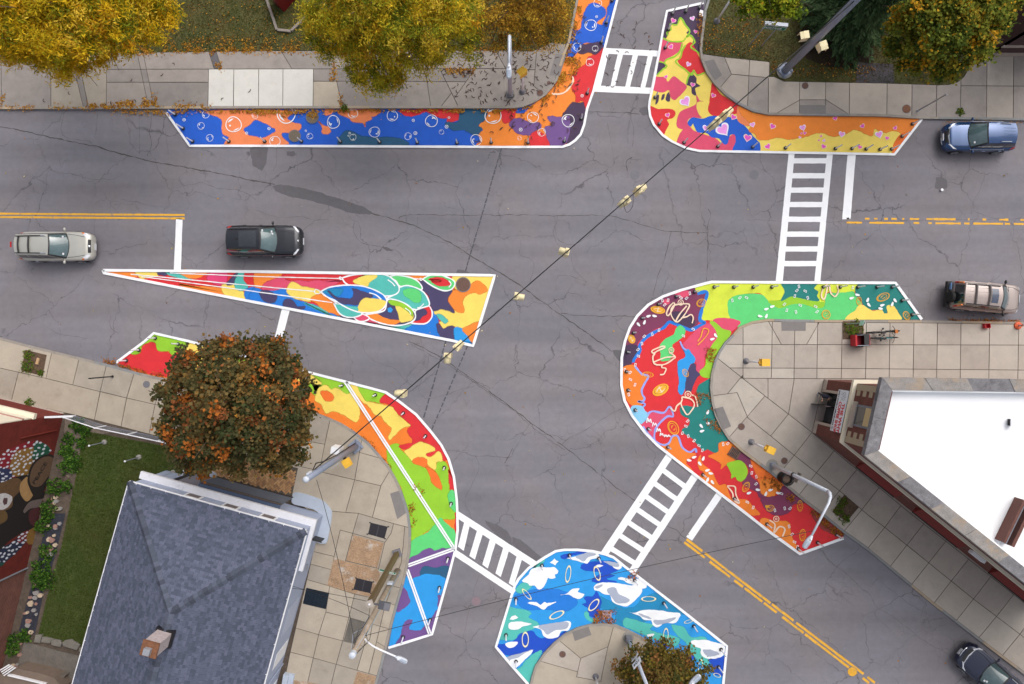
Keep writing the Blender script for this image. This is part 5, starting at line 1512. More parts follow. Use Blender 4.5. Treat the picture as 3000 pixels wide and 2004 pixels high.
# name board
bd0, bd1 = wp(2457.6, 1140.5, 2.75), wp(2431.5, 1260.5, 2.75)
bu = (bd1 - bd0)
bl_ = bu.length
bu.normalize()
bn = Vector((fn.x, fn.y, 0))
top0 = bd0 + Vector((0, 0, 1.04))
sign = empty('shop_sign', bd0, label='white shop sign with red letters above the coffee shop door', cat='sign')
up = (Vector((0, 0, 1)) - bn * 0.06).normalized()
bm = MB()
q = [bd0 - bd0, bu * bl_, bu * bl_ + up * 1.04, up * 1.04]
bm.add([v for v in q] + [v - bn * 0.06 for v in q], [(0, 1, 2, 3), (7, 6, 5, 4), (3, 2, 6, 7), (1, 0, 4, 5), (0, 3, 7, 4), (2, 1, 5, 6)])
bm.build('board', mat('sign_white', C(232, 236, 246), 0.5, 0.02), sign)
def on_board(u, v, name, body, size, m, xs=1.0):
 M_ = Matrix.Identity(4)
 for r_ in range(3):
  M_[r_][0], M_[r_][1], M_[r_][2] = bu[r_], up[r_], (bn if True else bn)[r_]
 o_ = bu * u + up * v + bn * 0.006
 M_.translation = o_
 return text_mesh(name, body, size, m, sign, M_, 0.002, 'CENTER', xs, 0.045)
on_board(bl_ * 0.66, 0.82, 'lettering', 'THE WHY', 0.38, M_RED, 1.0)
on_board(bl_ * 0.65, 0.46, 'lettering', 'COFFEE SHOP', 0.38, M_RED, 0.76)
on_board(bl_ * 0.5, 0.14, 'lettering', 'FAMILY OWNED & OPERATED SINCE 1976', 0.17, M_INK, 0.74)
# line drawing of diners at the left of the board (a plain outline sketch)
sk = MB()
for k in range(3):
 cx, cy = 0.2 + 0.17 * k, 0.72 + 0.1 * (k % 2)
 pts = [bu * (cx + 0.07 * cos(t)) + up * (cy + 0.1 * sin(t)) + bn * 0.008 for t in [2 * pi * i / 10 for i in range(11)]]
 sk.tube(pts, 0.006, 4)
 sk.tube([bu * (cx - 0.08) + up * (cy - 0.35) + bn * 0.008, bu * (cx - 0.02) + up * (cy - 0.12) + bn * 0.008, bu * (cx + 0.1) + up * (cy - 0.3) + bn * 0.008], 0.006, 4)
sk.build('line_drawing', M_INK, sign)
for k in (0.25, 0.8):
 MB().tube([bu * bl_ * k + up * 1.0, bu * bl_ * k + up * 1.08 - bn * 0.3], 0.015, 6).build('bracket', M_BLACK, sign)
# closed awnings on the diagonal wall
M_AWN = mat('red_awning', C(122, 36, 32), 0.7, 0.12, 4)
so = outs[2]
for t0, t1, lab in ((2.3, 5.2, 'folded dark red awning on the diagonal wall nearest the shop corner'), (6.6, 10.0, 'folded dark red awning halfway along the diagonal shop wall'), (12.4, 16.5, 'folded dark red awning on the diagonal wall by the dark parked car')):
 aw = empty('awning', label=lab, cat='awning', group='awnings on the shop')
 q = [s2 + sdir * t0 + so * 0.01, s2 + sdir * t1 + so * 0.01]
 z0, z1, dp = 2.35, 2.95, 0.34
 vs = [(*q[0], z1), (*q[1], z1), (*(q[1] + so * dp), z0 + 0.12), (*(q[0] + so * dp), z0 + 0.12), (*(q[1] + so * dp), z0), (*(q[0] + so * dp), z0), (*q[1], z0), (*q[0], z0)]
 mesh('canopy', vs, [(0, 3, 2, 1), (3, 5, 4, 2), (5, 7, 6, 4), (0, 7, 5, 3), (1, 2, 4, 6), (0, 1, 6, 7)], M_AWN, aw)
 MB().tube([Vector((*(q[0] + so * (dp + 0.03)), z0 + 0.02)), Vector((*(q[1] + so * (dp + 0.03)), z0 + 0.02))], 0.035, 8).build('roller', M_BLACK, aw)
q = s2 + sdir * 10.6 + so * 0.2
wl = empty('wall_sign', label='small white projecting light box on the diagonal shop wall', cat='sign')
MB().box((q.x, q.y, 3.3), (0.95, 0.2, 0.34), Matrix.Rotation(math.atan2(sdir.y, sdir.x), 3, 'Z')).build('box', M_WHT, wl)
MB().box((q.x - so.x * 0.12, q.y - so.y * 0.12, 3.3), (0.08, 0.2, 0.1)).build('bracket', M_GALV, wl)
# ---- dark brick building in the top right corner
nb = empty('brick_building', label='dark brick building at the top right corner behind the maple', cat='building')
c0, c1 = gp(2893, 163), gp(3090, 163)
wall_quad('wall', c0, c1, 0.1, 7.0, B_DARK, nb)
wall_quad('wall', c0 + Vector((0, 6)), c0, 0.1, 7.0, B_DARK, nb)
MB().prism([tuple(c0 + Vector((0.1, 0.1))), tuple(c1 + Vector((0, 0.1))), tuple(c1 + Vector((0, 6))), tuple(c0 + Vector((0.1, 6)))], 6.6, 7.05).build('roof', M_COPE2, nb)
for z0, z1, d in ((0.1, 0.42, 0.1), (1.3, 1.52, 0.07)):
 MB().prism([tuple(c0 + Vector((-d, -d))), tuple(c1 + Vector((0, -d))), tuple(c1), tuple(c0 + Vector((-d, 0)))], z0, z1).build('stone_band', M_STONE, nb)
# ---- red painted brick building on the left
rb = empty('brick_building', label='red painted brick building with a lion mural on its side', cat='building')
ra, rz_ = gp(190, 1212), gp(8, 1968)
rdir = (rz_ - ra).normalized()
rend = ra + rdir * 19
rmid = ra + rdir * 9.9
rf = gp(-80, 1146)
ZB = 7.4
wall_quad('side_wall', rmid, ra, 0.05, ZB, B_RED, rb)
wall_quad('side_wall', rend, rmid, 0.05, ZB, B_OLD, rb)
wall_quad('front_wall', ra, rf, 0.05, ZB, B_RED, rb)
MB().prism([tuple(ra + Vector((-0.25, -0.1))), tuple(rf), tuple(rf + rdir * 19), tuple(rend + Vector((-0.25, 0)))], ZB - 0.4, ZB + 0.05).build('roof', M_COPE, rb)
rn = Vector((-rdir.y, rdir.x))
if rn.x < 0:
 rn = -rn
ff = (rf - ra).normalized()
fnn = Vector((-ff.y, ff.x))
if fnn.y < 0:
 fnn = -fnn
def rfront(name, t0, t1, z0, z1, d, m):
 p = [ra + ff * t0 + fnn * 0.003, ra + ff * t1 + fnn * 0.003, ra + ff * t1 + fnn * d, ra + ff * t0 + fnn * d]
 return MB().prism([tuple(q) for q in p], z0, z1).build(name, m, rb)
M_PINKT = mat('faded_trim', C(186, 140, 130), 0.8, 0.1, 3)
rfront('cornice', -0.1, 7, 2.75, 2.98, 0.32, M_CREAM)
rfront('fascia_board', 0.0, 7, 2.99, 3.6, 0.08, M_CREAM)
rfront('fascia_stripe', 0.0, 7, 3.61, 3.75, 0.1, M_PINKT)
rfront('upper_panel', 0.0, 7, 3.76, 5.6, 0.06, M_CREAM)
rfront('upper_window', 2.3, 3.8, 4.0, 5.2, 0.075, M_GLASS)
rfront('plinth', -0.02, 7, 0.06, 0.22, 0.08, M_STONE)
q0 = ra - rdir * 0.0 + rn * 0.02
MB().box((q0.x + 0.85, q0.y + 0.02, 1.9), (1.7, 0.12, 0.05), Matrix.Rotation(R(2), 3, 'Z')).build('flashing', M_WHT, rb)
for t in (1.5, 9.95):
 p = ra + rdir * t + rn * 0.06
 MB().tube([(p.x, p.y, 0.1), (p.x, p.y, ZB - 0.5)] if t > 5 else [(ra.x + rdir.x * 1.0 + rn.x * 0.06, ra.y + rdir.y * 1.0 + rn.y * 0.06, 0.5), (ra.x + rdir.x * 1.05 + rn.x * 0.06, ra.y + rdir.y * 1.05 + rn.y * 0.06, 3.6)], 0.05, 8).build('downpipe', mat('pipe_red', C(118, 40, 30), 0.6, 0.05) if t < 5 else M_GALV, rb)
def on_wall(px, py, off):
 rx, ry = (px - 1500) / S, (1002 - py) / S
 den = rx * rdir.y - ry * rdir.x
 k = (ra.x * rdir.y - ra.y * rdir.x) / den      # 1 / r
 z = H * (1 - k)
 return Vector((rx * k + rn.x * off, ry * k + rn.y * off, z))
def zr(s_):
 return [(x / 2.852, 1150 + y / 2.852) for x, y in nums(s_)]
WP = {}
wall_layer = [0.004]
def wall_shape(name, s_, rgb, parent=None):
 key = 'wall_paint_%d_%d_%d' % rgb
 m = mat(key, C(*rgb), 0.8, 0.16, 5, fine=0.08, fscale=30)
 wall_layer[0] += 0.0012
 pts = [on_wall(x, y, wall_layer[0]) for x, y in catmull(zr(s_), True, 6)]
 nrm = sum(((pts[i - 1]).cross(pts[i]) for i in range(len(pts))), Vector())
 if nrm.dot(Vector((rn.x, rn.y, 0))) < 0:
  pts.reverse()
 return mesh(name, pts, [tuple(range(len(pts)))], m, parent or rb)
DISC = '-60,560 0,530 60,480 130,450 200,420 300,405 380,425 435,490 340,545 280,600 245,690 120,715 60,745 -60,800'
CRES = '-60,1330 0,1300 100,1250 200,1170 255,1128 240,1200 180,1290 100,1370 0,1450 -60,1490'
wall_shape('mural_disc', DISC, (142, 26, 42))
wall_shape('mural_gold', '130,500 200,470 290,460 280,540 270,620 230,700 100,690 80,620', (150, 110, 50))
wall_shape('mural_teal', '290,412 380,430 425,490 350,540 270,560 280,480', (28, 92, 70))
wall_shape('mural_navy', '-60,650 80,640 90,720 -60,800', (48, 54, 92))
wall_shape('mural_crescent', CRES, (40, 48, 74))
wall_shape('mural_teal', '-60,1440 20,1420 40,1430 0,1455 -60,1490', (28, 80, 70))
wall_shape('mural_red', '140,1230 200,1170 250,1130 240,1200 190,1240 150,1260', (130, 26, 40))
def dabs(name, region, n, seed):
 rg = zr(region)
 rnd = random.Random(seed)
 xs, ys = [p[0] for p in rg], [p[1] for p in rg]
 done, vs, fs = [], [], []
 wall_layer[0] += 0.0012
 tries = 0
 while len(done) < n and tries < 5000:
  tries += 1
  c = (rnd.uniform(min(xs), max(xs)), rnd.uniform(min(ys), max(ys)))
  if not inside(c, rg) or any(math.hypot(c[0] - d[0], c[1] - d[1]) < 9.5 for d in done):
   continue
  done.append(c)
  a = rnd.uniform(0, 0.9) - 0.9
  l, w_ = rnd.uniform(3.6, 6.2), rnd.uniform(2.2, 3.4)
  b0 = len(vs)
  for i in range(8):
   t = -2 * pi * i / 8
   vs.append(on_wall(c[0] + l * cos(t) * cos(a) - w_ * sin(t) * sin(a), c[1] + l * cos(t) * sin(a) + w_ * sin(t) * cos(a), wall_layer[0]))
  fs.append(tuple(range(b0, b0 + 8)))
 o_ = mesh(name, vs, fs, mat('wall_paint_white', C(226, 228, 238), 0.8, 0.05), rb)
 o_['kind'] = 'stuff'
dabs('white_dabs', DISC, 75, 3)
dabs('white_dabs', CRES, 34, 5)
wall_shape('mural_lion', '-60,800 0,780 60,730 200,690 240,700 280,800 400,850 385,960 300,1120 200,1160 100,1220 -60,1310', (34, 26, 26))
wall_shape('mural_mane', '-60,800 60,735 150,715 190,790 110,880 90,960 -60,1000', (112, 82, 54))
wall_shape('mural_muzzle', '-20,860 40,840 100,870 100,900 60,960 0,980 -20,930', (220, 214, 214))
wall_shape('mural_mouth', '30,880 60,880 55,930 30,940 20,910', (96, 66, 70))
wall_shape('mural_arm', '165,770 200,720 235,705 285,790 272,860 220,910 170,850', (190, 148, 98))
wall_shape('mural_leg', '190,990 250,910 380,880 400,850 395,920 330,960 250,970 200,1010', (120, 104, 100))
wall_shape('mural_cuff', '250,985 370,955 345,1060 295,1120 242,1080', (88, 40, 44))
wall_shape('mural_paw', '-60,1020 40,990 60,1050 20,1090 -60,1110', (116, 88, 52))
wall_shape('mural_drum', '235,1160 312,1118 312,1200 265,1268 220,1250', (150, 110, 50))
wall_shape('mural_boot', '228,705 262,600 340,532 425,518 472,570 452,655 400,730 345,860 290,880 232,770', (40, 32, 30))
wall_shape('mural_sole', '246,700 276,610 345,545 420,535 456,575 438,650 388,715 335,780 275,785 248,755', (112, 86, 66))
ub = -rdir
pe_ = on_wall(330 / 2.852, 1150 + 672 / 2.852, wall_layer[0] + 0.004)
M_ = Matrix.Identity(4)
uu = Vector((ub.x, ub.y, 0))
vv = Vector((0, 0, 1))
uu2 = (uu * 0.86 - vv * 0.5).normalized()
vv2 = (uu * 0.5 + vv * 0.86).normalized()
nn = Vector((rn.x, rn.y, 0))
for r_ in range(3):
 M_[r_][0], M_[r_][1], M_[r_][2] = uu2[r_], vv2[r_], nn[r_]
M_.translation = pe_
text_mesh('lettering', 'PEACE', 0.5, M_INK, rb, M_, 0.001)
# ---- grey house with slate roof
ZE, RISE = 4.2, 2.6
e1, e2 = Vector(W((378.5, 1412), ZE)), Vector(W((896.5, 1556.5), ZE))
hf = (e2 - e1).normalized()
hs_ = Vector((hf.y, -hf.x))
HW = (e2 - e1).length / 2
HL = 16.0
house = empty('grey_house', (0, 0, 0), label='grey-blue house with slate shingle hip roof at lower left', cat='house')
M_SID = mat('blue_grey_siding', C(170, 180, 204), 0.7, 0.05, 2, fine=0.03)
OV = 0.08
w1, w2 = e1 + hf * OV + hs_ * OV, e2 - hf * OV + hs_ * OV
w3, w4 = w2 + hs_ * HL, w1 + hs_ * HL
MB().prism([tuple(w1), tuple(w2), tuple(w3), tuple(w4)], 0.1, ZE - 0.05).build('wall', M_SID, house)
ap = e1 + hf * HW + hs_ * HW
ap3 = Vector((ap.x, ap.y, ZE + RISE))
rend3 = Vector((ap.x + hs_.x * (HL - HW), ap.y + hs_.y * (HL - HW), ZE + RISE))
E1, E2 = Vector((*e1, ZE)), Vector((*e2, ZE))
E3, E4 = E2 + Vector((*hs_, 0)) * HL, E1 + Vector((*hs_, 0)) * HL
roof = mesh('roof', [E1, E2, E3, E4, ap3, rend3], [(0, 1, 4), (1, 2, 5, 4), (3, 0, 4, 5), (0, 3, 2, 1), (2, 3, 5)], mat('roof_felt', C(58, 62, 74), 0.9, 0.1), house)
M_SHING = mat('slate_shingle', C(84, 90, 108), 0.9, 0.1, 5, fine=0.16, fscale=50, attr=True)
def shingles(A, B, Cc, D):
 """courses on the plane A-B (eave) to D-C (top)"""
 eu = (B - A).normalized()
 nrm = (B - A).cross(D - A).normalized()
 if nrm.z < 0:
  nrm = -nrm
 ev = nrm.cross(eu)
 if ev.z < 0:
  ev = -ev
 loc = lambda p: ((p - A).dot(eu), (p - A).dot(ev))
 poly = [loc(p) for p in (A, B, Cc, D)]
 hv = max(p[1] for p in poly)
 vs, fs, cs = [], [], []
 ex = 0.15
 nrow = int(hv / ex)
 for r_ in range(nrow):
  v0, v1 = r_ * ex, (r_ + 1) * ex + 0.03
  vm = (r_ + 0.5) * ex
  xs = []
  for i in range(4):
   a, b = poly[i], poly[(i + 1) % 4]
   if (a[1] - vm) * (b[1] - vm) < 0:
    xs.append(a[0] + (b[0] - a[0]) * (vm - a[1]) / (b[1] - a[1]))
  if len(xs) < 2:
   continue
  x0, x1 = min(xs), max(xs)
  u = x0 - random.uniform(0, 0.3)
  while u < x1:
   w_ = random.choice((0.17, 0.22, 0.3, 0.34))
   a, b = max(u + 0.006, x0), min(u + w_ - 0.006, x1)
   if b - a > 0.02:
    th = random.choice((0.012, 0.016, 0.028))
    k0 = len(vs)
    vs += [A + eu * a + ev * v0 + nrm * (th + 0.006), A + eu * b + ev * v0 + nrm * (th + 0.006), A + eu * b + ev * v1 + nrm * 0.006, A + eu * a + ev * v1 + nrm * 0.006, A + eu * a + ev * v0 + nrm * 0.002, A + eu * b + ev * v0 + nrm * 0.002]
    fs += [(k0, k0 + 1, k0 + 2, k0 + 3), (k0 + 4, k0 + 5, k0 + 1, k0)]
    t = random.choice((0.74, 0.84, 0.95, 1.0, 1.08, 1.2))
    c_ = C(86 * (0.9 + 0.1 * t), 92, 112)
    cs += [(c_[0] * t, c_[1] * t, c_[2] * t, 1)] * 6
   u += w_
 o_ = mesh('shingle_field', vs, fs, M_SHING, house, cols=cs)
 o_['kind'] = 'stuff'
shingles(E1, E2, ap3, ap3 + (E1 - E2) * 0.0001)
shingles(E2, E3, rend3, ap3)
shingles(E4, E1, ap3, rend3)
M_CAP = [mat('ridge_cap_%d' % i, C(*c), 0.9, 0.12, 6, fine=0.14, fscale=50) for i, c in enumerate(((76, 82, 98), (88, 94, 112), (66, 71, 86)))]
cap_me = None
def ridge(a, b):
 d = b - a
 n_ = int(d.length / 0.26)
 ang = math.atan2(d.y, d.x)
 pitch = math.atan2(d.z, math.hypot(d.x, d.y))
 for i in range(n_):
  p = a.lerp(b, (i + 0.5) / n_)
  m = M_CAP[random.randrange(3)]
  me = bpy.data.meshes.get('ridge_cap_' + m.name)
  if me is None:
   me = bpy.data.meshes.new('ridge_cap_' + m.name)
   vs = [(-0.15, -0.22, -0.08), (0.13, -0.22, -0.115), (-0.15, 0, 0.06), (0.13, 0, 0.012), (-0.15, 0.22, -0.08), (0.13, 0.22, -0.115), (-0.15, -0.22, -0.13), (-0.15, 0, 0.0), (-0.15, 0.22, -0.13)]
   me.from_pydata(vs, [], [(0, 1, 3, 2), (2, 3, 5, 4), (6, 0, 2, 7), (7, 2, 4, 8)])
   me.materials.append(m)
  o_ = bpy.data.objects.new('ridge_cap', me)
  col.objects.link(o_)
  o_.parent = house
  o_.location = p + Vector((0, 0, 0.05))
  o_.rotation_euler = (0, -pitch, ang)
ridge(E1, ap3)
ridge(E2, ap3)
ridge(rend3, ap3)
# gutter with brackets
for a, b in ((E1, E2), (E2, E3), (E4, E1)):
 d = (b - a)
 o2 = Vector((*(hf if a is E2 else (-hf if a is E4 else -hs_)), 0)) * 0.05
 gt = MB().tube([a + o2 + Vector((0, 0, -0.03)), b + o2 + Vector((0, 0, -0.03))], 0.038, 8).build('gutter', M_WHT, house)
 n_ = int(d.length / 0.85)
 for i in range(n_):
  p = a.lerp(b, (i + 0.5) / n_)
  ii = -o2.normalized()
  MB().box(p + ii * 0.03 + Vector((0, 0, 0.025)), (0.17 if abs(ii.x) > 0.5 else 0.035, 0.035 if abs(ii.x) > 0.5 else 0.17, 0.02)).build('gutter_strap', M_WHT, gt)
def hbox(name, u0, u1, d0, d1, z0, z1, m, parent=house, face='front'):
 if face == 'front':
  o_, a, b = w1, hf, -hs_
 else:
  o_, a, b = w2, hs_, hf
 p = [o_ + a * u0 + b * d0, o_ + a * u1 + b * d0, o_ + a * u1 + b * d1, o_ + a * u0 + b * d1]
 return MB().prism([tuple(q) for q in p], z0, z1).build(name, m, parent)
FW = (w2 - w1).length
M_LEDGE = mat('white_ledge', C(238, 238, 244), 0.7, 0.06, 2, stain=(C(190, 190, 200), 2.5, 0.58, 0.7, 0.6))
hbox('ledge', -0.2, FW + 0.24, 0.003, 0.42, 2.75, 2.95, M_LEDGE)
hbox('ledge', 0.004, 2.7, 0.003, 0.24, 2.75, 2.95, M_LEDGE, face='side')
for t in (2.9, 5.15, 7.4):
 wf = hbox('window', t, t + 0.95, 0.002, 0.05, 3.1, 3.75, M_WHT)
 hbox('pane', t + 0.12, t + 0.83, 0.051, 0.06, 3.2, 3.66, mat('brown_pane', C(92, 76, 68), 0.4, 0.2, 10), wf)
M_AWG = mat('grey_awning', C(92, 94, 102), 0.7, 0.08, 2)
M_AWB = mat('blue_grey_awning', C(84, 100, 128), 0.6, 0.06, 2)
M_FASC = mat('dark_fascia', C(40, 36, 42), 0.6, 0.1, 3)
M_BRNT = mat('brown_trim', C(92, 80, 74), 0.7, 0.1, 3)
def px_prism(name, pts, zr_, z0, z1, m, parent=None, mside=None):
 return MB().prism(WW(pts, zr_), z0, z1, 0, 1 if mside else None).build(name, [m, mside] if mside else m, parent)
aw = empty('awning', label='large dark grey shop awning on the front of the grey house', cat='awning')
px_prism('canopy', [(636, 1399), (857, 1459), (822, 1482), (585, 1414)], 2.35, 2.1, 2.35, M_AWG, aw, M_FASC)
px_prism('trim', [(588, 1410), (823, 1476), (821, 1480), (585, 1414)], 2.45, 2.36, 2.45, M_BRNT, aw)
px_prism('back_panel', [(584, 1415), (821, 1481), (818, 1492), (580, 1424)], 2.4, 2.3, 2.42, M_AWB, aw)
aw = empty('awning', label='small pale grey awning at the left end of the house front', cat='awning')
px_prism('canopy', [(570, 1389), (625, 1402), (575, 1424), (520, 1408)], 2.2, 2.05, 2.2, mat('pale_awning', C(134, 130, 136), 0.7, 0.06, 2), aw, M_FASC)
px_prism('side_panel', [(555, 1386), (569, 1389), (520, 1408), (506, 1404)], 2.15, 1.9, 2.15, M_FASC, aw)
M_STEP = mat('painted_step', C(186, 196, 212), 0.75, 0.06, 2, stain=(C(150, 156, 168), 2.2, 0.6, 0.75, 0.5))
Z4 = lambda s_: [(480 + x / 4.48, 1350 + y / 4.48) for x, y in nums(s_)]
st = tag(MB().prism(WW(catmull(Z4('1720,415 1900,450 2080,520 2180,620 2205,720 2150,1040 2110,1080 2040,1075 1985,1010 2045,780 2045,700 1980,640 1850,600 1700,560 1685,500'), True, 4), 0.2), 0.1, 0.29).build('entrance_step', M_STEP), 'pale grey curved entrance step round the house corner', 'step')
tag(MB().prism(WW(catmull([(560, 1375), (587, 1373), (618, 1380), (633, 1388), (632, 1396), (625, 1402), (568, 1389), (560, 1386)], True, 4), 0.2), 0.1, 0.29).build('entrance_step', M_STEP), 'pale grey step at the left end of the house front', 'step')
sb = MB()
for k in range(2):
 sb.prism(WW([(833 + k * 14, 1972 + k * 2), (848 + k * 14, 1976 + k * 2), (835 + k * 14, 2050), (820 + k * 14, 2050)], 0.3), 0.1, 0.5 - 0.18 * k)
o_ = tag(sb.build('side_steps', M_STEP), 'two low concrete steps at the side door of the grey house', 'steps')
# side wall: door outlines, drain pipe, meters, hanging sign bracket
hbox('side_door', 8.0, 9.0, 0.002, 0.03, 0.4, 2.5, M_WHT, face='side')
hbox('side_door', 10.6, 11.6, 0.002, 0.03, 0.4, 2.5, M_WHT, face='side')
hbox('wall_panel', 5.2, 6.9, 0.002, 0.015, 0.6, 2.6, mat('siding_light', C(186, 194, 214), 0.7, 0.04), face='side')
hbox('meter_box', 2.9, 3.2, 0.002, 0.14, 1.2, 1.6, M_GALV, face='side')
for t in (9.7, 12.2):
 q = w2 + hs_ * t + hf * 0.06
 MB().tube([(q.x, q.y, 0.2), (q.x, q.y, ZE - 0.2)], 0.04, 8).build('downpipe', M_SID, house)
q = w2 + hs_ * 0.9
hb = empty('hanging_sign', (q.x, q.y, 0), label='black hanging sign on a bracket at the house corner', cat='sign')
M2 = MB()
M2.tube([(hf.x * 0.0, hf.y * 0.0, 2.55), (hf.x * 0.85, hf.y * 0.85, 2.55)], 0.02, 6)
M2.tube([(hf.x * 0.05, hf.y * 0.05, 2.2), (hf.x * 0.6, hf.y * 0.6, 2.55)], 0.015, 6)
M2.build('bracket', M_BLACK, hb)
MB().box((hf.x * 0.45, hf.y * 0.45, 2.1), (0.6, 0.04, 0.7), Matrix.Rotation(math.atan2(hf.y, hf.x), 3, 'Z')).build('board', M_BLACK, hb)
# chimney
pc = Vector((ap.x, ap.y)) + hs_ * 1.35
ch = empty('chimney')
ch.parent = roof
M_WBR = mat('whitewashed_brick', C(186, 172, 172), 0.9, 0.2, 7, 0.4, 30)
rot = Matrix.Rotation(math.atan2(hf.y, hf.x), 3, 'Z')
MB().box((pc.x, pc.y, ZE + RISE - 0.15 + 0.7), (0.78, 0.72, 1.5), rot).build('stack', M_WBR, ch)
MB().box((pc.x, pc.y, ZE + RISE + 1.34), (0.86, 0.8, 0.1), rot).build('cap', mat('rusty_cap', C(128, 84, 58), 0.8, 0.3, 6), ch)
MB().box((pc.x - 0.05, pc.y - 0.06, ZE + RISE + 1.5), (0.34, 0.34, 0.22), rot).build('flue', mat('flue_metal', C(170, 172, 180), 0.5, 0.1, metal=0.3), ch)
MB().box((pc.x, pc.y, ZE + RISE - 0.1), (0.98, 0.92, 0.3), rot).build('flashing', M_BLACK, ch)
# ---- low brown building at the bottom left edge
lb = empty('low_building', label='low brown flat roofed building with white edge at the bottom left', cat='building')
Z8 = lambda s_: [(x / 8.386, 1840 + y / 8.386) for x, y in nums(s_)]
M_TAN = mat('tan_siding', C(122, 106, 94), 0.85, 0.12, 3)
px_prism('roof', Z8('370,1010 950,1130 1300,1240 1500,1500 1450,1700 -200,1700 -200,1150 150,1150'), 1.2, 0.1, 1.1, M_TAN, lb)
px_prism('edge_trim', Z8('190,1140 1120,1370 1110,1400 180,1180'), 1.25, 1.101, 1.25, M_WHT, lb)
for k in range(4):
 px_prism('white_board', Z8('%d,%d %d,%d %d,%d %d,%d' % (150 + 50 * k, 930 + 25 * k, 185 + 50 * k, 945 + 25 * k, -40 + 30 * k, 1080 + 45 * k, -60 + 30 * k, 1060 + 45 * k)), 1.5, 1.26, 1.34, M_WHT, lb)
px_prism('low_wall', Z8('1430,1130 1610,1170 1380,1375 1230,1310'), 0.6, 0.1, 0.62, mat('block_wall', C(112, 104, 96), 0.9, 0.15, 4), lb)
# ============================================================ TREES AND PLANTS
M_LEAF = leaf_mat('foliage', 0.3)
M_NEEDLE = leaf_mat('needles', 0.1)
M_BARK = mat('bark', C(96, 84, 72), 0.95, 0.25, 6, 0.6, 30)
def cols_lin(lst):
 return np.array([C(*c)[:3] for c in lst])
def quads_mesh(name, P, U_, V_, colr, m, parent, kite=0.0):
 """one quad per leaf: centre P, half axes U_, V_ (N,3)"""
 n = len(P)
 co = np.empty((n, 4, 3), np.float32)
 co[:, 0] = P - U_
 co[:, 1] = P - V_ + U_ * kite
 co[:, 2] = P + U_
 co[:, 3] = P + V_ + U_ * kite
 me = bpy.data.meshes.new(name)
 me.vertices.add(4 * n)
 me.vertices.foreach_set('co', co.ravel())
 me.loops.add(4 * n)
 me.loops.foreach_set('vertex_index', np.arange(4 * n, dtype=np.int32))
 me.polygons.add(n)
 me.polygons.foreach_set('loop_start', np.arange(0, 4 * n, 4, dtype=np.int32))
 me.polygons.foreach_set('loop_total', np.full(n, 4, np.int32))
 c4 = np.ones((n, 4, 4), np.float32)
 c4[:, :, :3] = colr[:, None, :]
 a = me.color_attributes.new('col', 'FLOAT_COLOR', 'POINT')
 a.data.foreach_set('color', c4.ravel())
 me.materials.append(m)
 me.update(calc_edges=True)
 o_ = bpy.data.objects.new(name, me)
 col.objects.link(o_)
 o_.parent = parent
 return o_
def unit(v):
 return v / (np.linalg.norm(v, axis=1, keepdims=True) + 1e-9)
def leaf_axes(n, length, width, flat_bias, jitter=0.35):
 nz = RNG.normal(size=(n, 3))
 nz[:, 2] = np.abs(nz[:, 2]) + flat_bias
 nz = unit(nz)
 u = RNG.normal(size=(n, 3))
 u = unit(np.cross(nz, u))
 v = np.cross(nz, u)
 s = (1 + jitter * RNG.uniform(-1, 1, (n, 1)))
 return u * length / 2 * s, v * width / 2 * s
def crown_points(blobs, per_m2, sub=5.0, sig=0.26, flatten=0.6):
 """blobs: (px, py, z, radius in photo px at that height). returns points and clump ids"""
 P, K, Bi = [], [], []
 kid = 0
 for bi, (px, py, z, rp) in enumerate(blobs):
  c = W3(px, py, z)
  r = rp / S * (H - z) / H
  ns = max(4, int(sub * r * r * 2.2))
  d = unit(RNG.normal(size=(ns, 3)))
  d[:, 2] = np.where(d[:, 2] < -0.3, -d[:, 2], d[:, 2])
  rad = RNG.uniform(0.45, 1.0, (ns, 1)) ** 0.6
  sc_ = d * rad * np.array([r, r, r * flatten]) + np.array(c)
  nl = int(per_m2 * r * r * pi / ns)
  for s_ in sc_:
   p = RNG.normal(size=(nl, 3)) * np.array([sig, sig, sig * 0.55]) * (0.7 + 0.6 * RNG.random()) + s_
   P.append(p)
   K.append(np.full(nl, kid))
   Bi.append(np.full(nl, bi))
   kid += 1
 return np.concatenate(P), np.concatenate(K), np.concatenate(Bi), kid
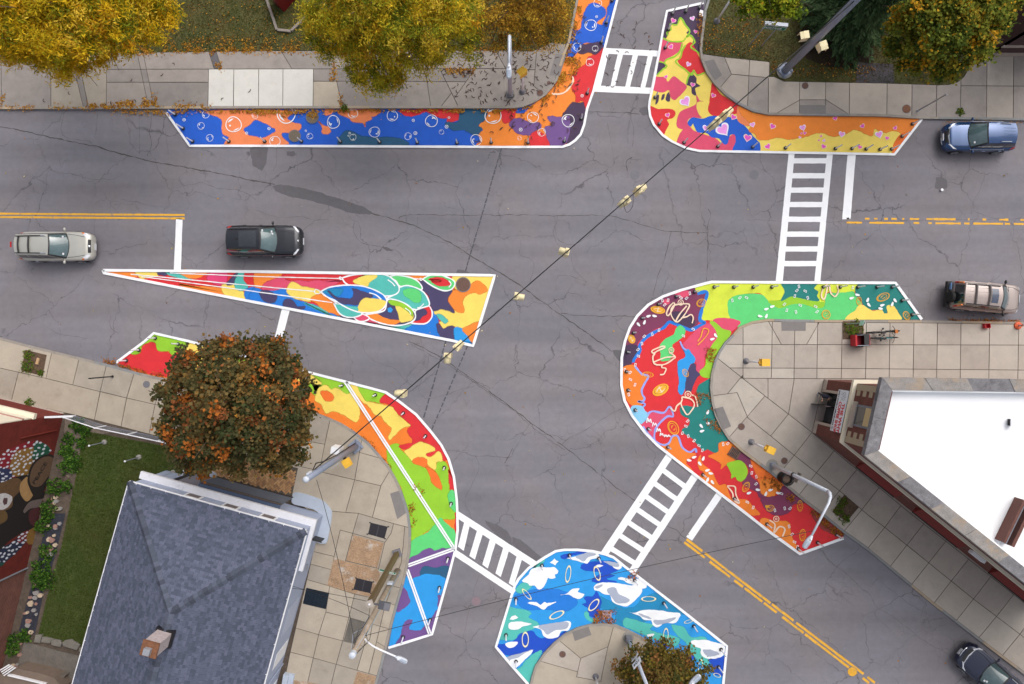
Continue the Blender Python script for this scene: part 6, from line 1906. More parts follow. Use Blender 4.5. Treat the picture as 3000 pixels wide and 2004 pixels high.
def tree(name, label, base_px, blobs, leaf, palette, weights, per_m2=420, sub=5.0, sig=0.26, trunk_r=0.18, flat_bias=0.4, group='trees', hue=None, kite=0.0, droop=0.0, flatten=0.6, limbs=True):
 root = empty(name, W3(*base_px, 0.13), label=label, cat='tree', group=group)
 P, K, Bi, nk = crown_points(blobs, per_m2, sub, sig, flatten)
 base = np.array(root.location)
 pal = cols_lin(palette)
 w = np.array(weights, float)
 kc = RNG.choice(len(pal), nk, p=w / w.sum())
 if hue is not None:
  kc = hue(K, Bi, P, kc, nk)
 leafc = np.where(RNG.random(len(P)) < 0.72, kc[K], RNG.choice(len(pal), len(P), p=w / w.sum()))
 colr = pal[leafc] * RNG.uniform(0.75, 1.25, (len(P), 1))
 u, v = leaf_axes(len(P), leaf[0], leaf[1], flat_bias)
 if droop:
  u[:, 2] -= np.linalg.norm(u, axis=1) * droop * RNG.random(len(P))
 quads_mesh('crown', P - base, u, v, colr, M_LEAF, root, kite)
 tb = MB()
 ctr = P.mean(axis=0) - base
 topz = ctr[2]
 fork = Vector((ctr[0] * 0.25, ctr[1] * 0.25, max(1.6, topz * 0.45)))
 tb.tube([(0, 0, -0.05), (0, 0, 0.5), tuple(fork)], [trunk_r * 1.4, trunk_r, trunk_r * 0.8], 9)
 tb.build('trunk', M_BARK, root, True)
 if limbs:
  lb_ = MB()
  for px, py, z, rp in blobs:
   c = Vector(W3(px, py, z)) - Vector(base)
   mid = fork.lerp(c, 0.5) + Vector((0, 0, 0.35))
   lb_.tube([fork, mid, c], [trunk_r * 0.45, trunk_r * 0.3, trunk_r * 0.1], 6)
   for k in range(4):
    e = c + Vector(RNG.normal(size=3)) * rp / S * 0.5
    lb_.tube([c.lerp(mid, 0.3), e], [trunk_r * 0.14, 0.012], 4)
  lb_.build('limbs', M_BARK, root, True)
 return root
GOLD = [(240, 202, 46), (226, 186, 40), (250, 216, 80), (204, 178, 44), (164, 162, 46), (124, 134, 42), (222, 166, 44)]
b1 = [(-40, 20, 8.5, 140), (60, 60, 8.0, 120), (170, 40, 9, 140), (290, 40, 8.5, 125), (400, 30, 7.5, 100), (462, 48, 6.5, 52), (455, 0, 7, 60), (90, 130, 6.5, 70), (190, 150, 6.5, 78), (285, 140, 6, 60), (355, 112, 6, 55), (415, 95, 5.5, 45), (180, 192, 5.5, 44), (222, 180, 5, 34), (192, 218, 5, 20), (40, 135, 6, 48), (130, 160, 5.5, 40), (310, 165, 5, 30), (120, -70, 9.5, 150), (300, -60, 9, 130), (120, 178, 5, 22), (250, 190, 5, 22)]
tree('honey_locust_tree', 'large golden honey locust in the top left corner', (230, 60), b1, (0.22, 0.05), GOLD, (5, 5, 3, 4, 3.5, 2, 2), 640, 6.5, 0.24, 0.22, 0.25, 'honey locusts along the top', droop=0.5)
b2 = [(960, 40, 7.5, 75), (1040, 30, 8.5, 100), (1150, 30, 9, 110), (1260, 40, 8.5, 100), (1340, 40, 7.5, 75), (930, 85, 6, 45), (980, 130, 6, 55), (1070, 120, 7, 80), (1180, 120, 7, 80), (1280, 110, 6.5, 70), (1360, 100, 6, 50), (1060, 190, 5.5, 55), (1110, 215, 5.5, 52), (1155, 235, 5, 40), (1125, 262, 4.8, 26), (1075, 235, 5, 36), (1180, 190, 5.5, 42), (1230, 165, 5.5, 40), (1250, 195, 5, 28), (1310, 160, 5.5, 34), (1020, 165, 5.5, 42), (1380, 140, 5, 30), (1100, -60, 9.5, 140), (1260, -50, 9, 120), (930, 20, 7, 50)]
tree('honey_locust_tree', 'yellow-green honey locust hanging over the pavement at top centre', (1140, 90), b2, (0.2, 0.05), [(236, 204, 58), (214, 186, 48), (246, 216, 84), (192, 182, 56), (156, 162, 52), (120, 132, 44), (212, 160, 46)], (4, 4.5, 2.5, 4.5, 4, 2, 1.5), 600, 6.5, 0.23, 0.2, 0.25, 'honey locusts along the top', droop=0.5)
b3 = [(1450, 20, 6.5, 60), (1520, 30, 6.5, 70), (1590, 40, 6, 62), (1640, 20, 6, 45), (1440, 90, 5.5, 48), (1500, 100, 5.2, 50), (1560, 110, 5, 46), (1610, 100, 5, 40), (1540, 60, 6, 60), (1650, 60, 5, 30), (1460, 130, 4.5, 26), (1560, -40, 7, 90), (1600, 128, 4.6, 24)]
tree('honey_locust_tree', 'thin bronze honey locust beside the side street kerb', (1560, 60), b3, (0.17, 0.045), [(204, 160, 58), (176, 132, 54), (222, 184, 70), (148, 112, 56), (128, 118, 54)], (4, 4, 3, 3, 1.5), 420, 6, 0.22, 0.13, 0.25, 'honey locusts along the top', droop=0.5)
def maple_hue(K, Bi, P, kc, nk):
 cen = np.zeros((nk, 3))
 for a in range(3):
  cen[:, a] = np.bincount(K, P[:, a], nk) / np.maximum(1, np.bincount(K, minlength=nk))
 px = cen[:, 0] * S / ((H - cen[:, 2]) / H) + 1500
 py = 1002 - cen[:, 1] * S / ((H - cen[:, 2]) / H)
 f = np.clip((620 - px) / 130, 0, 1) * 0.7 + np.clip((1120 - py) / 90, 0, 1) * 0.45 + ((px > 700) & (px < 800) & (py > 1040) & (py < 1140)) * 0.7
 r = RNG.random(nk)
 return np.where(r < f * 0.6, RNG.choice([3, 4, 4, 6], nk), kc)
b4 = [(600, 1080, 7, 90), (690, 1070, 7.5, 90), (780, 1060, 7, 80), (560, 1160, 6.5, 85), (660, 1170, 8.5, 115), (770, 1160, 8, 105), (840, 1130, 6.5, 70), (530, 1240, 6, 65), (620, 1260, 7, 95), (730, 1260, 7.5, 105), (820, 1230, 6.8, 85), (560, 1310, 5.8, 62), (640, 1330, 6, 68), (730, 1335, 6, 66), (800, 1310, 6, 70), (870, 1210, 5.5, 42), (880, 1290, 5.2, 34), (830, 1370, 5, 24), (490, 1165, 5.5, 30), (800, 1035, 5.5, 30), (640, 1030, 5.5, 34), (590, 1360, 5, 36), (860, 1330, 5.2, 30), (600, 1020, 5.2, 18), (840, 1050, 5.5, 34), (700, 1375, 5, 20)]
tree('maple_tree', 'round brown and orange maple over the flame mural kerb', (768, 1196), b4, (0.19, 0.17), [(104, 96, 62), (122, 104, 66), (86, 84, 56), (190, 114, 54), (158, 98, 60), (206, 140, 56), (138, 110, 64), (78, 86, 54)], (4, 3.5, 4, 0.5, 0.8, 0.25, 1.6, 2.5), 300, 6, 0.2, 0.17, 0.8, 'maples', maple_hue, 0.2)
b5 = [(2690, 70, 6.5, 85), (2770, 60, 7.5, 100), (2860, 50, 7.5, 100), (2640, 110, 5.5, 50), (2630, 160, 4.8, 34), (2700, 140, 6, 70), (2780, 140, 6.2, 75), (2860, 110, 6, 70), (2670, 190, 4.8, 36), (2730, 190, 5, 42), (2800, 190, 4.8, 36), (2905, 90, 5.5, 44), (2880, 140, 5, 36), (2700, 10, 7.5, 70), (2800, -10, 8, 100), (2900, -10, 7.5, 90), (2770, 215, 4.3, 18), (2840, 165, 5, 30), (2640, 60, 6, 36), (2930, 30, 6, 40)]
tree('maple_tree', 'bushy green and orange maple at top right beside the brick building', (2745, 110), b5, (0.17, 0.15), [(120, 128, 52), (140, 142, 56), (100, 114, 48), (216, 164, 50), (188, 148, 50), (162, 146, 54), (78, 94, 44)], (4, 3.5, 3, 1.4, 1.4, 2.4, 1.8), 330, 6, 0.18, 0.15, 0.8, 'maples', None, 0.2)
b6 = [(2190, 0, 5, 44), (2240, -10, 5.5, 55), (2290, 15, 5, 42), (2275, 42, 4.5, 18), (2330, -5, 5, 40), (2225, 18, 4.5, 30)]
tree('maple_tree', 'yellow-green maple top peeking in above the green street sign', (2235, 10), b6, (0.16, 0.14), [(136, 148, 42), (116, 134, 40), (168, 166, 50), (96, 118, 40), (206, 160, 46)], (4, 4, 2, 3, 0.7), 330, 6, 0.18, 0.1, 0.8, 'maples', None, 0.2)
b7 = [(1890, 1945, 2.67, 58), (1950, 1930, 2.67, 52), (1990, 1960, 2.6, 55), (1930, 1985, 3.1, 75), (2010, 2000, 2.79, 55), (1850, 1985, 2.48, 48), (1870, 1920, 2.48, 30), (1915, 1895, 2.36, 24), (2055, 1985, 2.23, 22), (2075, 1960, 2.17, 14), (1820, 1955, 2.23, 22), (1955, 1895, 2.36, 20), (1960, 2040, 3.1, 80), (1870, 2040, 2.79, 60), (2010, 1910, 2.36, 20)]
tree('small_tree', 'small olive-brown street tree on the bottom traffic island', (1925, 1955), b7, (0.15, 0.13), [(112, 98, 52), (130, 104, 58), (94, 90, 48), (148, 104, 62), (136, 120, 52), (84, 86, 48)], (4, 3, 3.5, 1.8, 1.6, 2), 320, 7, 0.17, 0.1, 0.8, 'maples', None, 0.2)
def spruce(label, base_px, height, radius):
 root = empty('spruce_tree', W3(*base_px, 0.13), label=label, cat='tree')
 pos, U_, V_, cc = [], [], [], []
 pal = cols_lin([(86, 106, 72), (72, 94, 62), (100, 122, 84), (62, 82, 54)])
 z = 0.7
 bark = MB()
 while z < height - 0.2:
  rr = radius * (1 - z / height) ** 0.85
  nb = max(5, int(11 * (0.4 + 0.6 * rr / radius)))
  for k in range(nb):
   a = 2 * pi * (k + RNG.random() * 0.6) / nb + z * 1.7
   L_ = rr * RNG.uniform(0.8, 1.1)
   d = np.array([cos(a), sin(a), 0.0])
   t_ = np.array([-sin(a), cos(a), 0.0])
   shade = RNG.integers(0, 4)
   n = int(26 * L_) + 8
   s = RNG.random(n) ** 0.7
   zz = z + 0.22 * np.sin(s * 2.2) - 0.5 * s ** 2 * L_ * 0.55
   spread = (1 - s) * 0.28 * L_ + 0.1
   off = RNG.uniform(-1, 1, n) * spread
   c = np.outer(s * L_, d) + np.outer(off, t_)
   c[:, 2] = zz - np.abs(off) * 0.25 + RNG.normal(size=n) * 0.03
   dirv = d + np.outer(np.sign(off) * RNG.uniform(0.3, 1.0, n), t_)
   dirv = unit(dirv + np.array([0, 0, -0.25]))
   w = unit(np.cross(dirv, np.array([0, 0, 1.0])) + RNG.normal(size=(n, 3)) * 0.25)
   pos.append(c)
   U_.append(dirv * 0.17)
   V_.append(w * 0.045)
   cc.append(pal[np.where(RNG.random(n) < 0.6, shade, RNG.integers(0, 4, n))] * RNG.uniform(0.75, 1.25, (n, 1)))
   if k % 2 == 0:
    bark.tube([(0, 0, z), (d[0] * L_ * 0.8, d[1] * L_ * 0.8, z - 0.2 * L_)], [0.03, 0.008], 4)
  z += 0.15 + 0.05 * RNG.random()
 quads_mesh('crown', np.concatenate(pos), np.concatenate(U_), np.concatenate(V_), np.concatenate(cc), M_NEEDLE, root)
 bark.tube([(0, 0, 0), (0, 0, height)], [0.2, 0.02], 8)
 bark.build('trunk', M_BARK, root)
 return root
spruce('dark green spruce at top right behind the big signal pole', (2462, 62), 9.5, 3.15)
spruce('second dark spruce at the top edge right of the signal pole', (2585, -30), 8.5, 2.7)
# ---- low plants
def plant(px, py, r, h, label, pal, n=260, leaf=0.12, group=None, cat='plant', name='leafy_plant', zb=0.13):
 root = empty(name, W3(px, py, zb), label=label, cat=cat, group=group)
 d = unit(RNG.normal(size=(n, 3)))
 d[:, 2] = np.abs(d[:, 2])
 P = d * RNG.uniform(0.3, 1.0, (n, 1)) ** 0.5 * np.array([r, r, h])
 P *= 1 + 0.25 * np.sin(np.arctan2(d[:, 1], d[:, 0]) * 5 + px)[:, None] * np.array([1, 1, 0])
 u, v = leaf_axes(n, leaf, leaf * 0.8, 1.0)
 colr = cols_lin(pal)[RNG.integers(0, len(pal), n)] * RNG.uniform(0.75, 1.25, (n, 1))
 quads_mesh('foliage', P, u, v, colr, M_LEAF, root, 0.2)
 st = MB()
 for k in range(5):
  a = 2 * pi * k / 5
  st.tube([(0, 0, -0.02), (cos(a) * r * 0.5, sin(a) * r * 0.5, h * 0.7)], [0.012, 0.006], 4)
 st.build('stems', M_BARK, root)
 return root
GRN = [(78, 112, 44), (62, 96, 38), (96, 130, 54), (50, 80, 36)]
WALLP = [(230, 1245, 0.5), (250, 1262, 0.45), (205, 1285, 0.42), (240, 1298, 0.38), (198, 1320, 0.5), (215, 1342, 0.55), (200, 1365, 0.55), (222, 1360, 0.45), (165, 1425, 0.6), (196, 1424, 0.4), (146, 1488, 0.6), (128, 1540, 0.55), (140, 1512, 0.4), (140, 1615, 0.55), (128, 1668, 0.75), (138, 1700, 0.6), (120, 1700, 0.6), (45, 1875, 0.55), (75, 1862, 0.45), (35, 1905, 0.4)]
for i, (x, y, r_) in enumerate(WALLP):
 plant(x, y, r_, r_ * 0.8, 'leafy green plant beside the lion wall, %s counting down from the fence' % WORDS[i], GRN, int(420 * r_), 0.13, 'plants along the lion wall')
for x, y, r_, lab in ((88, 1180, 0.35, 'small fern growing at the foot of the red front wall'), (84, 1075, 0.5, 'green weeds in the lower corner of the left tree pit'), (84, 1040, 0.36, 'green weeds in the upper corner of the left tree pit'), (120, 1092, 0.24, 'little weed at the right edge of the left tree pit'), (2812, 328, 0.28, 'weed growing from a pavement joint near the blue car'), (2490, 962, 0.42, 'green weeds on the left of the pit by the bicycles'), (2512, 955, 0.42, 'green weeds on the right of the pit by the bicycles'), (2500, 980, 0.36, 'weeds beside the red trailer'), (2466, 1470, 0.4, 'grass tuft at the top of the pit along the diagonal street'), (2455, 1495, 0.36, 'grass tuft in the middle of the pit along the diagonal street'), (2474, 1520, 0.36, 'grass tuft at the bottom of the pit along the diagonal street'), (1010, 315, 0.25, 'tiny weed on the kerb above the bubble mural')):
 plant(x, y, r_, r_ * 0.5, lab, [(90, 120, 44), (72, 104, 38), (112, 136, 50), (120, 110, 50)], int(420 * r_), 0.09, 'weeds in the pavement')
# soil pits in the pavement
for q in ([(75, 1025), (137, 1040), (125, 1102), (62, 1085)], [(2469, 941), (2530, 941), (2530, 994), (2469, 994)], [(2474, 1449), (2516, 1486), (2480, 1529), (2438, 1500)]):
 o_ = MB().prism(WW(q, ZS), 0.1, 0.152).build('tree_pit', mat('pit_soil', C(96, 76, 60), 0.95, 0.35, 5, 0.7, 40, fine=0.35, fscale=22))
 tag(o_, kind='structure')
p = W3(112, 1058, 0.15)
tag(MB().box((p.x, p.y, 0.2), (0.16, 0.4, 0.08), Matrix.Rotation(R(-15), 3, 'Z')).build('cardboard_box', mat('cardboard', C(196, 160, 120), 0.9, 0.05)), 'flattened cardboard box lying in the left tree pit', 'box')
# ---- grass, fallen leaves, pods
def scatter_in(poly_px, n, z):
 w = np.array(WW(poly_px, z))
 lo, hi = w.min(axis=0), w.max(axis=0)
 wl = [tuple(q) for q in w]
 out = []
 while len(out) < n:
  for q in RNG.uniform(lo, hi, (n, 2)):
   if inside(q, wl):
    out.append((q[0], q[1]))
    if len(out) >= n:
     break
 a = np.empty((n, 3))
 a[:, :2] = out
 a[:, 2] = z
 return a
def stuff_obj(o_, label, cat):
 tag(o_, label, cat, kind='stuff')
 return o_
def grass(poly, n, pal, label, z=0.135):
 P = scatter_in(poly, n, z)
 d = unit(np.c_[RNG.normal(size=(n, 2)), RNG.uniform(0.3, 0.9, n)])
 w = unit(np.cross(d, np.array([0, 0, 1.0])))
 u = d * RNG.uniform(0.03, 0.07, (n, 1))
 P = P + u
 g_ = np.array([noise.noise(Vector((x * 0.45, y * 0.45, 2))) for x, y, _ in P])
 pl = cols_lin(pal)
 k = np.clip(((g_ + 0.55) / 1.1 * len(pl) + RNG.normal(size=n) * 0.7).astype(int), 0, len(pl) - 1)
 stuff_obj(quads_mesh('grass', P, u, w * 0.012, pl[k] * RNG.uniform(0.75, 1.25, (n, 1)), M_LEAF, None), label, 'grass')
grass(LAWN_NW, 42000, [(58, 70, 28), (70, 80, 32), (86, 86, 36), (112, 94, 44), (70, 64, 32)], 'leaf-strewn grass lawn under the honey locusts')
grass(LAWN_NE, 26000, [(62, 68, 32), (78, 76, 36), (96, 84, 42), (84, 66, 40), (64, 52, 36)], 'brownish grass lawn under the trees at top right')
grass(GARDEN, 34000, [(62, 84, 30), (72, 92, 34), (84, 96, 40), (60, 76, 28), (96, 92, 46)], 'short green lawn between the red building and the grey house')
def leaves_on(label, polys, n, pal, size, z, name='fallen_leaves'):
 Ps = [scatter_in(q, int(n * f), z) for q, f in polys]
 P = np.concatenate(Ps)
 P[:, :2] += RNG.normal(size=(len(P), 2)) * np.where(RNG.random((len(P), 1)) < 0.25, 0.16, 0.05)
 keep = np.array([noise.noise(Vector((x * 1.6, y * 1.6, 6))) + 0.6 * noise.noise(Vector((x * 5, y * 5, 4))) for x, y, _ in P]) + RNG.normal(size=len(P)) * 0.15 > -0.12
 P = P[keep]
 n = len(P)
 P[:, 2] += RNG.uniform(0.0, 0.025, n)
 u, v = leaf_axes(n, size, size * 0.6, 2.2, 0.5)
 colr = cols_lin(pal)[RNG.integers(0, len(pal), n)] * RNG.uniform(0.7, 1.2, (n, 1))
 return stuff_obj(quads_mesh(name, P, u, v, colr, M_LEAF, None), label, 'leaves')
ORG = [(206, 146, 58), (184, 124, 50), (222, 170, 76), (158, 102, 48), (196, 150, 50)]
BRN = [(150, 96, 52), (176, 112, 54), (126, 82, 48), (196, 136, 66)]
leaves_on('drift of golden leaves along the kerb above the bubble mural', [([(330, 322), (560, 322), (560, 331), (480, 336), (330, 330)], 0.1), ([(560, 321), (760, 321), (760, 331), (560, 329)], 0.08), ([(740, 321), (900, 320), (905, 332), (820, 338), (745, 334)], 0.13), ([(900, 320), (1150, 320), (1150, 327), (900, 328)], 0.1), ([(1140, 320), (1480, 319), (1470, 330), (1200, 328)], 0.14), ([(895, 330), (930, 330), (930, 348), (895, 345)], 0.03), ([(1480, 319), (1560, 306), (1610, 275), (1620, 280), (1570, 312), (1490, 328)], 0.06), ([(1632, 215), (1650, 163), (1690, 170), (1700, 200), (1660, 240), (1632, 255)], 0.16), ([(1656, 160), (1690, 20), (1705, 20), (1690, 80), (1668, 160)], 0.08)], 5200, ORG, 0.1, 0.07)
leaves_on('drift of golden leaves on the pavement edge at top left', [([(-60, 148), (450, 147), (450, 157), (-60, 158)], 0.22), ([(380, 140), (1000, 138), (1000, 154), (380, 156)], 0.4), ([(1000, 140), (1500, 138), (1500, 151), (1000, 153)], 0.16), ([(-20, 276), (16, 276), (14, 316), (-20, 316)], 0.03), ([(20, 310), (260, 313), (260, 318), (20, 318)], 0.05), ([(262, 306), (330, 305), (340, 317), (262, 317)], 0.06), ([(340, 300), (400, 295), (420, 285), (445, 272), (460, 290), (458, 312), (345, 316)], 0.17), ([(460, 308), (620, 305), (620, 316), (460, 316)], 0.06), ([(1298, 200), (1392, 200), (1385, 222), (1320, 220)], 0.06), ([(965, 190), (985, 190), (985, 240), (965, 240)], 0.03), ([(988, 270), (1002, 270), (1002, 310), (992, 310)], 0.025), ([(628, 185), (650, 185), (650, 204), (628, 204)], 0.02)], 5200, ORG, 0.1, 0.15)
leaves_on('golden leaves scattered through the grass at the top left', [([(430, 112), (900, 108), (930, 145), (400, 148)], 0.6), ([(480, 0), (950, 0), (950, 110), (480, 110)], 0.22), ([(1380, 60), (1640, 60), (1610, 130), (1400, 140)], 0.3)], 2600, ORG + [(120, 92, 48), (104, 84, 46)], 0.085, 0.17)
leaves_on('brown leaves lying in the grass and kerb at top right', [([(2065, 60), (2250, 40), (2250, 170), (2065, 150)], 0.4), ([(2250, 180), (2560, 190), (2560, 235), (2270, 225)], 0.3), ([(2048, 40), (2056, 40), (2050, 140), (2040, 140)], 0.16), ([(2760, 356), (2990, 358), (2990, 364), (2760, 362)], 0.15)], 1300, BRN + ORG, 0.09, 0.16)
leaves_on('brown leaves gathered along the kerbs of the coloured murals', [([(2070, 1020), (2096, 1020), (2090, 1060), (2066, 1060)], 0.06), ([(2030, 1150), (2085, 1150), (2092, 1215), (2050, 1200)], 0.08), ([(2060, 1220), (2120, 1240), (2126, 1275), (2080, 1255)], 0.06), ([(2228, 1395), (2270, 1405), (2290, 1440), (2240, 1425)], 0.1), ([(2305, 1440), (2330, 1455), (2320, 1475), (2300, 1460)], 0.05), ([(2370, 1490), (2395, 1503), (2475, 1565), (2460, 1575), (2400, 1530)], 0.16), ([(1745, 1788), (1808, 1790), (1803, 1827), (1740, 1825)], 0.2), ([(1850, 1850), (1920, 1890), (1900, 1895), (1850, 1862)], 0.1), ([(1755, 1975), (1800, 1995), (1830, 2004), (1750, 2004)], 0.14), ([(302, 1052), (345, 1062), (345, 1070), (310, 1068)], 0.04), ([(345, 1066), (520, 1108), (520, 1116), (340, 1072)], 0.1), ([(1198, 1480), (1215, 1470), (1222, 1530), (1204, 1550)], 0.05), ([(2780, 936), (2990, 939), (2990, 945), (2780, 942)], 0.14), ([(1210, 1420), (1240, 1425), (1240, 1450), (1215, 1445)], 0.015), ([(900, 1205), (1080, 1285), (1150, 1370), (1140, 1372), (1070, 1295), (900, 1212)], 0.06), ([(1840, 1680), (1862, 1680), (1862, 1696), (1840, 1696)], 0.025)], 3400, BRN + [(214, 120, 50)], 0.09, 0.07)
leaves_on('stray leaves dotted over the asphalt', [([(0, 380), (3000, 440), (3000, 900), (2100, 820), (1800, 1300), (1300, 1400), (1000, 1050), (0, 960)], 0.6), ([(1400, 1100), (1850, 1250), (2000, 1500), (2900, 1990), (2100, 1900), (1800, 1600), (1400, 1550)], 0.3), ([(1780, 20), (1940, 40), (1900, 300), (1730, 400)], 0.1)], 170, ORG + [(230, 214, 170), (200, 180, 60)], 0.11, 0.012)
M_POD = mat('pod_brown', C(70, 44, 36), 0.7, 0.2, 6)
pv, pf = [], []
for q, n, z in ((T(1, 0, '1700,470 2348,470 2348,980 1900,980 1700,640'), 95, 0.15), ([(1500, 140), (1640, 135), (1630, 240), (1590, 280), (1500, 300)], 75, 0.15), ([(1640, 180), (1700, 30), (1720, 60), (1690, 260), (1600, 330), (1500, 400), (1480, 330), (1600, 300)], 60, 0.075), ([(1340, 425), (1500, 325), (1700, 330), (1700, 420)], 24, 0.075), (T(0, 0, '300,480 2300,500 2300,960 300,960'), 12, 0.15), ([(1740, 60), (1930, 60), (1900, 260), (1760, 260)], 26, 0.012), (T(1, 0, '1760,640 2000,640 1960,690 1780,690'), 24, 0.16)):
 for x, y, _ in scatter_in(q, n, z):
  a, ln, cv = random.uniform(0, 2 * pi), random.uniform(0.22, 0.36), random.choice((-1, 1)) * random.uniform(1.4, 3.2)
  b0 = len(pv)
  for i in range(7):
   t = i / 6 - 0.5
   th = a + cv * t
   px_, py_ = x + ln / cv * sin(th) , y - ln / cv * cos(th)
   w = 0.024 * (1 - (2 * t) ** 4 * 0.8)
   nx, ny = -sin(th), cos(th)
   pv += [(px_ + nx * w, py_ + ny * w, z + 0.012), (px_ - nx * w, py_ - ny * w, z + 0.012)]
   if i:
    k = b0 + 2 * i
    pf.append((k - 1, k + 1, k, k - 2))
stuff_obj(mesh('seed_pods', pv, pf, M_POD), 'dark curled locust seed pods littering the pavement at top', 'seed pods')
# ---- garden stones
M_ROCK = mat('rock', C(124, 120, 112), 0.9, 0.2, 5, 0.6, 25, fine=0.15)
Z8 = lambda s_: [(x / 8.386, 1840 + y / 8.386) for x, y in nums(s_)]
for i, q in enumerate(('880,160 1050,155 990,365 840,345', '1045,210 1305,255 1225,375 1015,340', '1300,268 1500,300 1525,370 1490,465 1275,415 1250,340', '1530,360 1600,300 1750,275 1975,410 1890,540 1560,440', '1960,480 2080,460 2180,490 2140,640 1945,570')):
 w_ = WW(Z8(q), 0.2)
 b = MB()
 p = ccw(w_)
 n_ = len(p)
 c_ = (sum(v[0] for v in p) / n_, sum(v[1] for v in p) / n_)
 top = [(c_[0] + (x - c_[0]) * 0.86, c_[1] + (y - c_[1]) * 0.86, 0.27) for x, y in p]
 b.add([(x, y, 0.1) for x, y in p] + [(x, y, 0.24) for x, y in p] + top, [tuple(range(2 * n_, 3 * n_))] + [(i_, (i_ + 1) % n_, n_ + (i_ + 1) % n_, n_ + i_) for i_ in range(n_)] + [(n_ + i_, n_ + (i_ + 1) % n_, 2 * n_ + (i_ + 1) % n_, 2 * n_ + i_) for i_ in range(n_)])
 tag(b.build('edging_stone', M_ROCK), 'grey edging stone between lawn and patio, %s from the left' % WORDS[i], 'stone', 'edging stones by the patio')
M_PALE = [mat('pale_rock', C(196, 176, 152), 0.9, 0.15, 5), mat('pink_rock', C(160, 124, 112), 0.9, 0.15, 5), mat('grey_rock', C(150, 146, 144), 0.9, 0.15, 5)]
rocks = []
def nth(i):
 t = ('twenty', 'thirty', 'forty', 'fifty', 'sixty')
 return WORDS[i] if i < 20 else (t[(i - 19) // 10].replace('ty', 'tieth') if (i + 1) % 10 == 0 else t[(i + 1) // 10 - 2] + '-' + WORDS[(i + 1) % 10 - 1])
for q, n in ((T(0, 3, '440,80 560,80 520,330 400,470 380,330'), 16), (T(0, 3, '340,470 430,640 380,760 250,800'), 9), (T(0, 3, '230,800 370,800 330,1090 180,1080'), 10), (T(0, 2, '480,1400 600,1450 560,1560 440,1560'), 8), (T(0, 3, '80,1200 220,1170 170,1420 60,1420'), 8)):
 rocks += [(x, y) for x, y, _ in scatter_in(q, n, 0.12)]
rocks.sort(key=lambda p: -p[1])
for i, (x, y) in enumerate(rocks):
 r_ = random.uniform(0.1, 0.22)
 b = MB()
 n_ = random.choice((5, 6, 7))
 pts = [(x + r_ * random.uniform(0.7, 1.2) * cos(2 * pi * k / n_), y + r_ * random.uniform(0.6, 1.0) * sin(2 * pi * k / n_)) for k in range(n_)]
 b.prism(pts, 0.1, 0.16 + r_ * 0.3)
 tag(b.build('border_rock', M_PALE[i % 3]), 'loose rock in the stony bed by the lion wall, %s from the top' % nth(i), 'rock', 'rocks in the stony bed')
# ============================================================ VEHICLES
M_TYRE = mat('tyre', C(34, 33, 35), 0.85, 0.1, 8)
M_RIM = mat('alloy_rim', C(176, 178, 184), 0.3, 0.06, 6, metal=0.7)
M_CHROME = mat('chrome', C(214, 216, 222), 0.15, 0.03, 4, metal=0.85)
M_CLAD = mat('black_plastic', C(38, 37, 40), 0.6, 0.08, 6)
M_SHIELD = mat('windscreen', C(88, 110, 114), 0.06, 0.3, 1.6, coat=1.0)
M_SIDEG = mat('side_glass', C(40, 44, 46), 0.05, 0.3, 1.6, coat=1.0)
M_LAMP = mat('headlamp', C(226, 228, 236), 0.12, 0.08, 12, coat=1.0)
M_TAIL = mat('tail_lamp', C(196, 26, 30), 0.2, 0.15, 12, coat=1.0)
M_AMBER = mat('amber_lamp', C(236, 132, 46), 0.2, 0.1, 12, coat=1.0)
M_PLATE = mat('plate', C(222, 224, 230), 0.5, 0.05, 20)
def paint(name, rgb, rough=0.32, metal=0.25):
 return mat('car_paint_' + name, C(*rgb), rough, 0.05, 2.0, metal=metal, coat=1.0, fine=0.02, fscale=200)
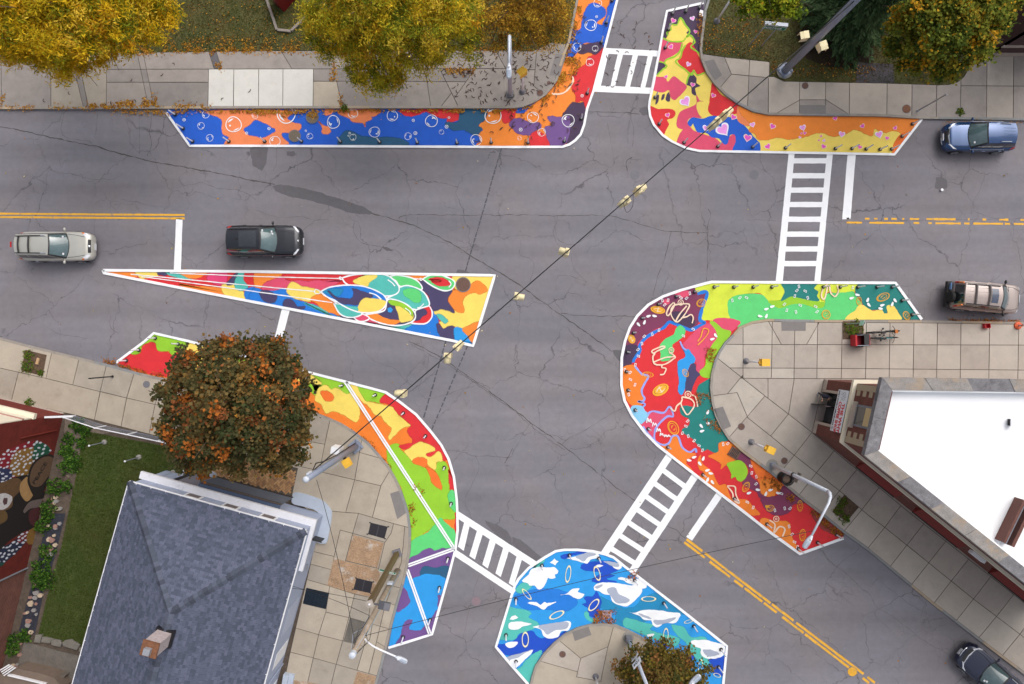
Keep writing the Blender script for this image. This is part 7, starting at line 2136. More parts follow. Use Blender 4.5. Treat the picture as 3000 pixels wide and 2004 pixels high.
class Car:
 def __init__(s, name, label, px, py, heading, L, Wd, Ht, pm, prof):
  s.root = empty(name, W3(px, py, 0.0), R(heading), label, 'car')
  s.L, s.W, s.H, s.pm = L, Wd, Ht, pm
  s.P = prof
  k = Ht / 1.7
  P = prof
  s.tx = [-1, -0.985, -0.95, -0.6, 0.0, P['cowl'], P['cowl'] + 0.25, 0.86, 0.95, 0.985, 1]
  hd = P.get('hood', 1.0)
  s.tz = [v * k for v in (0.62, 0.8, P.get('tail', 1.02), 1.02, 1.0, 1.02 * hd, 0.98 * hd, 0.9 * hd, 0.78 * hd, 0.66, 0.5)]
  bx = P.get('box', 0.0)     # squarer plan when > 0
  s.wx = [-1, -0.975, -0.93, -0.8, -0.5, 0.4, 0.7, 0.86, 0.94, 0.98, 1]
  s.wz = [0.70 + 0.12 * bx, 0.84 + 0.06 * bx, 0.93, 0.985, 1, 1, 0.985, 0.93 + 0.03 * bx, 0.84 + 0.07 * bx, 0.72 + 0.1 * bx, 0.56 + 0.14 * bx]
  s.body()
 def hw(s, x):
  return float(np.interp(x / (s.L / 2), s.wx, s.wz)) * s.W / 2
 def top(s, x):
  return float(np.interp(x / (s.L / 2), s.tx, s.tz))
 SY = (0.86, 0.96, 1.0, 1.0, 0.975, 0.9, 0.66, 0.34, 0.0)
 SZ = (0.0, 0.1, 0.34, 0.66, 0.87, 0.965, 1.0, 1.025, 1.035)
 def surf(s, x, y):
  """height of the body skin above (x, y)"""
  w, t = s.hw(x), s.top(x)
  b = 0.24
  f = abs(y) / w
  ys = list(reversed(s.SY[3:]))
  zs = list(reversed(s.SZ[3:]))
  return b + (t - b) * float(np.interp(min(f, 1), ys, zs))
 def body(s):
  n = 48
  sx = [s.L / 2 * math.sin(pi / 2 * (2 * i / n - 1)) * 0.35 + s.L / 2 * (2 * i / n - 1) * 0.65 for i in range(n + 1)]
  ring = [(a, b) for a, b in zip(s.SY, s.SZ)] + [(-a, b) for a, b in list(zip(s.SY, s.SZ))[-2::-1]]
  m = len(ring)
  vs, fs, mi = [], [], []
  for x in sx:
   w, t = s.hw(x), s.top(x)
   e = abs(x) / (s.L / 2)
   b = 0.24 + 0.14 * max(0, (e - 0.9) / 0.1)
   for fy, fz in ring:
    vs.append((x, fy * w, b + (t - b) * fz))
  for i in range(n):
   for k in range(m - 1):
    fs.append((i * m + k, (i + 1) * m + k, (i + 1) * m + k + 1, i * m + k + 1))
    low = k in (0, m - 2)
    mi.append(1 if low else 0)
  fs.append(tuple(range(m)))
  mi.append(0)
  fs.append(tuple(n * m + k for k in range(m - 1, -1, -1)))
  mi.append(0)
  fs += [(i * m, i * m + m - 1, (i + 1) * m + m - 1, (i + 1) * m) for i in range(n)]
  mi += [1] * n
  o_ = mesh('body', vs, fs, [s.pm, M_CLAD], s.root, True, mi)
  P = s.P
  hl = s.L / 2
  xc, xf, xr, xt = P['cowl'] * hl, P['rf'] * hl, P['rr'] * hl, P['rt'] * hl
  wb, wr, Ht = 0.86 * s.W / 2, P.get('roofw', 0.66) * s.W / 2, s.H
  s.xc, s.xf, s.xr, s.xt, s.wr, s.wb = xc, xf, xr, xt, wr, wb
  def grid(name, fn, nu, nv, m_, parent=s.root):
   v_, f_ = [], []
   for j in range(nv + 1):
    for i in range(nu + 1):
     v_.append(fn(i / nu * 2 - 1, j / nv))
   for j in range(nv):
    for i in range(nu):
     a = j * (nu + 1) + i
     f_.append((a, a + 1, a + nu + 2, a + nu + 1))
   me = mesh(name, v_, f_, m_, parent, True)
   return me
  def ws(u, v, ins=0.0, lift=0.0):
   u *= (1 - ins * 0.75)
   v = ins * 0.5 + v * (1 - ins)
   x0, y0 = xc + 0.2 * (1 - u * u), u * wb
   z0 = s.surf(x0, y0) - 0.02
   x1, y1, z1 = xf + 0.08 * (1 - u * u), u * wr, Ht - 0.075 * u * u - 0.005
   bulge = 0.05 * v * (1 - v) * 4 * (1 - u * u * 0.7)
   return (x0 + (x1 - x0) * v + bulge * 0.5 + lift * 0.6, y0 + (y1 - y0) * v, z0 + (z1 - z0) * v + bulge * 0.5 + lift)
  def rw(u, v, ins=0.0, lift=0.0):
   u *= (1 - ins * 0.75)
   v = ins * 0.5 + v * (1 - ins)
   x0, y0 = xt - 0.06 * (1 - u * u), u * wb * 0.94
   z0 = s.surf(xt, y0) - 0.02
   x1, y1, z1 = xr - 0.06 * (1 - u * u), u * wr * 0.95, Ht - 0.075 * u * u - 0.05
   return (x0 + (x1 - x0) * v - lift, y0 + (y1 - y0) * v, z0 + (z1 - z0) * v + lift * 0.7)
  def rf(u, v):
   xa, xb = xf + 0.08 * (1 - u * u), xr - 0.06 * (1 - u * u)
   w_ = wr * (1 - 0.05 * v)
   return (xa + (xb - xa) * v, u * w_, Ht - 0.075 * u * u - 0.005 + 0.03 * math.sin(pi * min(1, v * 1.1)) - 0.045 * v)
  s.rfn = rf
  grid('windscreen_frame', lambda u, v: ws(-u, v), 12, 6, M_CLAD)
  grid('windscreen', lambda u, v: ws(-u, v, 0.14, 0.012), 12, 6, M_SHIELD)
  grid('rear_window_frame', lambda u, v: rw(u, v), 10, 4, s.pm)
  grid('rear_window', lambda u, v: rw(u, v, 0.2, 0.01), 10, 4, M_SIDEG)
  grid('roof', lambda u, v: rf(-u, v), 12, 10, s.pm)
  for sg in (1, -1):
   def sd(u, v, lift=0.0):
    xb = xt + (xc - xt) * u
    yb = wb * (0.94 + 0.06 * min(1, u * 2.5))
    zb = s.surf(xb, yb) - 0.02
    tr = xr + (xf - xr) * u
    yr = wr * (0.95 + 0.05 * u)
    zr_ = Ht - 0.08 - 0.045 * (1 - u)
    bl = 0.03 * 4 * v * (1 - v)
    return (xb + (tr - xb) * v, sg * (yb + (yr - yb) * v + bl + lift), zb + (zr_ - zb) * v + lift * 0.6)
   sgn = sg
   def side_grid(name, ua, ub, va, vb, m_, lift, nu=8, nv=3, parent=s.root):
    f = (lambda uu, vv: sd(ua + (ub - ua) * (uu * 0.5 + 0.5), va + (vb - va) * vv, lift))
    return grid(name, (lambda uu, vv: f(-uu * sgn, vv)), nu, nv, m_, parent)
   side_grid('side_pillar_panel', 0, 1, 0, 1, s.pm, 0.0, 14, 4)
   for ua, ub in P.get('wins', ((0.07, 0.3), (0.33, 0.6), (0.63, 0.9))):
    side_grid('side_window', ua, ub, 0.12, 0.86, M_SIDEG, 0.008)
   mb = MB()
   mx, my, mz = xc - 0.12, sg * (s.W / 2 + 0.1), s.top(xc) + 0.02
   mb.ball((mx, my, mz), (0.075, 0.12, 0.085), 10, 6)
   mb.tube([(mx, sg * (s.W / 2 - 0.12), mz - 0.05), (mx, my, mz - 0.02)], 0.03, 6)
   mb.build('mirror', P.get('mirror', s.pm), s.root, True)
   for dx in (P['cowl'] * hl - 0.95, P['cowl'] * hl - 1.95):
    MB().box((dx, sg * (s.W / 2 + 0.004), s.top(dx) * 0.8), (0.2, 0.035, 0.035)).build('door_handle', P.get('handle', s.pm), s.root)
  for fx in (P.get('wf', 0.60), P.get('wr', -0.58)):
   for sg in (1, -1):
    s.wheel(fx * hl, sg)
 def wheel(s, x, sg):
  r = s.P.get('tyre', 0.35)
  y = sg * (s.W / 2 - 0.115)
  we = empty('wheel', (x, y, r))
  we.parent = s.root
  prof = [(r * 0.62, -0.11), (r * 0.9, -0.12), (r, -0.08), (r, 0.08), (r * 0.9, 0.12), (r * 0.62, 0.11)]
  b = MB().lathe(prof, 24)
  rot = Matrix.Rotation(R(90), 3, 'X')
  b.v = [tuple(rot @ Vector(v)) for v in b.v]
  b.build('tyre', M_TYRE, we, True)
  b = MB().lathe([(r * 0.63, 0.0), (r * 0.63, 0.02), (r * 0.52, 0.015), (r * 0.16, 0.02), (r * 0.05, 0.02)], 20)
  for k in range(5):
   a = 2 * pi * k / 5
   b.box((cos(a) * r * 0.38, sin(a) * r * 0.38, 0.03), (r * 0.55, 0.06, 0.03), Matrix.Rotation(a, 3, 'Z'))
  rot2 = Matrix.Rotation(R(-90 * sg), 3, 'X')
  b.v = [tuple(rot2 @ Vector(v) + Vector((0, sg * 0.112, 0))) for v in b.v]
  b.build('rim', M_RIM, we)
  arch = []
  for k in range(13):
   a = pi * k / 12
   arch.append((x + (r + 0.09) * cos(a), r + (r + 0.09) * sin(a)))
  vs, fs = [], []
  for k, (ax, az) in enumerate(arch):
   yy = sg * (s.hw(ax) + 0.012)
   vs += [(ax, yy, az), (x + (ax - x) * 0.78, yy, r + (az - r) * 0.78), (ax, yy - sg * 0.1, az)]
   if k:
    i = 3 * k
    fs += [(i - 3, i, i + 1, i - 2), (i - 3, i - 1, i + 2, i)]
  mesh('wheel_arch', vs, fs, s.P.get('arch', M_CLAD), s.root)
 def decal(s, name, pts, m, lift=0.012, step=0.06, parent=None):
  """a shape in plan laid on the body skin"""
  p = lin_resample(pts, True, step)
  c = (sum(q[0] for q in p) / len(p), sum(q[1] for q in p) / len(p))
  vs = [(c[0], c[1], s.surf(*c) + lift)]
  rings = 3
  for j in range(1, rings + 1):
   for x, y in p:
    a, b = c[0] + (x - c[0]) * j / rings, c[1] + (y - c[1]) * j / rings
    vs.append((a, b, s.surf(a, b) + lift))
  n = len(p)
  fs = [(0, 1 + i, 1 + (i + 1) % n) for i in range(n)]
  for j in range(1, rings):
   o1, o2 = 1 + (j - 1) * n, 1 + j * n
   fs += [(o1 + i, o2 + i, o2 + (i + 1) % n, o1 + (i + 1) % n) for i in range(n)]
  if area2(p) < 0:
   fs = [f[::-1] for f in fs]
  return mesh(name, vs, fs, m, parent or s.root, True)
 def both(s, name, pts, m, lift=0.012):
  s.decal(name, pts, m, lift)
  s.decal(name, [(x, -y) for x, y in pts], m, lift)
 def seam(s, pts, wd=0.012, m=None):
  vs = [(x, y, s.surf(x, y) + 0.006) for x, y in lin_resample(pts, False, 0.08)]
  MB().tube(vs, wd, 5).build('panel_seam', m or M_CLAD, s.root)
 def roof_bar(s, name, a, b, r, m, lift=0.05):
  """a, b in (u across -1..1, v front to rear 0..1) on the roof"""
  pts = []
  for k in range(9):
   t = k / 8
   x, y, z = s.rfn(a[0] + (b[0] - a[0]) * t, a[1] + (b[1] - a[1]) * t)
   pts.append((x, y, z + lift))
  return MB().tube(pts, r, 6).build(name, m, s.root)
 def roof_patch(s, name, u0, u1, v0, v1, m, lift=0.01, n=8):
  vs, fs = [], []
  for j in range(n + 1):
   for i in range(n + 1):
    x, y, z = s.rfn(u0 + (u1 - u0) * i / n, v0 + (v1 - v0) * j / n)
    vs.append((x, y, z + lift))
  for j in range(n):
   for i in range(n):
    a = j * (n + 1) + i
    fs.append((a, a + n + 1, a + n + 2, a + 1))
  return mesh(name, vs, fs, m, s.root, True)
 def plate(s, front=True, y=0.0, z=0.55):
  x = (s.L / 2 + 0.02) * (1 if front else -1)
  MB().box((x, y, z), (0.03, 0.42, 0.16)).build('licence_plate', M_PLATE, s.root)
 def stickers(s, pts):
  for x, y in pts:
   f = (x - s.xf) / (s.xc + 0.2 - s.xf)
   MB().box((x, y, s.H - 0.02 - f * (s.H - s.top(s.xc)) + 0.045), (0.09, 0.12, 0.006), Matrix.Rotation(R(28), 3, 'Y')).build('sticker', M_PLATE, s.root)
 def wipers(s):
  for y0 in (-0.45, 0.15):
   MB().tube([(s.xc + 0.12, y0 * s.W * 0.5, s.top(s.xc) + 0.04), (s.xc + 0.02, (y0 + 0.75) * s.W * 0.45, s.top(s.xc) + 0.09)], 0.012, 5).build('wiper', M_CLAD, s.root)
# ---- pale gold suv waiting at the left stop line
cw = Car('parked_suv', 'pale gold suv with dark roof bars waiting behind the left stop line', 189, 727, 0, 4.5, 1.82, 1.72, paint('champagne', (196, 194, 186), 0.35, 0.3), dict(cowl=0.36, rf=0.02, rr=-0.86, rt=-0.95, roofw=0.70, hood=1.0, handle=M_CHROME))
cw.both('headlight', [(1.72, 0.84), (1.95, 0.8), (2.12, 0.58), (2.08, 0.5), (1.92, 0.56), (1.75, 0.72)], M_LAMP)
cw.both('indicator', [(1.62, 0.87), (1.78, 0.86), (1.86, 0.74), (1.72, 0.76)], M_AMBER, 0.016)
cw.both('tail_light', [(-2.18, 0.66), (-2.0, 0.82), (-1.85, 0.86), (-2.06, 0.7)], M_TAIL)
cw.decal('grille', [(2.02, -0.42), (2.02, 0.42), (2.16, 0.4), (2.16, -0.4)], M_CLAD, 0.02)
cw.decal('emblem', [(2.06, -0.06), (2.06, 0.06), (2.14, 0.05), (2.14, -0.05)], M_CHROME, 0.03)
cw.seam([(0.86, 0.72), (1.4, 0.66), (1.85, 0.56)])
cw.seam([(0.86, -0.72), (1.4, -0.66), (1.85, -0.56)])
for v in (0.55, 0.86):
 cw.roof_bar('cross_bar', (-0.8, v), (0.8, v), 0.045, M_CLAD, 0.07)
for u in (-0.84, 0.84):
 cw.roof_bar('roof_rail', (u, 0.2), (u, 0.97), 0.03, M_CLAD, 0.06)
 cw.roof_bar('rail_end', (u, 0.06), (u, 0.26), 0.034, M_CHROME, 0.05)
MB().box((-2.2, 0, 1.62), (0.08, 0.34, 0.04)).build('brake_light', M_TAIL, cw.root)
cw.plate(True, 0, 0.5)
cw.plate(False, 0, 0.85)
cw.stickers([(0.72, 0.52), (0.74, -0.52)])
cw.wipers()
MB().box((0.36, -0.4, 1.36), (0.42, 0.36, 0.05), Matrix.Rotation(R(28), 3, 'Y')).build('pink_cushion', mat('pink_cloth', C(206, 120, 160), 0.9, 0.1, 6), cw.root)
# ---- black suv in the junction
ck = Car('black_suv', 'black suv with panoramic roof driving past the left stop line', 786, 711, 0, 4.72, 1.92, 1.7, paint('black', (34, 36, 46), 0.22, 0.4), dict(cowl=0.33, rf=0.0, rr=-0.82, rt=-0.95, roofw=0.68, hood=1.03, box=0.2))
ck.both('headlight', [(1.85, 0.9), (2.02, 0.85), (2.2, 0.55), (2.14, 0.5), (1.98, 0.72), (1.86, 0.84)], M_LAMP)
ck.both('tail_light', [(-2.3, 0.62), (-2.12, 0.86), (-1.85, 0.93), (-1.95, 0.84), (-2.18, 0.68)], M_TAIL)
ck.decal('grille', [(2.2, -0.42), (2.2, 0.42), (2.33, 0.4), (2.33, -0.4)], M_CLAD, 0.02)
ck.decal('emblem', [(2.12, -0.05), (2.12, 0.05), (2.19, 0.05), (2.19, -0.05)], M_PLATE, 0.015)
for sg in (1, -1):
 ck.seam([(0.86, 0.6 * sg), (1.5, 0.52 * sg), (2.0, 0.4 * sg)], 0.008, ck.pm)
 ck.seam([(0.9, 0.8 * sg), (1.5, 0.84 * sg), (1.9, 0.82 * sg)], 0.01)
ck.roof_patch('glass_roof', -0.74, 0.74, 0.1, 0.62, mat('roof_glass', C(44, 48, 56), 0.08, 0.3, 1.4, coat=1.0))
ck.roof_bar('roof_rail', (-0.93, 0.05), (-0.93, 0.96), 0.02, M_CLAD, 0.03)
ck.roof_bar('roof_rail', (0.93, 0.05), (0.93, 0.96), 0.02, M_CLAD, 0.03)
MB().ball((-1.32, 0.0, 1.7), (0.11, 0.035, 0.07), 8, 5).build('antenna', M_CLAD, ck.root)
ck.plate(True, 0, 0.5)
ck.stickers([(0.66, 0.5), (0.7, 0.36), (0.2, 0.52)])
ck.wipers()
# ---- dark blue suv at the top right kerb
cb = Car('blue_suv', 'dark blue suv parked at the kerb beyond the heart mural', 2846, 411, 180, 4.35, 1.8, 1.62, paint('blue', (10, 62, 116), 0.25, 0.45), dict(cowl=0.34, rf=-0.02, rr=-0.78, rt=-0.93, roofw=0.70, hood=1.02))
cb.both('headlight', [(1.5, 0.82), (1.72, 0.78), (1.98, 0.5), (1.93, 0.46), (1.7, 0.68)], M_LAMP)
cb.both('tail_light', [(-2.1, 0.62), (-1.98, 0.8), (-1.72, 0.86), (-1.88, 0.74)], M_TAIL)
cb.decal('grille', [(1.96, -0.44), (1.98, 0.44), (2.12, 0.36), (2.12, -0.36)], M_CLAD, 0.02)
cb.decal('chrome_strip', [(1.9, -0.5), (1.97, 0), (1.9, 0.5), (1.94, 0.5), (2.01, 0), (1.94, -0.5)], M_CHROME, 0.028)
MB().tube([(2.1, -0.56, 0.5), (2.2, -0.3, 0.48), (2.22, 0, 0.48), (2.2, 0.3, 0.48), (2.1, 0.56, 0.5)], 0.025, 6).build('bumper_strip', M_CHROME, cb.root)
for sg in (1, -1):
 cb.roof_bar('roof_rail', (0.9 * sg, 0.42), (0.9 * sg, 0.82), 0.024, M_CHROME, 0.04)
 MB().tube([(0.75, sg * 0.87, 1.0), (-0.4, sg * 0.885, 1.0), (-1.3, sg * 0.86, 1.02)], 0.018, 6).build('side_strip', M_CHROME, cb.root)
 cb.seam([(0.8, 0.7 * sg), (1.3, 0.68 * sg), (1.6, 0.62 * sg)])
for u in (-0.45, -0.15, 0.15, 0.45):
 cb.roof_bar('roof_rib', (u, 0.5), (u, 0.95), 0.008, cb.pm, 0.006)
cb.plate(True, 0.0, 0.62)
cb.stickers([(0.62, 0.48)])
cb.wipers()
MB().ball((0.1, 0, 1.5), (0.08, 0.12, 0.05), 8, 5).build('rear_view_mirror', M_CLAD, cb.root)
# ---- bronze off-roader with roof bars at the right kerb
cr = Car('off_road_suv', 'taupe off-road suv with sunroof and rear spare wheel at the right', 2862, 873, -5, 4.25, 1.8, 1.8, paint('taupe', (176, 160, 154), 0.4, 0.25), dict(cowl=0.5, rf=0.14, rr=-0.86, rt=-0.97, roofw=0.74, hood=1.0, box=0.9, arch=M_CLAD, mirror=M_CLAD, tail=1.05))
cr.roof_patch('sunroof', -0.66, 0.66, 0.12, 0.3, mat('sunroof_glass', C(62, 74, 96), 0.1, 0.15, 2, coat=1.0), 0.014)
for v in (0.36, 0.72):
 cr.roof_bar('cross_bar', (-0.9, v), (0.9, v), 0.05, mat('bar_grey', C(110, 104, 104), 0.5, 0.05), 0.07)
for sg in (1, -1):
 cr.roof_bar('roof_rail', (0.93 * sg, 0.05), (0.93 * sg, 0.97), 0.03, M_CLAD, 0.04)
 for k in range(2):
  cr.roof_bar('roof_rib', (0.25 * sg + 0.38 * k * sg, 0.4), (0.25 * sg + 0.38 * k * sg, 0.96), 0.008, cr.pm, 0.004)
 MB().tube([(-2.06, sg * 0.74, 1.0), (-2.02, sg * 0.72, 1.3)], 0.06, 6).build('tail_light', M_TAIL, cr.root)
 MB().tube([(-2.015, sg * 0.72, 1.3), (-1.95, sg * 0.68, 1.62)], 0.055, 6).build('indicator', M_AMBER, cr.root)
 cr.seam([(1.0, 0.72 * sg), (1.5, 0.68 * sg), (1.95, 0.52 * sg)])
cr.both('headlight', [(1.78, 0.84), (1.9, 0.82), (2.06, 0.6), (2.0, 0.58), (1.86, 0.74)], M_LAMP)
cr.decal('grille', [(2.0, -0.46), (2.0, 0.46), (2.09, 0.44), (2.09, -0.44)], M_CLAD, 0.02)
MB().box((2.1, 0.1, 0.72), (0.04, 0.5, 0.1)).build('grille_badge', M_CHROME, cr.root)
rot = Matrix.Rotation(R(90), 3, 'Y')
b = MB().lathe([(0.1, -0.1), (0.32, -0.11), (0.36, -0.06), (0.36, 0.06), (0.32, 0.11), (0.1, 0.12)], 22)
b.v = [tuple(rot @ Vector(v) + Vector((-2.26, -0.18, 0.98))) for v in b.v]
b.build('spare_wheel', M_TYRE, cr.root, True)
MB().box((-2.16, 0, 0.55), (0.34, 1.62, 0.26)).build('rear_bumper', M_CLAD, cr.root)
MB().box((-2.2, 0.5, 0.78), (0.05, 0.42, 0.17)).build('licence_plate', mat('blue_plate', C(120, 156, 206), 0.5, 0.05), cr.root)
cr.plate(True, 0, 0.5)
cr.stickers([(1.02, 0.1)])
cr.wipers()
# ---- dark navy car at the bottom right corner
cn = Car('navy_car', 'dark navy car with chrome grille at the bottom right kerb', 2884, 1966, 139.3, 4.7, 1.84, 1.62, paint('navy', (28, 36, 66), 0.25, 0.4), dict(cowl=0.30, rf=-0.08, rr=-0.8, rt=-0.95, roofw=0.70, hood=1.0))
cn.both('headlight', [(1.62, 0.86), (1.86, 0.82), (2.12, 0.5), (2.06, 0.48), (1.84, 0.74), (1.64, 0.82)], M_LAMP)
cn.decal('grille', [(2.02, -0.5), (2.06, 0), (2.02, 0.5), (2.22, 0.46), (2.25, 0), (2.22, -0.46)], M_CLAD, 0.02)
cn.decal('chrome_strip', [(2.0, -0.52), (2.06, 0), (2.0, 0.52), (2.045, 0.52), (2.11, 0), (2.045, -0.52)], M_CHROME, 0.03)
MB().tube([(2.22, -0.5, 0.62), (2.31, -0.25, 0.62), (2.33, 0, 0.62), (2.31, 0.25, 0.62), (2.22, 0.5, 0.62)], 0.035, 6).build('chrome_strip', M_CHROME, cn.root)
for sg in (1, -1):
 cn.seam([(0.75, 0.5 * sg), (1.4, 0.62 * sg), (1.9, 0.56 * sg)])
 cn.seam([(0.75, 0.74 * sg), (1.4, 0.76 * sg), (1.7, 0.74 * sg)])
 cn.roof_bar('roof_rail', (0.93 * sg, 0.05), (0.93 * sg, 0.96), 0.022, M_CHROME, 0.03)
cn.plate(True, 0.1, 0.48)
cn.stickers([(0.6, 0.55), (0.5, 0.5)])
cn.wipers()
# ============================================================ STREET FURNITURE AND SMALL THINGS
M_POST = mat('white_post', C(240, 240, 246), 0.5, 0.03, 4)
M_STEEL = mat('pole_steel', C(150, 158, 178), 0.5, 0.08, 4, metal=0.3, fine=0.05)
M_LIGHTG = mat('lamp_grey', C(206, 212, 224), 0.4, 0.04, 4)
M_LENS = mat('lamp_lens', C(176, 190, 208), 0.25, 0.08, 10)
M_SIGY = mat('signal_cream', C(250, 234, 188), 0.55, 0.04, 5)
M_PEDY = mat('signal_yellow', C(244, 190, 58), 0.5, 0.05, 5)
M_CONCB = mat('concrete_base', C(150, 146, 140), 0.9, 0.12, 5, fine=0.1)
M_RUST = mat('rusty_iron', C(112, 84, 74), 0.8, 0.2, 8, 0.4, 60, fine=0.15)
M_IRON = mat('grey_iron', C(120, 119, 126), 0.7, 0.12, 8, 0.4, 60, fine=0.15)
M_WOOD = mat('pole_wood', C(168, 152, 134), 0.9, 0.2, 5, 0.5, 30, stain=(C(150, 98, 60), 0.8, 0.55, 0.7, 0.7))
M_GREEN = mat('sign_green', C(10, 112, 88), 0.5, 0.04, 5)
M_CABLE = mat('cable_black', C(28, 28, 30), 0.6, 0.05)
# ---- delineator posts
db = MB()
db.lathe([(0.105, 0), (0.105, 0.03), (0.075, 0.055), (0.06, 0.06)], 14)
for k in range(6):
 a = 2 * pi * k / 6
 db.box((cos(a) * 0.1, sin(a) * 0.1, 0.02), (0.05, 0.04, 0.03), Matrix.Rotation(a, 3, 'Z'))
proto = empty('delineator_post', (0, 0, -50), label='x', cat='bollard')
base_o = db.build('base', M_BLACK, proto)
pb = MB().lathe([(0.05, 0.055), (0.05, 0.16), (0.041, 0.2), (0.041, 0.86), (0.036, 0.88)], 12).build('post', M_POST, proto, True)
MB().lathe([(0.024, 0.881), (0.024, 0.9), (0.01, 0.905)], 8).build('cap', M_BLACK, proto)
sets = [
 ('bubble mural', 'from its left tip', [(0, 0, '1605,1050 1680,1178 1768,1297 2100,1297'), (1, 0, '80,1297 418,1297 775,1300 1135,1303 1480,1308 1845,1312 2157,1308'), (2, 0, '147,1310 480,1295 635,1088 690,855 820,388 866,208 918,5')]),
 ('heart mural', 'from its top end', [(2, 0, '1720,70 1595,105 1472,125 1435,270 1405,437 1312,893 1350,1137 1578,1308 1888,1343 2208,1348'), (3, 0, '160,1357 618,1363 770,1362 900,1367 1028,1370 1132,1367 1230,1250 1325,1137')]),
 ('coin mural', 'from the bicycles', [(3, 1, '1322,1320 1230,1190 1140,1067 1000,1067 825,1067 663,1067 508,1067 36,1067'), (2, 1, '2213,1068 2035,1068 1855,1067 1675,1110 1507,1155 1343,1225 1193,1352 1115,1487'), (2, 2, '1060,97 1050,278 1065,447 1130,630 1250,802 1430,970 1752,1223 2040,1442'), (3, 3, '-10,98 278,325 455,268 627,197')]),
 ('cloud mural', 'clockwise from lower left', [(2, 3, '37,1357'), (1, 3, '2293,1115'), (2, 3, '37,787 275,475 528,383 797,412 1125,612 1393,823 1668,1033 1918,1248 1895,1408')]),
 ('flame mural', 'from its left tip', [(0, 2, '1160,177 1275,80'), (0, 1, '1425,1535'), (0, 2, '1635,25'), (1, 2, '480,333 790,405 1095,490 1352,657 1555,867 1727,1157 1790,1487'), (1, 3, '1762,412 1683,680 1597,975 1350,1133')])]
first = True
for nm, order, lst in sets:
 i = 0
 for c, r, q in lst:
  for p in T(c, r, q):
   o_ = proto if first else copy_tree(proto)
   first = False
   o_.location = W3(p[0], p[1], 0.045)
   o_.rotation_euler = (random.uniform(-0.03, 0.03), random.uniform(-0.03, 0.03), random.uniform(0, 6))
   tag(o_, 'white black-based post on the %s, %s %s' % (nm, WORDS[i] if i < len(WORDS) else 'twenty-' + WORDS[i - 20], order), 'bollard', 'delineator posts on the murals')
   i += 1
# ---- manhole covers and drains
def manhole(px, py, rp, m, label, z):
 r = rp / S
 root = empty('manhole_cover', W3(px, py, z), random.uniform(0, 3), label, 'manhole cover', 'manhole covers')
 MB().lathe([(r, -0.05), (r, 0.006), (r * 0.9, 0.006), (r * 0.9, -0.004)], 28).build('frame', M_IRON, root)
 b = MB().lathe([(r * 0.88, -0.03), (r * 0.88, 0.004), (r * 0.3, 0.004)], 28)
 for k in range(-2, 3):
  b.box((0, k * r * 0.3, 0.007), (r * 1.3 * (1 - abs(k) * 0.2), r * 0.1, 0.008))
 b.build('lid', m, root)
for px, py, rp, m, lab, z in ((1860, 513, 14, M_IRON, 'grey manhole cover in cracked asphalt left of the long crosswalk', 0.002), (2209, 512, 14, M_IRON, 'grey manhole cover in the road nearer the long crosswalk', 0.002), (1395, 1761, 15, mat('pink_iron', C(140, 120, 128), 0.8, 0.12, 8, fine=0.1), 'pinkish manhole cover in the side street at the bottom', 0.002), (2497, 1968, 15, M_YEL, 'manhole cover under yellow line paint near the bottom right', 0.006), (1357, 834, 22, M_RUST, 'big brown manhole cover at the wide end of the balloon mural', 0.05), (914.5, 343, 19, mat('unpainted_lid', C(122, 110, 96), 0.9, 0.2, 8, fine=0.2), 'unpainted round cover touching the kerb in the bubble mural', 0.05), (863, 398, 18, mat('unpainted_lid', C(122, 110, 96)), 'unpainted round cover near the white edge of the bubble mural', 0.05),
                              (2359, 251, 10, M_RUST, 'brown round cover below the lawn at top right', 0.15), (2656, 319, 13, mat('orange_rust', C(128, 84, 60), 0.8, 0.2, 8), 'rusty round cover above the right end of the heart mural', 0.15), (1608, 243, 6, M_RUST, 'tiny brown cover near the upper left kerb corner', 0.15), (1582, 272, 10, M_RUST, 'brown round cover near the upper left kerb corner', 0.15), (2298, 1350, 10, M_RUST, 'brown round cover beside the curved street lamp', 0.15), (2172, 1250, 10.5, M_RUST, 'brown round cover behind the corner ramp of the coin mural', 0.15), (1648, 1917, 10, M_RUST, 'brown round cover on the bottom traffic island', 0.15), (429, 1126, 10, M_IRON, 'grey round cover left of the brown maple', 0.15)):
 manhole(px, py, rp, m, lab, z)
def drain(px, py, sx, sy, rot, m, label, z=0.05):
 root = empty('drain_grate', W3(px, py, z), R(rot), label, 'drain')
 MB().box((0, 0, -0.02), (sx, sy, 0.03)).build('pit', M_BLACK, root)
 b = MB()
 for k in (-1, 1):
  b.box((0, k * sy / 2, 0.01), (sx + 0.08, 0.06, 0.04))
  b.box((k * sx / 2, 0, 0.01), (0.06, sy + 0.08, 0.04))
 b.build('frame', m, root)
 for k in range(6):
  MB().box((-sx / 2 + sx * (k + 0.5) / 6, 0, 0.012), (0.045, sy, 0.03)).build('bar', m, root)
 MB().box((0, 0, 0.014), (sx, 0.05, 0.03)).build('bar', m, root)
(gx, gy), = T(2, 2, '2040,1025')
drain(gx, gy, 0.62, 0.55, -32, M_RUST, 'rusty storm drain grate beside the kerb of the coin mural')
(gx, gy), = T(2, 3, '870,925')
drain(gx, gy, 0.52, 0.42, 0, mat('pinkish_iron', C(178, 150, 156), 0.7, 0.1, 6), 'pale storm drain grate in leaves on the cloud mural')
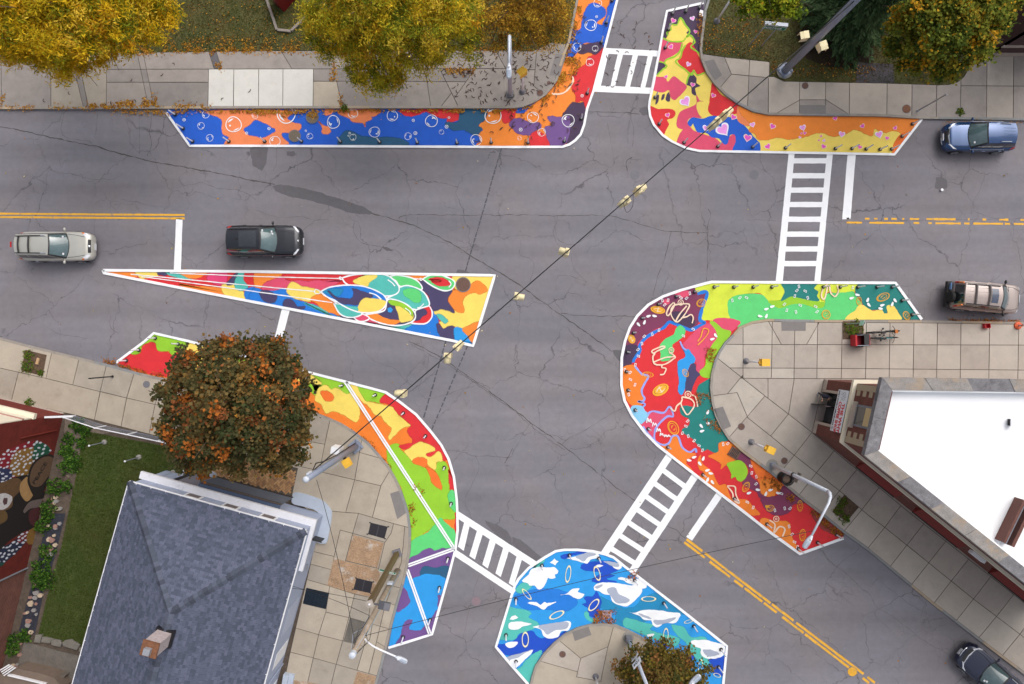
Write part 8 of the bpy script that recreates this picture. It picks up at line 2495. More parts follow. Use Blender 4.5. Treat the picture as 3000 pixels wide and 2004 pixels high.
# ---- poles, lamps, wires
def vpole(b, base, z0, z1, r0, r1, n=12):
 b.tube([(0, 0, z0), (0, 0, (z0 + z1) / 2), (0, 0, z1)], [r0, (r0 + r1) / 2, r1], n)
def luminaire(root, p, yaw, L_=0.75, wd=0.3):
 M_ = Matrix.Rotation(yaw, 3, 'Z')
 b = MB()
 prof = [(-0.5, 0.25), (-0.42, 0.55), (-0.2, 0.9), (0.1, 1.0), (0.35, 0.9), (0.47, 0.65), (0.5, 0.4)]
 n = len(prof)
 vs = []
 for x, w in prof:
  for y, z in ((-w, 0.0), (-w * 0.75, 0.09), (0, 0.12), (w * 0.75, 0.09), (w, 0.0), (0, -0.04)):
   vs.append(M_ @ Vector((x * L_, y * wd / 2, z)) + Vector(p))
 fs = []
 for i in range(n - 1):
  for k in range(6):
   fs.append((i * 6 + k, i * 6 + (k + 1) % 6, (i + 1) * 6 + (k + 1) % 6, (i + 1) * 6 + k))
 fs += [tuple(range(5, -1, -1)), tuple((n - 1) * 6 + k for k in range(6))]
 b.add(vs, fs)
 h = b.build('lamp_head', M_LIGHTG, root, True)
 for k in range(7):
  q = M_ @ Vector((L_ * (-0.02 + 0.075 * k), 0, 0.125)) + Vector(p)
  MB().box(q, (0.02, wd * 0.72, 0.02), M_).build('cooling_fin', M_LENS, h)
 q = M_ @ Vector((-L_ * 0.25, 0, 0.13)) + Vector(p)
 MB().lathe([(0.05, 0), (0.05, 0.05), (0.02, 0.07)], 10, q).build('photocell', M_POST, h)
def street_lamp(label, base_px, zt, lum_px, zl, r0=0.12, plinth='square'):
 base = W3(*base_px, 0.14)
 lum = W3(*lum_px, zl)
 root = empty('street_lamp', base, label=label, cat='street lamp', group='street lamps')
 d = Vector((lum.x - base.x, lum.y - base.y, 0))
 L_ = d.length
 d.normalize()
 yaw = math.atan2(d.y, d.x)
 b = MB()
 z1 = zl - 0.14
 b.tube([(0, 0, 0.1), (0, 0, zt * 0.5), (0, 0, zt - 0.5)], [r0, r0 * 0.85, r0 * 0.7], 12)
 b.build('pole', M_LIGHTG, root, True)
 a = MB()
 pts = [Vector((0, 0, zt - 0.52)), Vector((0, 0, zt - 0.25)) + d * 0.05, Vector((0, 0, zt + 0.02)) + d * 0.22, Vector((0, 0, zt + 0.2)) + d * 0.55, Vector((0, 0, z1 + 0.02)) + d * (L_ - 0.3)]
 a.tube(pts, [r0 * 0.7, r0 * 0.66, r0 * 0.6, r0 * 0.52, r0 * 0.4], 10)
 a.build('arm', M_LIGHTG, root, True)
 if plinth == 'square':
  MB().box((0, 0, 0.09), (0.42, 0.42, 0.2)).build('plinth', M_IRON, root)
 else:
  MB().lathe([(0.36, -0.01), (0.36, 0.02), (0.2, 0.02)], 24).build('plinth', M_CONCB, root)
  MB().box((0, 0, 0.09), (0.3, 0.3, 0.16)).build('base_box', M_STEEL, root)
 luminaire(root, d * L_ + Vector((0, 0, z1)), yaw)
 return root, base
street_lamp('pale grey street lamp standing beside the locust at top centre', (1494, 277), 8.5, (1491, 209), 9.0, 0.14)
lr, lbse = street_lamp('curved pale grey street lamp in front of the coffee shop', (2262, 1362), 8.1, (2366, 1587), 8.8, 0.13, 'round')
for k, (dx, dy, dz) in enumerate(((0.22, -0.3, 3.1), (0.3, -0.05, 3.3))):
 MB().box((dx, dy, dz), (0.06, 0.34, 0.45), Matrix.Rotation(R(-20), 3, 'Z')).build('sign_back', mat('sign_back', C(122, 116, 108), 0.7, 0.1, 5), lr)
MB().tube([(0, 0, 3.2), (0, 0, 3.35)], 0.15, 10).build('clamp', M_BLACK, lr)
lr2, lb2 = street_lamp('street lamp carrying the route 104 signs on the bottom island', (1840, 1867), 8.6, (2035, 1992), 9.0, 0.12, 'round')
MB().box((0, 0, 0.3), (0.36, 0.36, 0.55)).build('base_cabinet', M_IRON, lr2)
def board(root, centre, right, w, h, m, name='board', t=0.02):
 n = Vector((right.y, -right.x, 0))
 b = MB()
 q = [Vector(centre) + right * sx * w / 2 + Vector((0, 0, sz * h / 2)) for sx, sz in ((-1, -1), (1, -1), (1, 1), (-1, 1))]
 b.add(q + [v - n * t for v in q], [(0, 1, 2, 3), (7, 6, 5, 4), (3, 2, 6, 7), (1, 0, 4, 5), (0, 3, 7, 4), (2, 1, 5, 6)])
 return b.build(name, m, root)
def board_text(root, centre, right, body, size, m, xs=1.0, off=0.004):
 n = Vector((right.y, -right.x, 0))
 M_ = Matrix.Identity(4)
 for r_ in range(3):
  M_[r_][0], M_[r_][1], M_[r_][2] = right[r_], (0, 0, 1)[r_], n[r_]
 M_.translation = Vector(centre) + n * off
 return text_mesh('lettering', body, size, m, root, M_, 0.002, 'CENTER', xs)
rt = Vector((-0.64, -0.77, 0)).normalized()
nn_ = Vector((rt.y, -rt.x, 0))
for zc, w_, h_, txt, lab, tilt in ((2.25, 0.5, 0.42, None, 'small white notice sign lowest on the bottom island lamp', 0), (2.95, 0.62, 0.5, '', 'blank pale grey sign in the middle of the bottom island lamp', 0), (3.75, 0.66, 0.55, '104', 'white route sign reading 104 on the bottom island lamp', 0)):
 sg_ = empty('road_sign', Vector((lb2.x, lb2.y, 0)) + nn_ * 0.16, label=lab, cat='sign')
 board(sg_, (0, 0, zc), rt, w_, h_, M_WHT if txt != '' else mat('sign_grey_white', C(206, 206, 212), 0.5, 0.04))
 if txt:
  board_text(sg_, (0, 0, zc - 0.02), rt, txt, 0.36, M_INK, 0.95)
 if txt is None:
  for k in range(3):
   board(sg_, Vector((0, 0, zc + 0.1 - 0.09 * k)) + nn_ * 0.004, rt, 0.32 - 0.06 * k, 0.035, M_INK, 'print_line', 0.002)
# big signal poles and the span wire
A0 = W3(1043, 1307, 0.14)
B0 = W3(2298, 208, 0.14)
def signal_pole(label, base, h, r0, plinth):
 root = empty('signal_pole', base, label=label, cat='pole')
 MB().tube([(0, 0, 0.1), (0, 0, h * 0.5), (0, 0, h)], [r0, r0 * 0.88, r0 * 0.75], 20).build('shaft', M_STEEL, root, True)
 MB().lathe([(r0 * 0.78, h), (r0 * 0.78, h + 0.05), (r0 * 0.3, h + 0.09)], 20).build('cap', M_LIGHTG, root, True)
 rot = Matrix.Rotation(R(38), 3, 'Z')
 if plinth == 'round':
  MB().lathe([(0.5, -0.03), (0.5, 0.06), (0.45, 0.07)], 28).build('footing', M_CONCB, root)
 MB().box((0, 0, 0.1), (0.72, 0.72, 0.09), rot).build('base_plate', M_STEEL, root)
 for k in range(4):
  v = rot @ Vector(((-1) ** (k // 2) * 0.28, (-1) ** (k % 2) * 0.28, 0))
  MB().lathe([(0.075, 0.1), (0.075, 0.2), (0.04, 0.23)], 10, (v.x, v.y, 0)).build('bolt_cover', M_STEEL, root)
 return root
pa = signal_pole('thick grey signal pole leaning over the pavement by the flame mural', A0, 10.4, 0.2, 'square')
pb_ = signal_pole('thick grey signal pole in front of the spruce at top right', B0, 12.5, 0.23, 'round')
MB().box((-0.35, 0.3, 3.3), (0.5, 0.4, 0.9), Matrix.Rotation(R(-10), 3, 'Z')).build('control_cabinet', M_WHT, pa)
MB().tube([(0.0, 0.24, 9.3), (-0.1, 0.42, 8.4), (-0.02, 0.3, 7.2), (0.02, 0.24, 5.0), (0.04, 0.24, 0.3)], 0.03, 6).build('cable_run', M_CABLE, pa)
MB().tube([(-0.08, 0.16, 9.4), (-0.08, 0.16, 9.9)], 0.07, 8).build('junction_can', M_LIGHTG, pa)
MB().tube([(-0.18, 0.12, 0.3), (-0.19, 0.14, 11.5)], 0.02, 6).build('cable_run', M_CABLE, pb_)
board(pa, (0.3, -0.12, 6.2), Vector((0.8, 0.6, 0)), 0.5, 0.3, M_LENS, 'small_sign')
wa, wb_ = W3(922, 1375, 8.95), W3(2515, -8, 9.15)
def wire_pts(a, b, sag, n=40):
 return [a.lerp(b, i / n) - Vector((0, 0, sag * 4 * (i / n) * (1 - i / n))) for i in range(n + 1)]
def wire(label, a, b, sag, r=0.02, name='cable', n=40):
 o_ = MB().tube(wire_pts(a, b, sag, n), r, 6).build(name, M_CABLE)
 return tag(o_, label, 'cable')
SAG = 1.0
wire('black span wire with traffic signals crossing the junction diagonally', wa, wb_, SAG, 0.032, 'span_wire')
wd_ = (wb_ - wa)
wl_ = Vector((wd_.x, wd_.y)).length
def on_wire(px):
 best = min(range(401), key=lambda i: abs((lambda p: p.x * S / ((H - p.z) / H) + 1500)(wa.lerp(wb_, i / 400) - Vector((0, 0, SAG * 4 * (i / 400) * (1 - i / 400)))) - px))
 t = best / 400
 return wa.lerp(wb_, t) - Vector((0, 0, SAG * 4 * t * (1 - t)))
def signal(px, face, label, side=0.0, along=0.0):
 p = on_wire(px)
 wdn = Vector((wd_.x, wd_.y, 0)).normalized()
 p = p + wdn * along + Vector((-wdn.y, wdn.x, 0)) * side
 root = empty('traffic_signal', p - Vector((0, 0, 0.12)), R(face), label, 'traffic signal', 'signals on the span wire')
 MB().box((0, 0, -0.62), (0.22, 0.36, 1.06)).build('housing', M_SIGY, root)
 MB().lathe([(0.1, -0.09), (0.12, -0.02), (0.06, 0.05), (0.03, 0.13)], 10).build('hanger', M_SIGY, root)
 for k, rgb in enumerate(((120, 20, 20), (130, 100, 20), (20, 90, 60))):
  zc = -0.28 - 0.34 * k
  v = MB()
  vs, fs = [], []
  for i in range(13):
   a = R(-40) + (pi + R(80)) * i / 12
   for x, rr in ((0.1, 0.15), (0.42, 0.145)):
    vs.append((x, cos(a) * rr, zc + sin(a) * rr))
   for x, rr in ((0.42, 0.135), (0.1, 0.14)):
    vs.append((x, cos(a) * rr, zc + sin(a) * rr))
   if i:
    j = 4 * i
    fs += [(j - 4, j, j + 1, j - 3), (j - 3, j + 1, j + 2, j - 2), (j - 2, j + 2, j + 3, j - 1)]
  v.add(vs, fs)
  v.build('visor', M_SIGY, root, True)
  b = MB().lathe([(0.13, 0.0), (0.1, 0.03), (0.03, 0.045)], 14)
  rot = Matrix.Rotation(R(90), 3, 'Y')
  b.v = [tuple(rot @ Vector(q) + Vector((0.11, 0, zc))) for q in b.v]
  b.build('lens', mat('lens_%d' % k, C(*rgb), 0.2, 0.05), root)
signal(1176, 175, 'cream traffic signal on the wire nearest the flame mural')
signal(1316, 262, 'lower cream signal of the pair beside the balloon mural', 0, -0.12)
signal(1327, 48, 'upper cream signal of the pair beside the balloon mural', 0, 0.22)
signal(1514, -10, 'single cream signal on the wire right of the balloon mural')
signal(1664, 165, 'single cream signal on the wire over the junction centre')
signal(1846, 212, 'left cream signal of the pair above the main road', 0, -0.1)
signal(1870, 28, 'right cream signal of the pair above the main road', 0, 0.15)
signal(2112, 218, 'left golden signal over the blue patch of the heart mural', 0, -0.1)
signal(2126, 40, 'right golden signal over the blue patch of the heart mural', 0, 0.16)
lp_ = [on_wire(1828), on_wire(1832) + Vector((0.2, -0.45, -0.6)), on_wire(1846) + Vector((0.25, -0.35, -0.7)), on_wire(1856) + Vector((0, 0, -0.25))]
tag(MB().tube(catmull([tuple(v) for v in lp_], False, 0.1), 0.014, 5).build('cable_loop', M_CABLE), 'slack cable loop under the signal pair above the main road', 'cable')
# pedestrian signals
def ped_signal(label, base_px, z, face, m=M_PEDY, sep=True, base_z=0.14, off=(0, 0)):
 base = W3(*base_px, base_z)
 root = empty('pedestrian_signal', base, R(face), label, 'pedestrian signal', 'pedestrian signals')
 if sep:
  MB().tube([(0, 0, 0.05), (0, 0, z - 0.3)], 0.06, 12).build('post', M_POST, root, True)
  MB().lathe([(0.2, -0.01), (0.2, 0.03), (0.12, 0.1), (0.08, 0.22)], 18).build('base', M_IRON, root, True)
 ox, oy = off
 MB().box((ox, oy, z), (0.3, 0.42, 0.48)).build('housing', m, root)
 MB().box((ox + 0.24, oy, z + 0.2), (0.2, 0.4, 0.03), Matrix.Rotation(R(12), 3, 'Y')).build('visor', m, root)
 for k in (-1, 1):
  MB().box((ox + 0.24, oy + k * 0.2, z), (0.18, 0.02, 0.4)).build('visor', m, root)
 MB().box((ox + 0.152, oy, z), (0.01, 0.34, 0.36)).build('face', M_GLASS, root)
 MB().box((ox - 0.2, oy, z - 0.05), (0.1, 0.16, 0.2)).build('bracket', M_BLACK if not sep else m, root)
 return root
ped_signal('yellow pedestrian signal on a white post at top centre', (1530, 269), 3.2, 215)
ped_signal('yellow pedestrian signal on a grey post nearest the bicycles', (2186, 1058), 2.9, 0)
ped_signal('yellow pedestrian signal on a grey post above the storm drain', (2201, 1295), 2.9, 335)
ped_signal('yellow pedestrian signal on a post at the bottom island edge', (1745, 1982), 2.9, 270)
ped_signal('yellow pedestrian signal strapped to the flame mural signal pole', (1043, 1307), 3.4, 300, sep=False, off=(0.42, 0))
ped_signal('left cream pedestrian signal on the spruce signal pole', (2298, 208), 3.9, 190, M_SIGY, False, off=(0.3, -0.5))
ped_signal('right cream pedestrian signal on the spruce signal pole', (2298, 208), 4.6, 290, M_SIGY, False, off=(0.45, 0.1))
ped_signal('golden pedestrian signal at the top edge beside the green maple', (2100, 62), 3.4, 250)
# wooden utility pole, brown lamp post
wbse = W3(1165, 1673, 0.14)
up_ = empty('utility_pole', wbse, label='weathered wooden utility pole with a tangle of wires', cat='pole')
MB().tube([(0, 0, 0), (-0.1, -0.05, 5), (-0.2, -0.1, 11.2)], [0.2, 0.175, 0.14], 14).build('shaft', M_WOOD, up_, True)
wt = Vector((-0.2, -0.1, 11.2))
for k in range(7):
 a = 2 * pi * k / 7
 pts = [wt + Vector((0.16 * cos(a), 0.16 * sin(a), -0.3)), wt + Vector((0.45 * cos(a), 0.45 * sin(a), -1.2 - 0.2 * k)), wt + Vector((0.2 * cos(a + 0.4), 0.2 * sin(a + 0.4), -2.0 - 0.25 * k)), wt + Vector((0.17 * cos(a), 0.17 * sin(a), -3.4 - 0.3 * k))]
 MB().tube(catmull([tuple(v) for v in pts], False, 0.15), 0.014, 5).build('drop_wire', M_LENS if k % 2 else M_CABLE, up_)
MB().tube([(0.19, 0.05, 0.2), (0.08, 0.08, 9.5)], 0.018, 5).build('ground_wire', M_LENS, up_)
MB().lathe([(0.16, 11.1), (0.16, 11.35), (0.05, 11.4)], 12, (-0.2, -0.1, 0)).build('pole_cap', M_LIGHTG, up_)
MB().box((0.05, 0.28, 2.9), (0.3, 0.12, 0.35)).build('meter_box', M_LIGHTG, up_)
al = W3(1176, 1931, 9.9) - wbse
d_ = Vector((al.x + 0.18, al.y + 0.09, 0))
rl = empty('street_lamp', wbse, label='white street lamp arm fixed to the wooden utility pole', cat='street lamp', group='street lamps')
MB().tube(catmull([(-0.18, -0.09, 9.3), (-0.18 + d_.x * 0.3, -0.09 + d_.y * 0.3, 9.75), (al.x - d_.x * 0.12, al.y - d_.y * 0.12, al.z)], False, 0.2), 0.045, 8).build('arm', M_POST, rl, True)
luminaire(rl, al, math.atan2(d_.y, d_.x), 0.62, 0.26)
bb = W3(1164, 1620, 0.14)
bp_ = empty('lamp_post', bb, label='square brown lamp post with a dark grey floodlight head', cat='street lamp')
M_OLIVE = mat('olive_brown_paint', C(104, 84, 48), 0.6, 0.06, 4)
MB().box((0, 0, 4.15), (0.26, 0.26, 8.2), Matrix.Rotation(R(20), 3, 'Z')).build('post', M_OLIVE, bp_)
MB().box((0, 0, 8.32), (0.34, 0.34, 0.12), Matrix.Rotation(R(20), 3, 'Z')).build('cap', mat('cap_grey', C(176, 166, 158), 0.7, 0.05), bp_)
MB().box((0, 0, 0.06), (0.5, 0.5, 0.14), Matrix.Rotation(R(20), 3, 'Z')).build('base_plate', M_IRON, bp_)
MB().lathe([(0.05, 8.38), (0.05, 8.44), (0.02, 8.46)], 10).build('photocell', M_POST, bp_)
M_LED = mat('floodlight_grey', C(84, 84, 92), 0.5, 0.06)
MB().tube([(0.1, -0.05, 8.15), (0.45, -0.1, 8.2)], 0.05, 8).build('bracket', M_LED, bp_)
fh = MB()
fh.box((0.72, -0.14, 8.22), (0.6, 0.42, 0.1), Matrix.Rotation(R(-12), 3, 'Z'))
fh.build('floodlight', M_LED, bp_)
MB().box((0.86, -0.17, 8.28), (0.3, 0.36, 0.02), Matrix.Rotation(R(-12), 3, 'Z')).build('cooling_plate', M_IRON, bp_)
# street name signs
mr = Vector((-0.97, 0.24, 0)).normalized()
mc = W3(1135, 1675, 3.75)
ms = empty('street_sign', (mc.x, mc.y, 0.14), label='green street sign reading MAIN upside down on the brown post', cat='sign')
board(ms, (0, 0, 3.6), mr, 0.95, 0.26, M_GREEN)
board(ms, Vector((0, 0, 3.6)) + Vector((mr.y, -mr.x, 0)) * -0.006, mr, 0.99, 0.3, M_WHT, 'edge', 0.012)
board_text(ms, Vector((0, 0, 3.6)) - mr * 0.14, mr, 'MAIN', 0.2, M_WHT, 1.0, 0.006)
MB().tube([(0, -0.02, 3.6), (bb.x - mc.x, bb.y - mc.y, 3.6)], 0.03, 6).build('bracket', M_GALV, ms)
pr = Vector((0.995, -0.1, 0)).normalized()
q1, q2 = W3(2196, 132, 0.13), W3(2231, 135, 0.13)
pc0 = (q1 + q2) / 2
ps_ = empty('street_sign', pc0, label='green street sign reading PORTAGE on two steel posts', cat='sign')
for q in (q1, q2):
 v = q - pc0
 MB().tube([(v.x, v.y, -0.05), (v.x, v.y, 2.75)], 0.035, 8).build('post', M_GALV, ps_)
pn = Vector((pr.y, -pr.x, 0))
board(ps_, Vector((0.22, 0.0, 2.55)) + pn * 0.08, pr, 1.28, 0.38, M_GREEN)
board(ps_, Vector((0.22, 0.0, 2.55)) + pn * 0.075, pr, 1.32, 0.42, M_WHT, 'edge', 0.012)
board_text(ps_, Vector((0.12, 0, 2.56)) + pn * 0.08, pr, 'PORTAGE', 0.26, M_WHT, 0.9, 0.008)
board_text(ps_, Vector((0.68, 0, 2.47)) + pn * 0.08, pr, 'RD', 0.12, M_WHT, 0.9, 0.008)
MB().box((0.22, 0.05, 2.8), (1.36, 0.2, 0.07), Matrix.Rotation(math.atan2(pr.y, pr.x), 3, 'Z')).build('light_cover', M_GALV, ps_)
# kerbside sign by the bicycles, plain posts
kb = W3(2478, 949, 0.14)
ks = empty('parking_sign', kb, label='pale green parking sign on a thin post in the weedy pit', cat='sign')
MB().tube([(0, 0, 0), (0, 0, 2.4)], 0.03, 8).build('post', M_GALV, ks)
board(ks, (-0.04, 0, 2.05), Vector((0.35, 0.93, 0)), 0.32, 0.46, mat('pale_green_sign', C(184, 216, 208), 0.5, 0.05))
for px, py, h, m, lab in ((330, 1103, 2.4, M_BLACK, 'bare black post on the left pavement'), (2688, 325, 2.9, M_GALV, 'bare grey post on the pavement near the blue suv')):
 r_ = empty('sign_post', W3(px, py, 0.14), label=lab, cat='post')
 MB().tube([(0, 0, 0), (0, 0, h)], 0.04, 10).build('post', m, r_)
 MB().lathe([(0.08, -0.01), (0.08, 0.03), (0.05, 0.06)], 12).build('collar', m, r_)
# thin wires
wtop = wbse + Vector((-0.2, -0.1, 10.6))
wire('thin cable from the wooden pole across the bottom street to the curved lamp', wbse + Vector((-0.15, -0.05, 9.4)), W3(2392, 1553, 8.6), 0.5, 0.014)
wire('thin cable from the signal pole down to the wooden pole', A0 + Vector((0.1, -0.3, 9.0)), wtop, 0.4, 0.014)
wire('thin service wire from the brown post to the grey house', bb + Vector((0, 0, 8.1)), Vector((*(w2 + hs_ * 3.4), 3.9)), 0.15, 0.012)
wire('second thin service wire from the wooden pole to the grey house', wbse + Vector((-0.1, 0, 7.2)), Vector((*(w2 + hs_ * 3.3), 3.8)), 0.25, 0.012)
# ---- herringbone brick paving in front of the house
bp0 = MB().prism(WW([(545, 1308), (700, 1340), (872, 1374), (868, 1412), (853, 1452), (800, 1442), (700, 1415), (590, 1392), (548, 1380)], ZS), 0.05, 0.118).build('brick_paving', M_JOINT)
tag(bp0, kind='structure')
reg = ccw(WW([(548, 1312), (700, 1344), (868, 1379), (862, 1412), (848, 1446), (800, 1438), (700, 1411), (592, 1388), (552, 1376)], ZS))
M_BRK = [mat('paver_%d' % i, C(*c), 0.9, 0.12, 6, fine=0.12) for i, c in enumerate(((196, 152, 106), (182, 138, 96), (206, 164, 116), (160, 120, 88)))]
bm_me = []
for i in range(4):
 b = MB().box((0, 0, 0), (0.245, 0.115, 0.05))
 me = bpy.data.meshes.new('brick_%d' % i)
 me.from_pydata(b.v, [], b.f)
 me.materials.append(M_BRK[i])
 bm_me.append(me)
cx_, cy_ = W((705, 1378), ZS)
ca, sa = cos(R(40)), sin(R(40))
U2 = 0.13
for gx in range(-40, 41):
 for gy in range(-40, 41):
  d = (gx - gy) % 4
  if d == 0:
   c_, rt_ = (gx + 1.0, gy + 0.5), 0
  elif d == 3:
   c_, rt_ = (gx + 0.5, gy + 1.0), pi / 2
  else:
   continue
  x, y = c_[0] * U2, c_[1] * U2
  p = (cx_ + x * ca - y * sa, cy_ + x * sa + y * ca)
  if not inside(p, reg):
   continue
  o_ = bpy.data.objects.new('brick', bm_me[random.choice((0, 0, 1, 1, 2, 3))])
  col.objects.link(o_)
  o_.parent = bp0
  o_.location = (p[0], p[1], 0.118 + random.uniform(-0.003, 0.003))
  o_.rotation_euler = (0, 0, R(40) + rt_)
# ---- garden fence and garden lights
fpts = T(0, 2, '585,700 870,795 1160,855 1440,915 1660,968')
fence = empty('chain_link_fence', label='low chain link fence with white top rail along the garden', cat='fence')
fb = [W3(x, y, 1.25) for x, y in fpts]
fb2 = [W3(551, 1326, 1.25), W3(532, 1398, 1.25)]
fb = [Vector((p.x, p.y, 0)) for p in fb] + [Vector((p.x, p.y, 0)) for p in fb2]
wires_ = MB()
for a, b in zip(fb, fb[1:]):
 MB().tube([a + Vector((0, 0, 1.25)), b + Vector((0, 0, 1.25))], 0.032, 8).build('top_rail', M_POST, fence)
 MB().tube([a + Vector((0, 0, 0.18)), b + Vector((0, 0, 0.18))], 0.01, 5).build('bottom_wire', M_GALV, fence)
 d = b - a
 n_ = int(d.length / 0.14)
 for k in range(-8, n_ + 1):
  for sg in (1, -1):
   t0, t1 = k / n_, (k + 7.4) / n_
   z0, z1 = (0.18, 1.22) if sg > 0 else (1.22, 0.18)
   if t0 < 0:
    z0 += (z1 - z0) * (-t0) / (t1 - t0)
    t0 = 0
   if t1 > 1:
    z1 = z0 + (z1 - z0) * (1 - t0) / (t1 - t0)
    t1 = 1
   if t1 - t0 > 0.002:
    wires_.tube([a.lerp(b, t0) + Vector((0, 0, z0)), a.lerp(b, t1) + Vector((0, 0, z1))], 0.005, 3, False)
o_ = wires_.build('wire_mesh', M_GALV, fence)
o_['kind'] = 'stuff'
for p in fb:
 MB().tube([p, p + Vector((0, 0, 1.32))], 0.035, 8).build('post', M_POST, fence)
for i, (x, y) in enumerate(((306, 1295), (407, 1339), (507, 1384))):
 r_ = empty('garden_light', W3(x, y, 0.14), label='slim garden post with white ball top, %s from the lion wall' % WORDS[i], cat='garden light', group='garden lights')
 MB().lathe([(0.17, -0.02), (0.16, 0.06), (0.1, 0.1)], 9).build('footing', M_CONCB, r_)
 MB().tube([(0, 0, 0.05), (0, 0, 1.5)], 0.03, 8).build('post', M_GALV, r_)
 MB().ball((0, 0, 1.56), 0.065).build('ball', M_POST, r_, True)
# ---- red sign and timber edging at the top
p = W3(838, 20, 0.13)
rs = empty('monument_sign', W3(830, 8, 0.13), label='red monument sign with a dark panel at the top edge', cat='sign')
M_DRED = mat('deep_red', C(120, 12, 18), 0.6, 0.05)
M_LRED = mat('bright_red', C(176, 44, 40), 0.6, 0.05)
rot = Matrix.Rotation(R(48), 3, 'Z')
MB().box((0.42, 0.36, 0.75), (1.9, 0.75, 1.5), rot).build('block', M_DRED, rs)
MB().box((0.1, 0.68, 0.78), (1.85, 0.16, 1.54), rot).build('panel_frame', M_LRED, rs)
MB().box((0.02, 0.78, 0.85), (1.5, 0.06, 1.0), rot).build('panel', mat('slate_panel', C(62, 74, 92), 0.5, 0.05), rs)
M_OLDW = mat('old_timber', C(150, 140, 132), 0.9, 0.25, 6, 0.5, 40)
for i, (a, b, lab) in enumerate((((772, -30), (812, 88), 'long weathered timber edging left of the red sign'), ((814, 88), (852, 92), 'short pale timber edging below the red sign'), ((854, 90), (912, 36), 'mossy timber edging right of the red sign'))):
 q0_, q1_ = W3(*a, 0.2), W3(*b, 0.2)
 d = q1_ - q0_
 c_ = (q0_ + q1_) / 2
 tag(MB().box((c_.x, c_.y, 0.21), (d.length, 0.15, 0.16), Matrix.Rotation(math.atan2(d.y, d.x), 3, 'Z')).build('timber_edging', M_OLDW), lab, 'timber')
# ---- litter bin by the curved lamp
bn_ = empty('litter_bin', W3(2292, 1397, 0.14), label='black slatted litter bin beside the curved street lamp', cat='litter bin')
for k in range(30):
 a = 2 * pi * k / 30
 MB().box((0.34 * cos(a), 0.34 * sin(a), 0.45), (0.02, 0.045, 0.85), Matrix.Rotation(a, 3, 'Z')).build('slat', M_BLACK, bn_)
MB().lathe([(0.3, 0.03), (0.32, 0.8), (0.28, 0.8), (0.26, 0.1)], 24).build('liner', mat('liner', C(44, 42, 44), 0.6, 0.1), bn_)
b = MB()
b.tube([(0.355 * cos(2 * pi * k / 24), 0.355 * sin(2 * pi * k / 24), 0.88) for k in range(25)], 0.035, 8, False)
b.build('rim', M_BLACK, bn_, True)
MB().lathe([(0.27, 0.62), (0.2, 0.66), (0.05, 0.68)], 16).build('rubbish', mat('rubbish', C(128, 106, 92), 0.9, 0.3, 9), bn_)
# ---- bicycles
def bicycle(label, px, py, rot, fr_m, lean=0.06, basket=False, scale=1.0, fat=0.03):
 root = empty('bicycle', W3(px, py, 0.14), R(rot), label, 'bicycle')
 root.rotation_euler = (lean, 0, R(rot))
 root.scale = (scale,) * 3
 rw_ = 0.34
 for x in (-0.52, 0.54):
  w = empty('wheel', (x, 0, rw_))
  w.parent = root
  MB().tube([(rw_ * cos(2 * pi * k / 28), 0, rw_ * sin(2 * pi * k / 28)) for k in range(29)], fat, 8, False).build('tyre', M_TYRE, w, True)
  sp = MB()
  for k in range(14):
   a = 2 * pi * k / 14
   sp.tube([(0, 0.02 * (-1) ** k, 0), (rw_ * cos(a), 0, rw_ * sin(a))], 0.003, 3, False)
  sp.tube([(0, -0.06, 0), (0, 0.06, 0)], 0.03, 8)
  sp.build('spokes', M_GALV, w)
  MB().tube([((rw_ + 0.04) * cos(R(20 + 140 * k / 10)), 0, (rw_ + 0.04) * sin(R(20 + 140 * k / 10))) for k in range(11)], 0.028, 5).build('mudguard', M_BLACK, w)
 f = MB()
 bbp, st_, hd, ht = (-0.05, 0, 0.3), (-0.22, 0, 0.82), (0.38, 0, 0.62), (0.34, 0, 0.86)
 for a, b_ in ((bbp, st_), (bbp, hd), (st_, ht), ((-0.52, 0.04, rw_), bbp), ((-0.52, -0.04, rw_), bbp), ((-0.52, 0.04, rw_), st_), ((-0.52, -0.04, rw_), st_), (hd, ht)):
  f.tube([a, b_], 0.026, 8)
 f.build('frame', fr_m, root, True)
 g_ = MB()
 g_.tube([ht, (0.33, 0, 1.0)], 0.018, 8)
 g_.tube([(0.4, 0.05, rw_ + 0.3), (0.54, 0.05, rw_)], 0.018, 6)
 g_.tube([(0.4, -0.05, rw_ + 0.3), (0.54, -0.05, rw_)], 0.018, 6)
 g_.tube([(0.2, -0.33, 1.03), (0.33, -0.15, 1.0), (0.33, 0.15, 1.0), (0.2, 0.33, 1.03)], 0.016, 8)
 g_.build('handlebar', M_BLACK, root, True)
 s_ = MB()
 s_.tube([st_, (-0.25, 0, 0.95)], 0.016, 8)
 s_.ball((-0.28, 0, 0.97), (0.15, 0.08, 0.035), 12, 6)
 s_.build('saddle', M_BLACK, root, True)
 c_ = MB()
 c_.tube([(-0.05, -0.12, 0.3), (-0.05, 0.12, 0.3)], 0.02, 6)
 c_.tube([(-0.05, 0.12, 0.3), (0.1, 0.12, 0.22)], 0.012, 6)
 c_.tube([(-0.05, -0.12, 0.3), (-0.2, -0.12, 0.38)], 0.012, 6)
 c_.box((0.1, 0.17, 0.22), (0.1, 0.1, 0.025))
 c_.box((-0.2, -0.17, 0.38), (0.1, 0.1, 0.025))
 c_.build('crank', M_BLACK, root)
 if basket:
  MB().box((-0.55, 0, 0.78), (0.36, 0.16, 0.03)).build('rack', M_BLACK, root)
 else:
  MB().box((0.44, 0, 0.92), (0.16, 0.2, 0.14)).build('front_bag', mat('orange_bag', C(196, 116, 56), 0.8, 0.2, 9), root)
 return root
bicycle('black bicycle with fat tyres parked nearest the kerb', 2576, 972, 4, M_BLACK, 0.03, False, 1.1, 0.045)
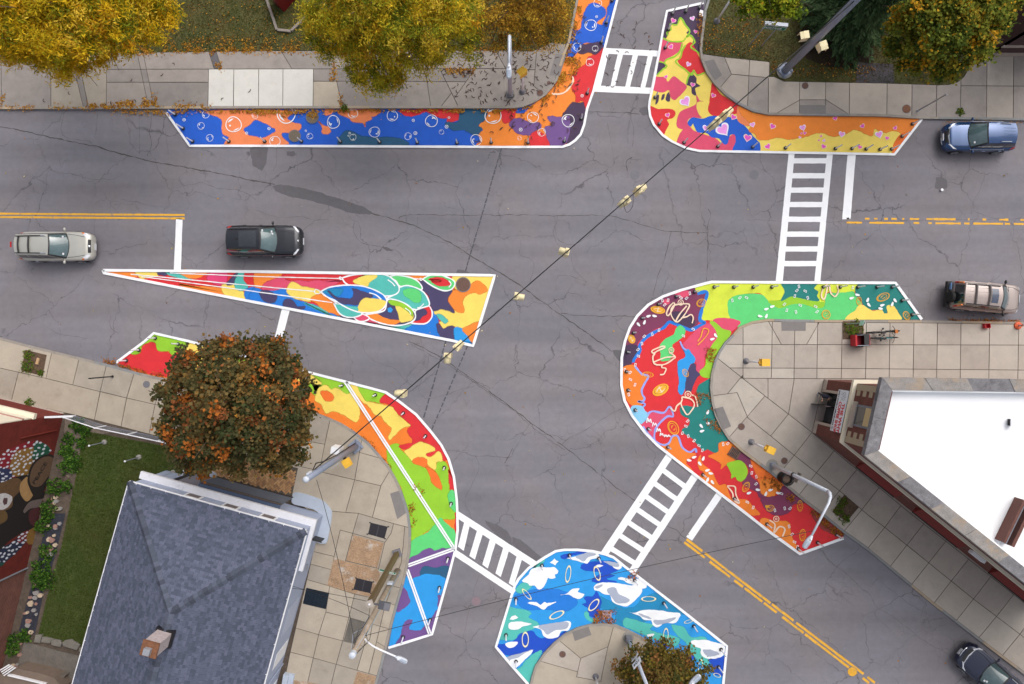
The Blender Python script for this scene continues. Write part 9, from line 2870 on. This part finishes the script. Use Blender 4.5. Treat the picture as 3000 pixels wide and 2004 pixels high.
bicycle('teal bicycle parked behind the black one', 2580, 989, 2, mat('teal_frame', C(60, 164, 172), 0.35, 0.04), 0.05, True, 0.95)
# red child trailer
tr_ = empty('child_trailer', W3(2511, 997, 0.14), R(2), 'red and grey child bike trailer beside the weedy pit', 'trailer')
M_TRR = mat('trailer_red', C(190, 34, 44), 0.7, 0.08, 4)
M_TRG = mat('trailer_grey', C(186, 188, 204), 0.8, 0.06, 4)
for nm, bx_, sz, m in (('side_panel', (0, 0.33, 0.42), (0.84, 0.04, 0.6), M_TRG), ('side_panel', (0, -0.33, 0.42), (0.84, 0.04, 0.6), M_TRG), ('front_panel', (-0.42, 0, 0.42), (0.1, 0.7, 0.66), M_TRR), ('rear_panel', (0.42, 0, 0.4), (0.05, 0.66, 0.6), M_TRR), ('floor', (0, 0, 0.14), (0.84, 0.66, 0.05), mat('trailer_inside', C(96, 16, 30), 0.9, 0.2, 6)), ('seat', (-0.08, 0, 0.26), (0.3, 0.56, 0.12), mat('trailer_seat', C(140, 26, 44), 0.9, 0.2, 6)), ('canopy', (0.24, 0.02, 0.72), (0.32, 0.62, 0.03), M_BLACK)):
 MB().box(bx_, sz).build(nm, m, tr_)
MB().tube([(-0.42, -0.35, 0.74), (0.42, -0.35, 0.72)], 0.02, 6).build('rail', M_BLACK, tr_)
MB().tube([(-0.42, 0.35, 0.74), (0.42, 0.35, 0.72)], 0.02, 6).build('rail', M_BLACK, tr_)
for sg in (1, -1):
 b = MB().lathe([(0.14, -0.02), (0.2, -0.025), (0.2, 0.025), (0.14, 0.02)], 18)
 rot = Matrix.Rotation(R(90), 3, 'X')
 b.v = [tuple(rot @ Vector(v) + Vector((0.05, sg * 0.4, 0.2))) for v in b.v]
 b.build('wheel', M_TYRE, tr_)
# red crate, orange weighted post
rc = empty('crate', W3(2886, 955, 0.14), R(3), 'small red plastic crate on the pavement at right', 'crate')
for nm, c_, sz in (('side', (0, 0.14, 0.14), (0.32, 0.02, 0.26)), ('side', (0, -0.14, 0.14), (0.32, 0.02, 0.26)), ('side', (0.16, 0, 0.14), (0.02, 0.27, 0.26)), ('side', (-0.16, 0, 0.14), (0.02, 0.27, 0.26)), ('base', (0, 0, 0.02), (0.31, 0.27, 0.03))):
 MB().box(c_, sz).build(nm, mat('crate_red', C(206, 36, 50), 0.5, 0.06), rc)
op = empty('channelizer_post', W3(2981, 954, 0.14), 0, 'orange weighted base with white striped post at the right edge', 'bollard')
MB().lathe([(0.24, 0), (0.24, 0.08), (0.16, 0.12)], 8).build('base', mat('orange_plastic', C(226, 98, 56), 0.6, 0.06), op)
b = MB().lathe([(0.06, 0.1), (0.05, 1.0), (0.03, 1.02)], 12)
b.build('post', M_POST, op, True)
for z_ in (0.4, 0.7):
 MB().lathe([(0.062, z_), (0.062, z_ + 0.1), (0.03, z_ + 0.1)], 12).build('stripe', mat('orange_plastic', C(226, 98, 56)), op)
# litter
p = W3(2757, 557, 0.0)
tag(MB().lathe([(0.05, 0.005), (0.09, 0.11), (0.08, 0.115)], 12, p).build('paper_cup', M_WHT), 'white paper cup on a wet patch of road at right', 'cup')
p = W3(2053, 41, 0.05)
tag(MB().prism([(p.x - 0.1, p.y - 0.2), (p.x + 0.12, p.y - 0.18), (p.x + 0.14, p.y + 0.17), (p.x - 0.06, p.y + 0.22), (p.x - 0.13, p.y)], 0.05, 0.16).build('white_bag', M_WHT), 'white plastic bag lying at the top of the heart mural', 'bag')
# ============================================================ PERSON in the shop doorway
def person(px, py, yaw, label):
 base = W3(px, py, 0.14)
 root = empty('person', base, R(yaw), label, 'person')
 V, E, Rr, G = [], [], [], []
 def v(p, r, g, link=None):
  V.append(p)
  Rr.append(r)
  G.append(g)
  if link is not None:
   E.append((link, len(V) - 1))
  return len(V) - 1
 pel = v((0, 0, 0.93), (0.15, 0.11), 'pants')
 sp = v((0.02, 0, 1.1), (0.14, 0.1), 'top', pel)
 ch_ = v((0.06, 0, 1.28), (0.165, 0.11), 'top', sp)
 nk = v((0.11, 0, 1.43), (0.06, 0.055), 'skin', ch_)
 hd = v((0.15, 0, 1.52), (0.075, 0.08), 'skin', nk)
 v((0.165, 0, 1.62), (0.08, 0.09), 'skin', hd)
 for sg in (1, -1):
  hp = v((0, 0.09 * sg, 0.87), (0.095, 0.095), 'pants', pel)
  kn = v((0.04 + 0.05 * sg, 0.13 * sg, 0.47), (0.065, 0.065), 'pants', hp)
  an = v((-0.02 + 0.08 * sg, 0.15 * sg, 0.1), (0.045, 0.045), 'pants', kn)
  v((0.12 + 0.08 * sg, 0.17 * sg, 0.045), (0.045, 0.04), 'shoe', an)
  sh = v((0.07, 0.19 * sg, 1.36), (0.065, 0.065), 'top', ch_)
  if sg > 0:
   el, wr, ha = (0.02, 0.36, 1.16), (0.14, 0.24, 1.0), (0.17, 0.19, 0.96)
  else:
   el, wr, ha = (0.1, -0.27, 1.1), (0.3, -0.22, 1.06), (0.37, -0.2, 1.07)
  e_ = v(el, (0.048, 0.048), 'top', sh)
  w_ = v(wr, (0.034, 0.034), 'skin', e_)
  h_ = v(ha, (0.036, 0.026), 'skin', w_)
  dh_ = (Vector(ha) - Vector(wr)).normalized()
  sd_ = dh_.cross(Vector((0, 0, 1))).normalized()
  for k in range(4):
   f1 = Vector(ha) + dh_ * 0.05 + sd_ * (k - 1.5) * 0.02
   f2 = f1 + dh_ * (0.03 + 0.008 * (1.5 - abs(k - 1.2))) - Vector((0, 0, 0.015))
   a_ = v(tuple(f1), (0.01, 0.01), 'skin', h_)
   v(tuple(f2), (0.008, 0.008), 'skin', a_)
  t1 = Vector(wr) + dh_ * 0.04 + sd_ * 0.045
  a_ = v(tuple(t1), (0.011, 0.011), 'skin', h_)
  v(tuple(t1 + dh_ * 0.035), (0.009, 0.009), 'skin', a_)
 me = bpy.data.meshes.new('body')
 me.from_pydata(V, E, [])
 o_ = bpy.data.objects.new('body', me)
 col.objects.link(o_)
 sk = o_.modifiers.new('skin', 'SKIN')
 sk.use_smooth_shade = True
 for i, sv in enumerate(me.skin_vertices[0].data):
  sv.radius = Rr[i]
  sv.use_root = (i == 0)
 ss = o_.modifiers.new('sub', 'SUBSURF')
 ss.levels = ss.render_levels = 1
 dg = bpy.context.evaluated_depsgraph_get()
 m2 = bpy.data.meshes.new_from_object(o_.evaluated_get(dg))
 bpy.data.objects.remove(o_)
 names = ['pants', 'top', 'skin', 'shoe']
 mats = [mat('dark_jeans', C(40, 42, 56), 0.9, 0.15, 9), mat('navy_shirt', C(34, 36, 58), 0.9, 0.1, 8), mat('skin', C(206, 158, 132), 0.6, 0.05), mat('pale_trainers', C(222, 222, 224), 0.7, 0.05)]
 m2.materials.clear()
 mi = []
 for p in m2.polygons:
  c = p.center
  best, bg_ = 1e9, 0
  for a, b in E:
   A, B = Vector(V[a]), Vector(V[b])
   d = B - A
   t = max(0, min(1, (c - A).dot(d) / d.length_squared))
   q = (A + d * t - c).length - (Rr[a][0] + (Rr[b][0] - Rr[a][0]) * t)
   if q < best:
    best, bg_ = q, names.index(G[b] if t > 0.35 else G[a])
  mi.append(bg_)
 body = mesh_obj('body', m2, mats, root, True, mi)
 f = MB()
 f.ball((0.265, 0, 1.575), (0.022, 0.014, 0.02), 8, 5)
 for sg in (1, -1):
  f.ball((0.16, 0.088 * sg, 1.58), (0.02, 0.012, 0.03), 8, 5)
 f.build('nose_and_ears', mats[2], body, True)
 e_ = MB()
 for sg in (1, -1):
  e_.ball((0.24, 0.032 * sg, 1.6), (0.01, 0.014, 0.008), 6, 4)
 e_.ball((0.248, 0, 1.53), (0.006, 0.026, 0.007), 6, 4)
 e_.build('eyes_and_mouth', M_INK, body)
 h = MB()
 h.ball((0.14, 0, 1.64), (0.105, 0.098, 0.1), 14, 8)
 h.ball((0.085, 0, 1.56), (0.06, 0.09, 0.12), 12, 7)
 h.build('hair', mat('dark_hair', C(48, 36, 30), 0.7, 0.2, 20), body, True)
 return root
person(2401, 1157, 250, 'person in dark navy clothes and pale trainers standing at the shop door')
# ============================================================ END
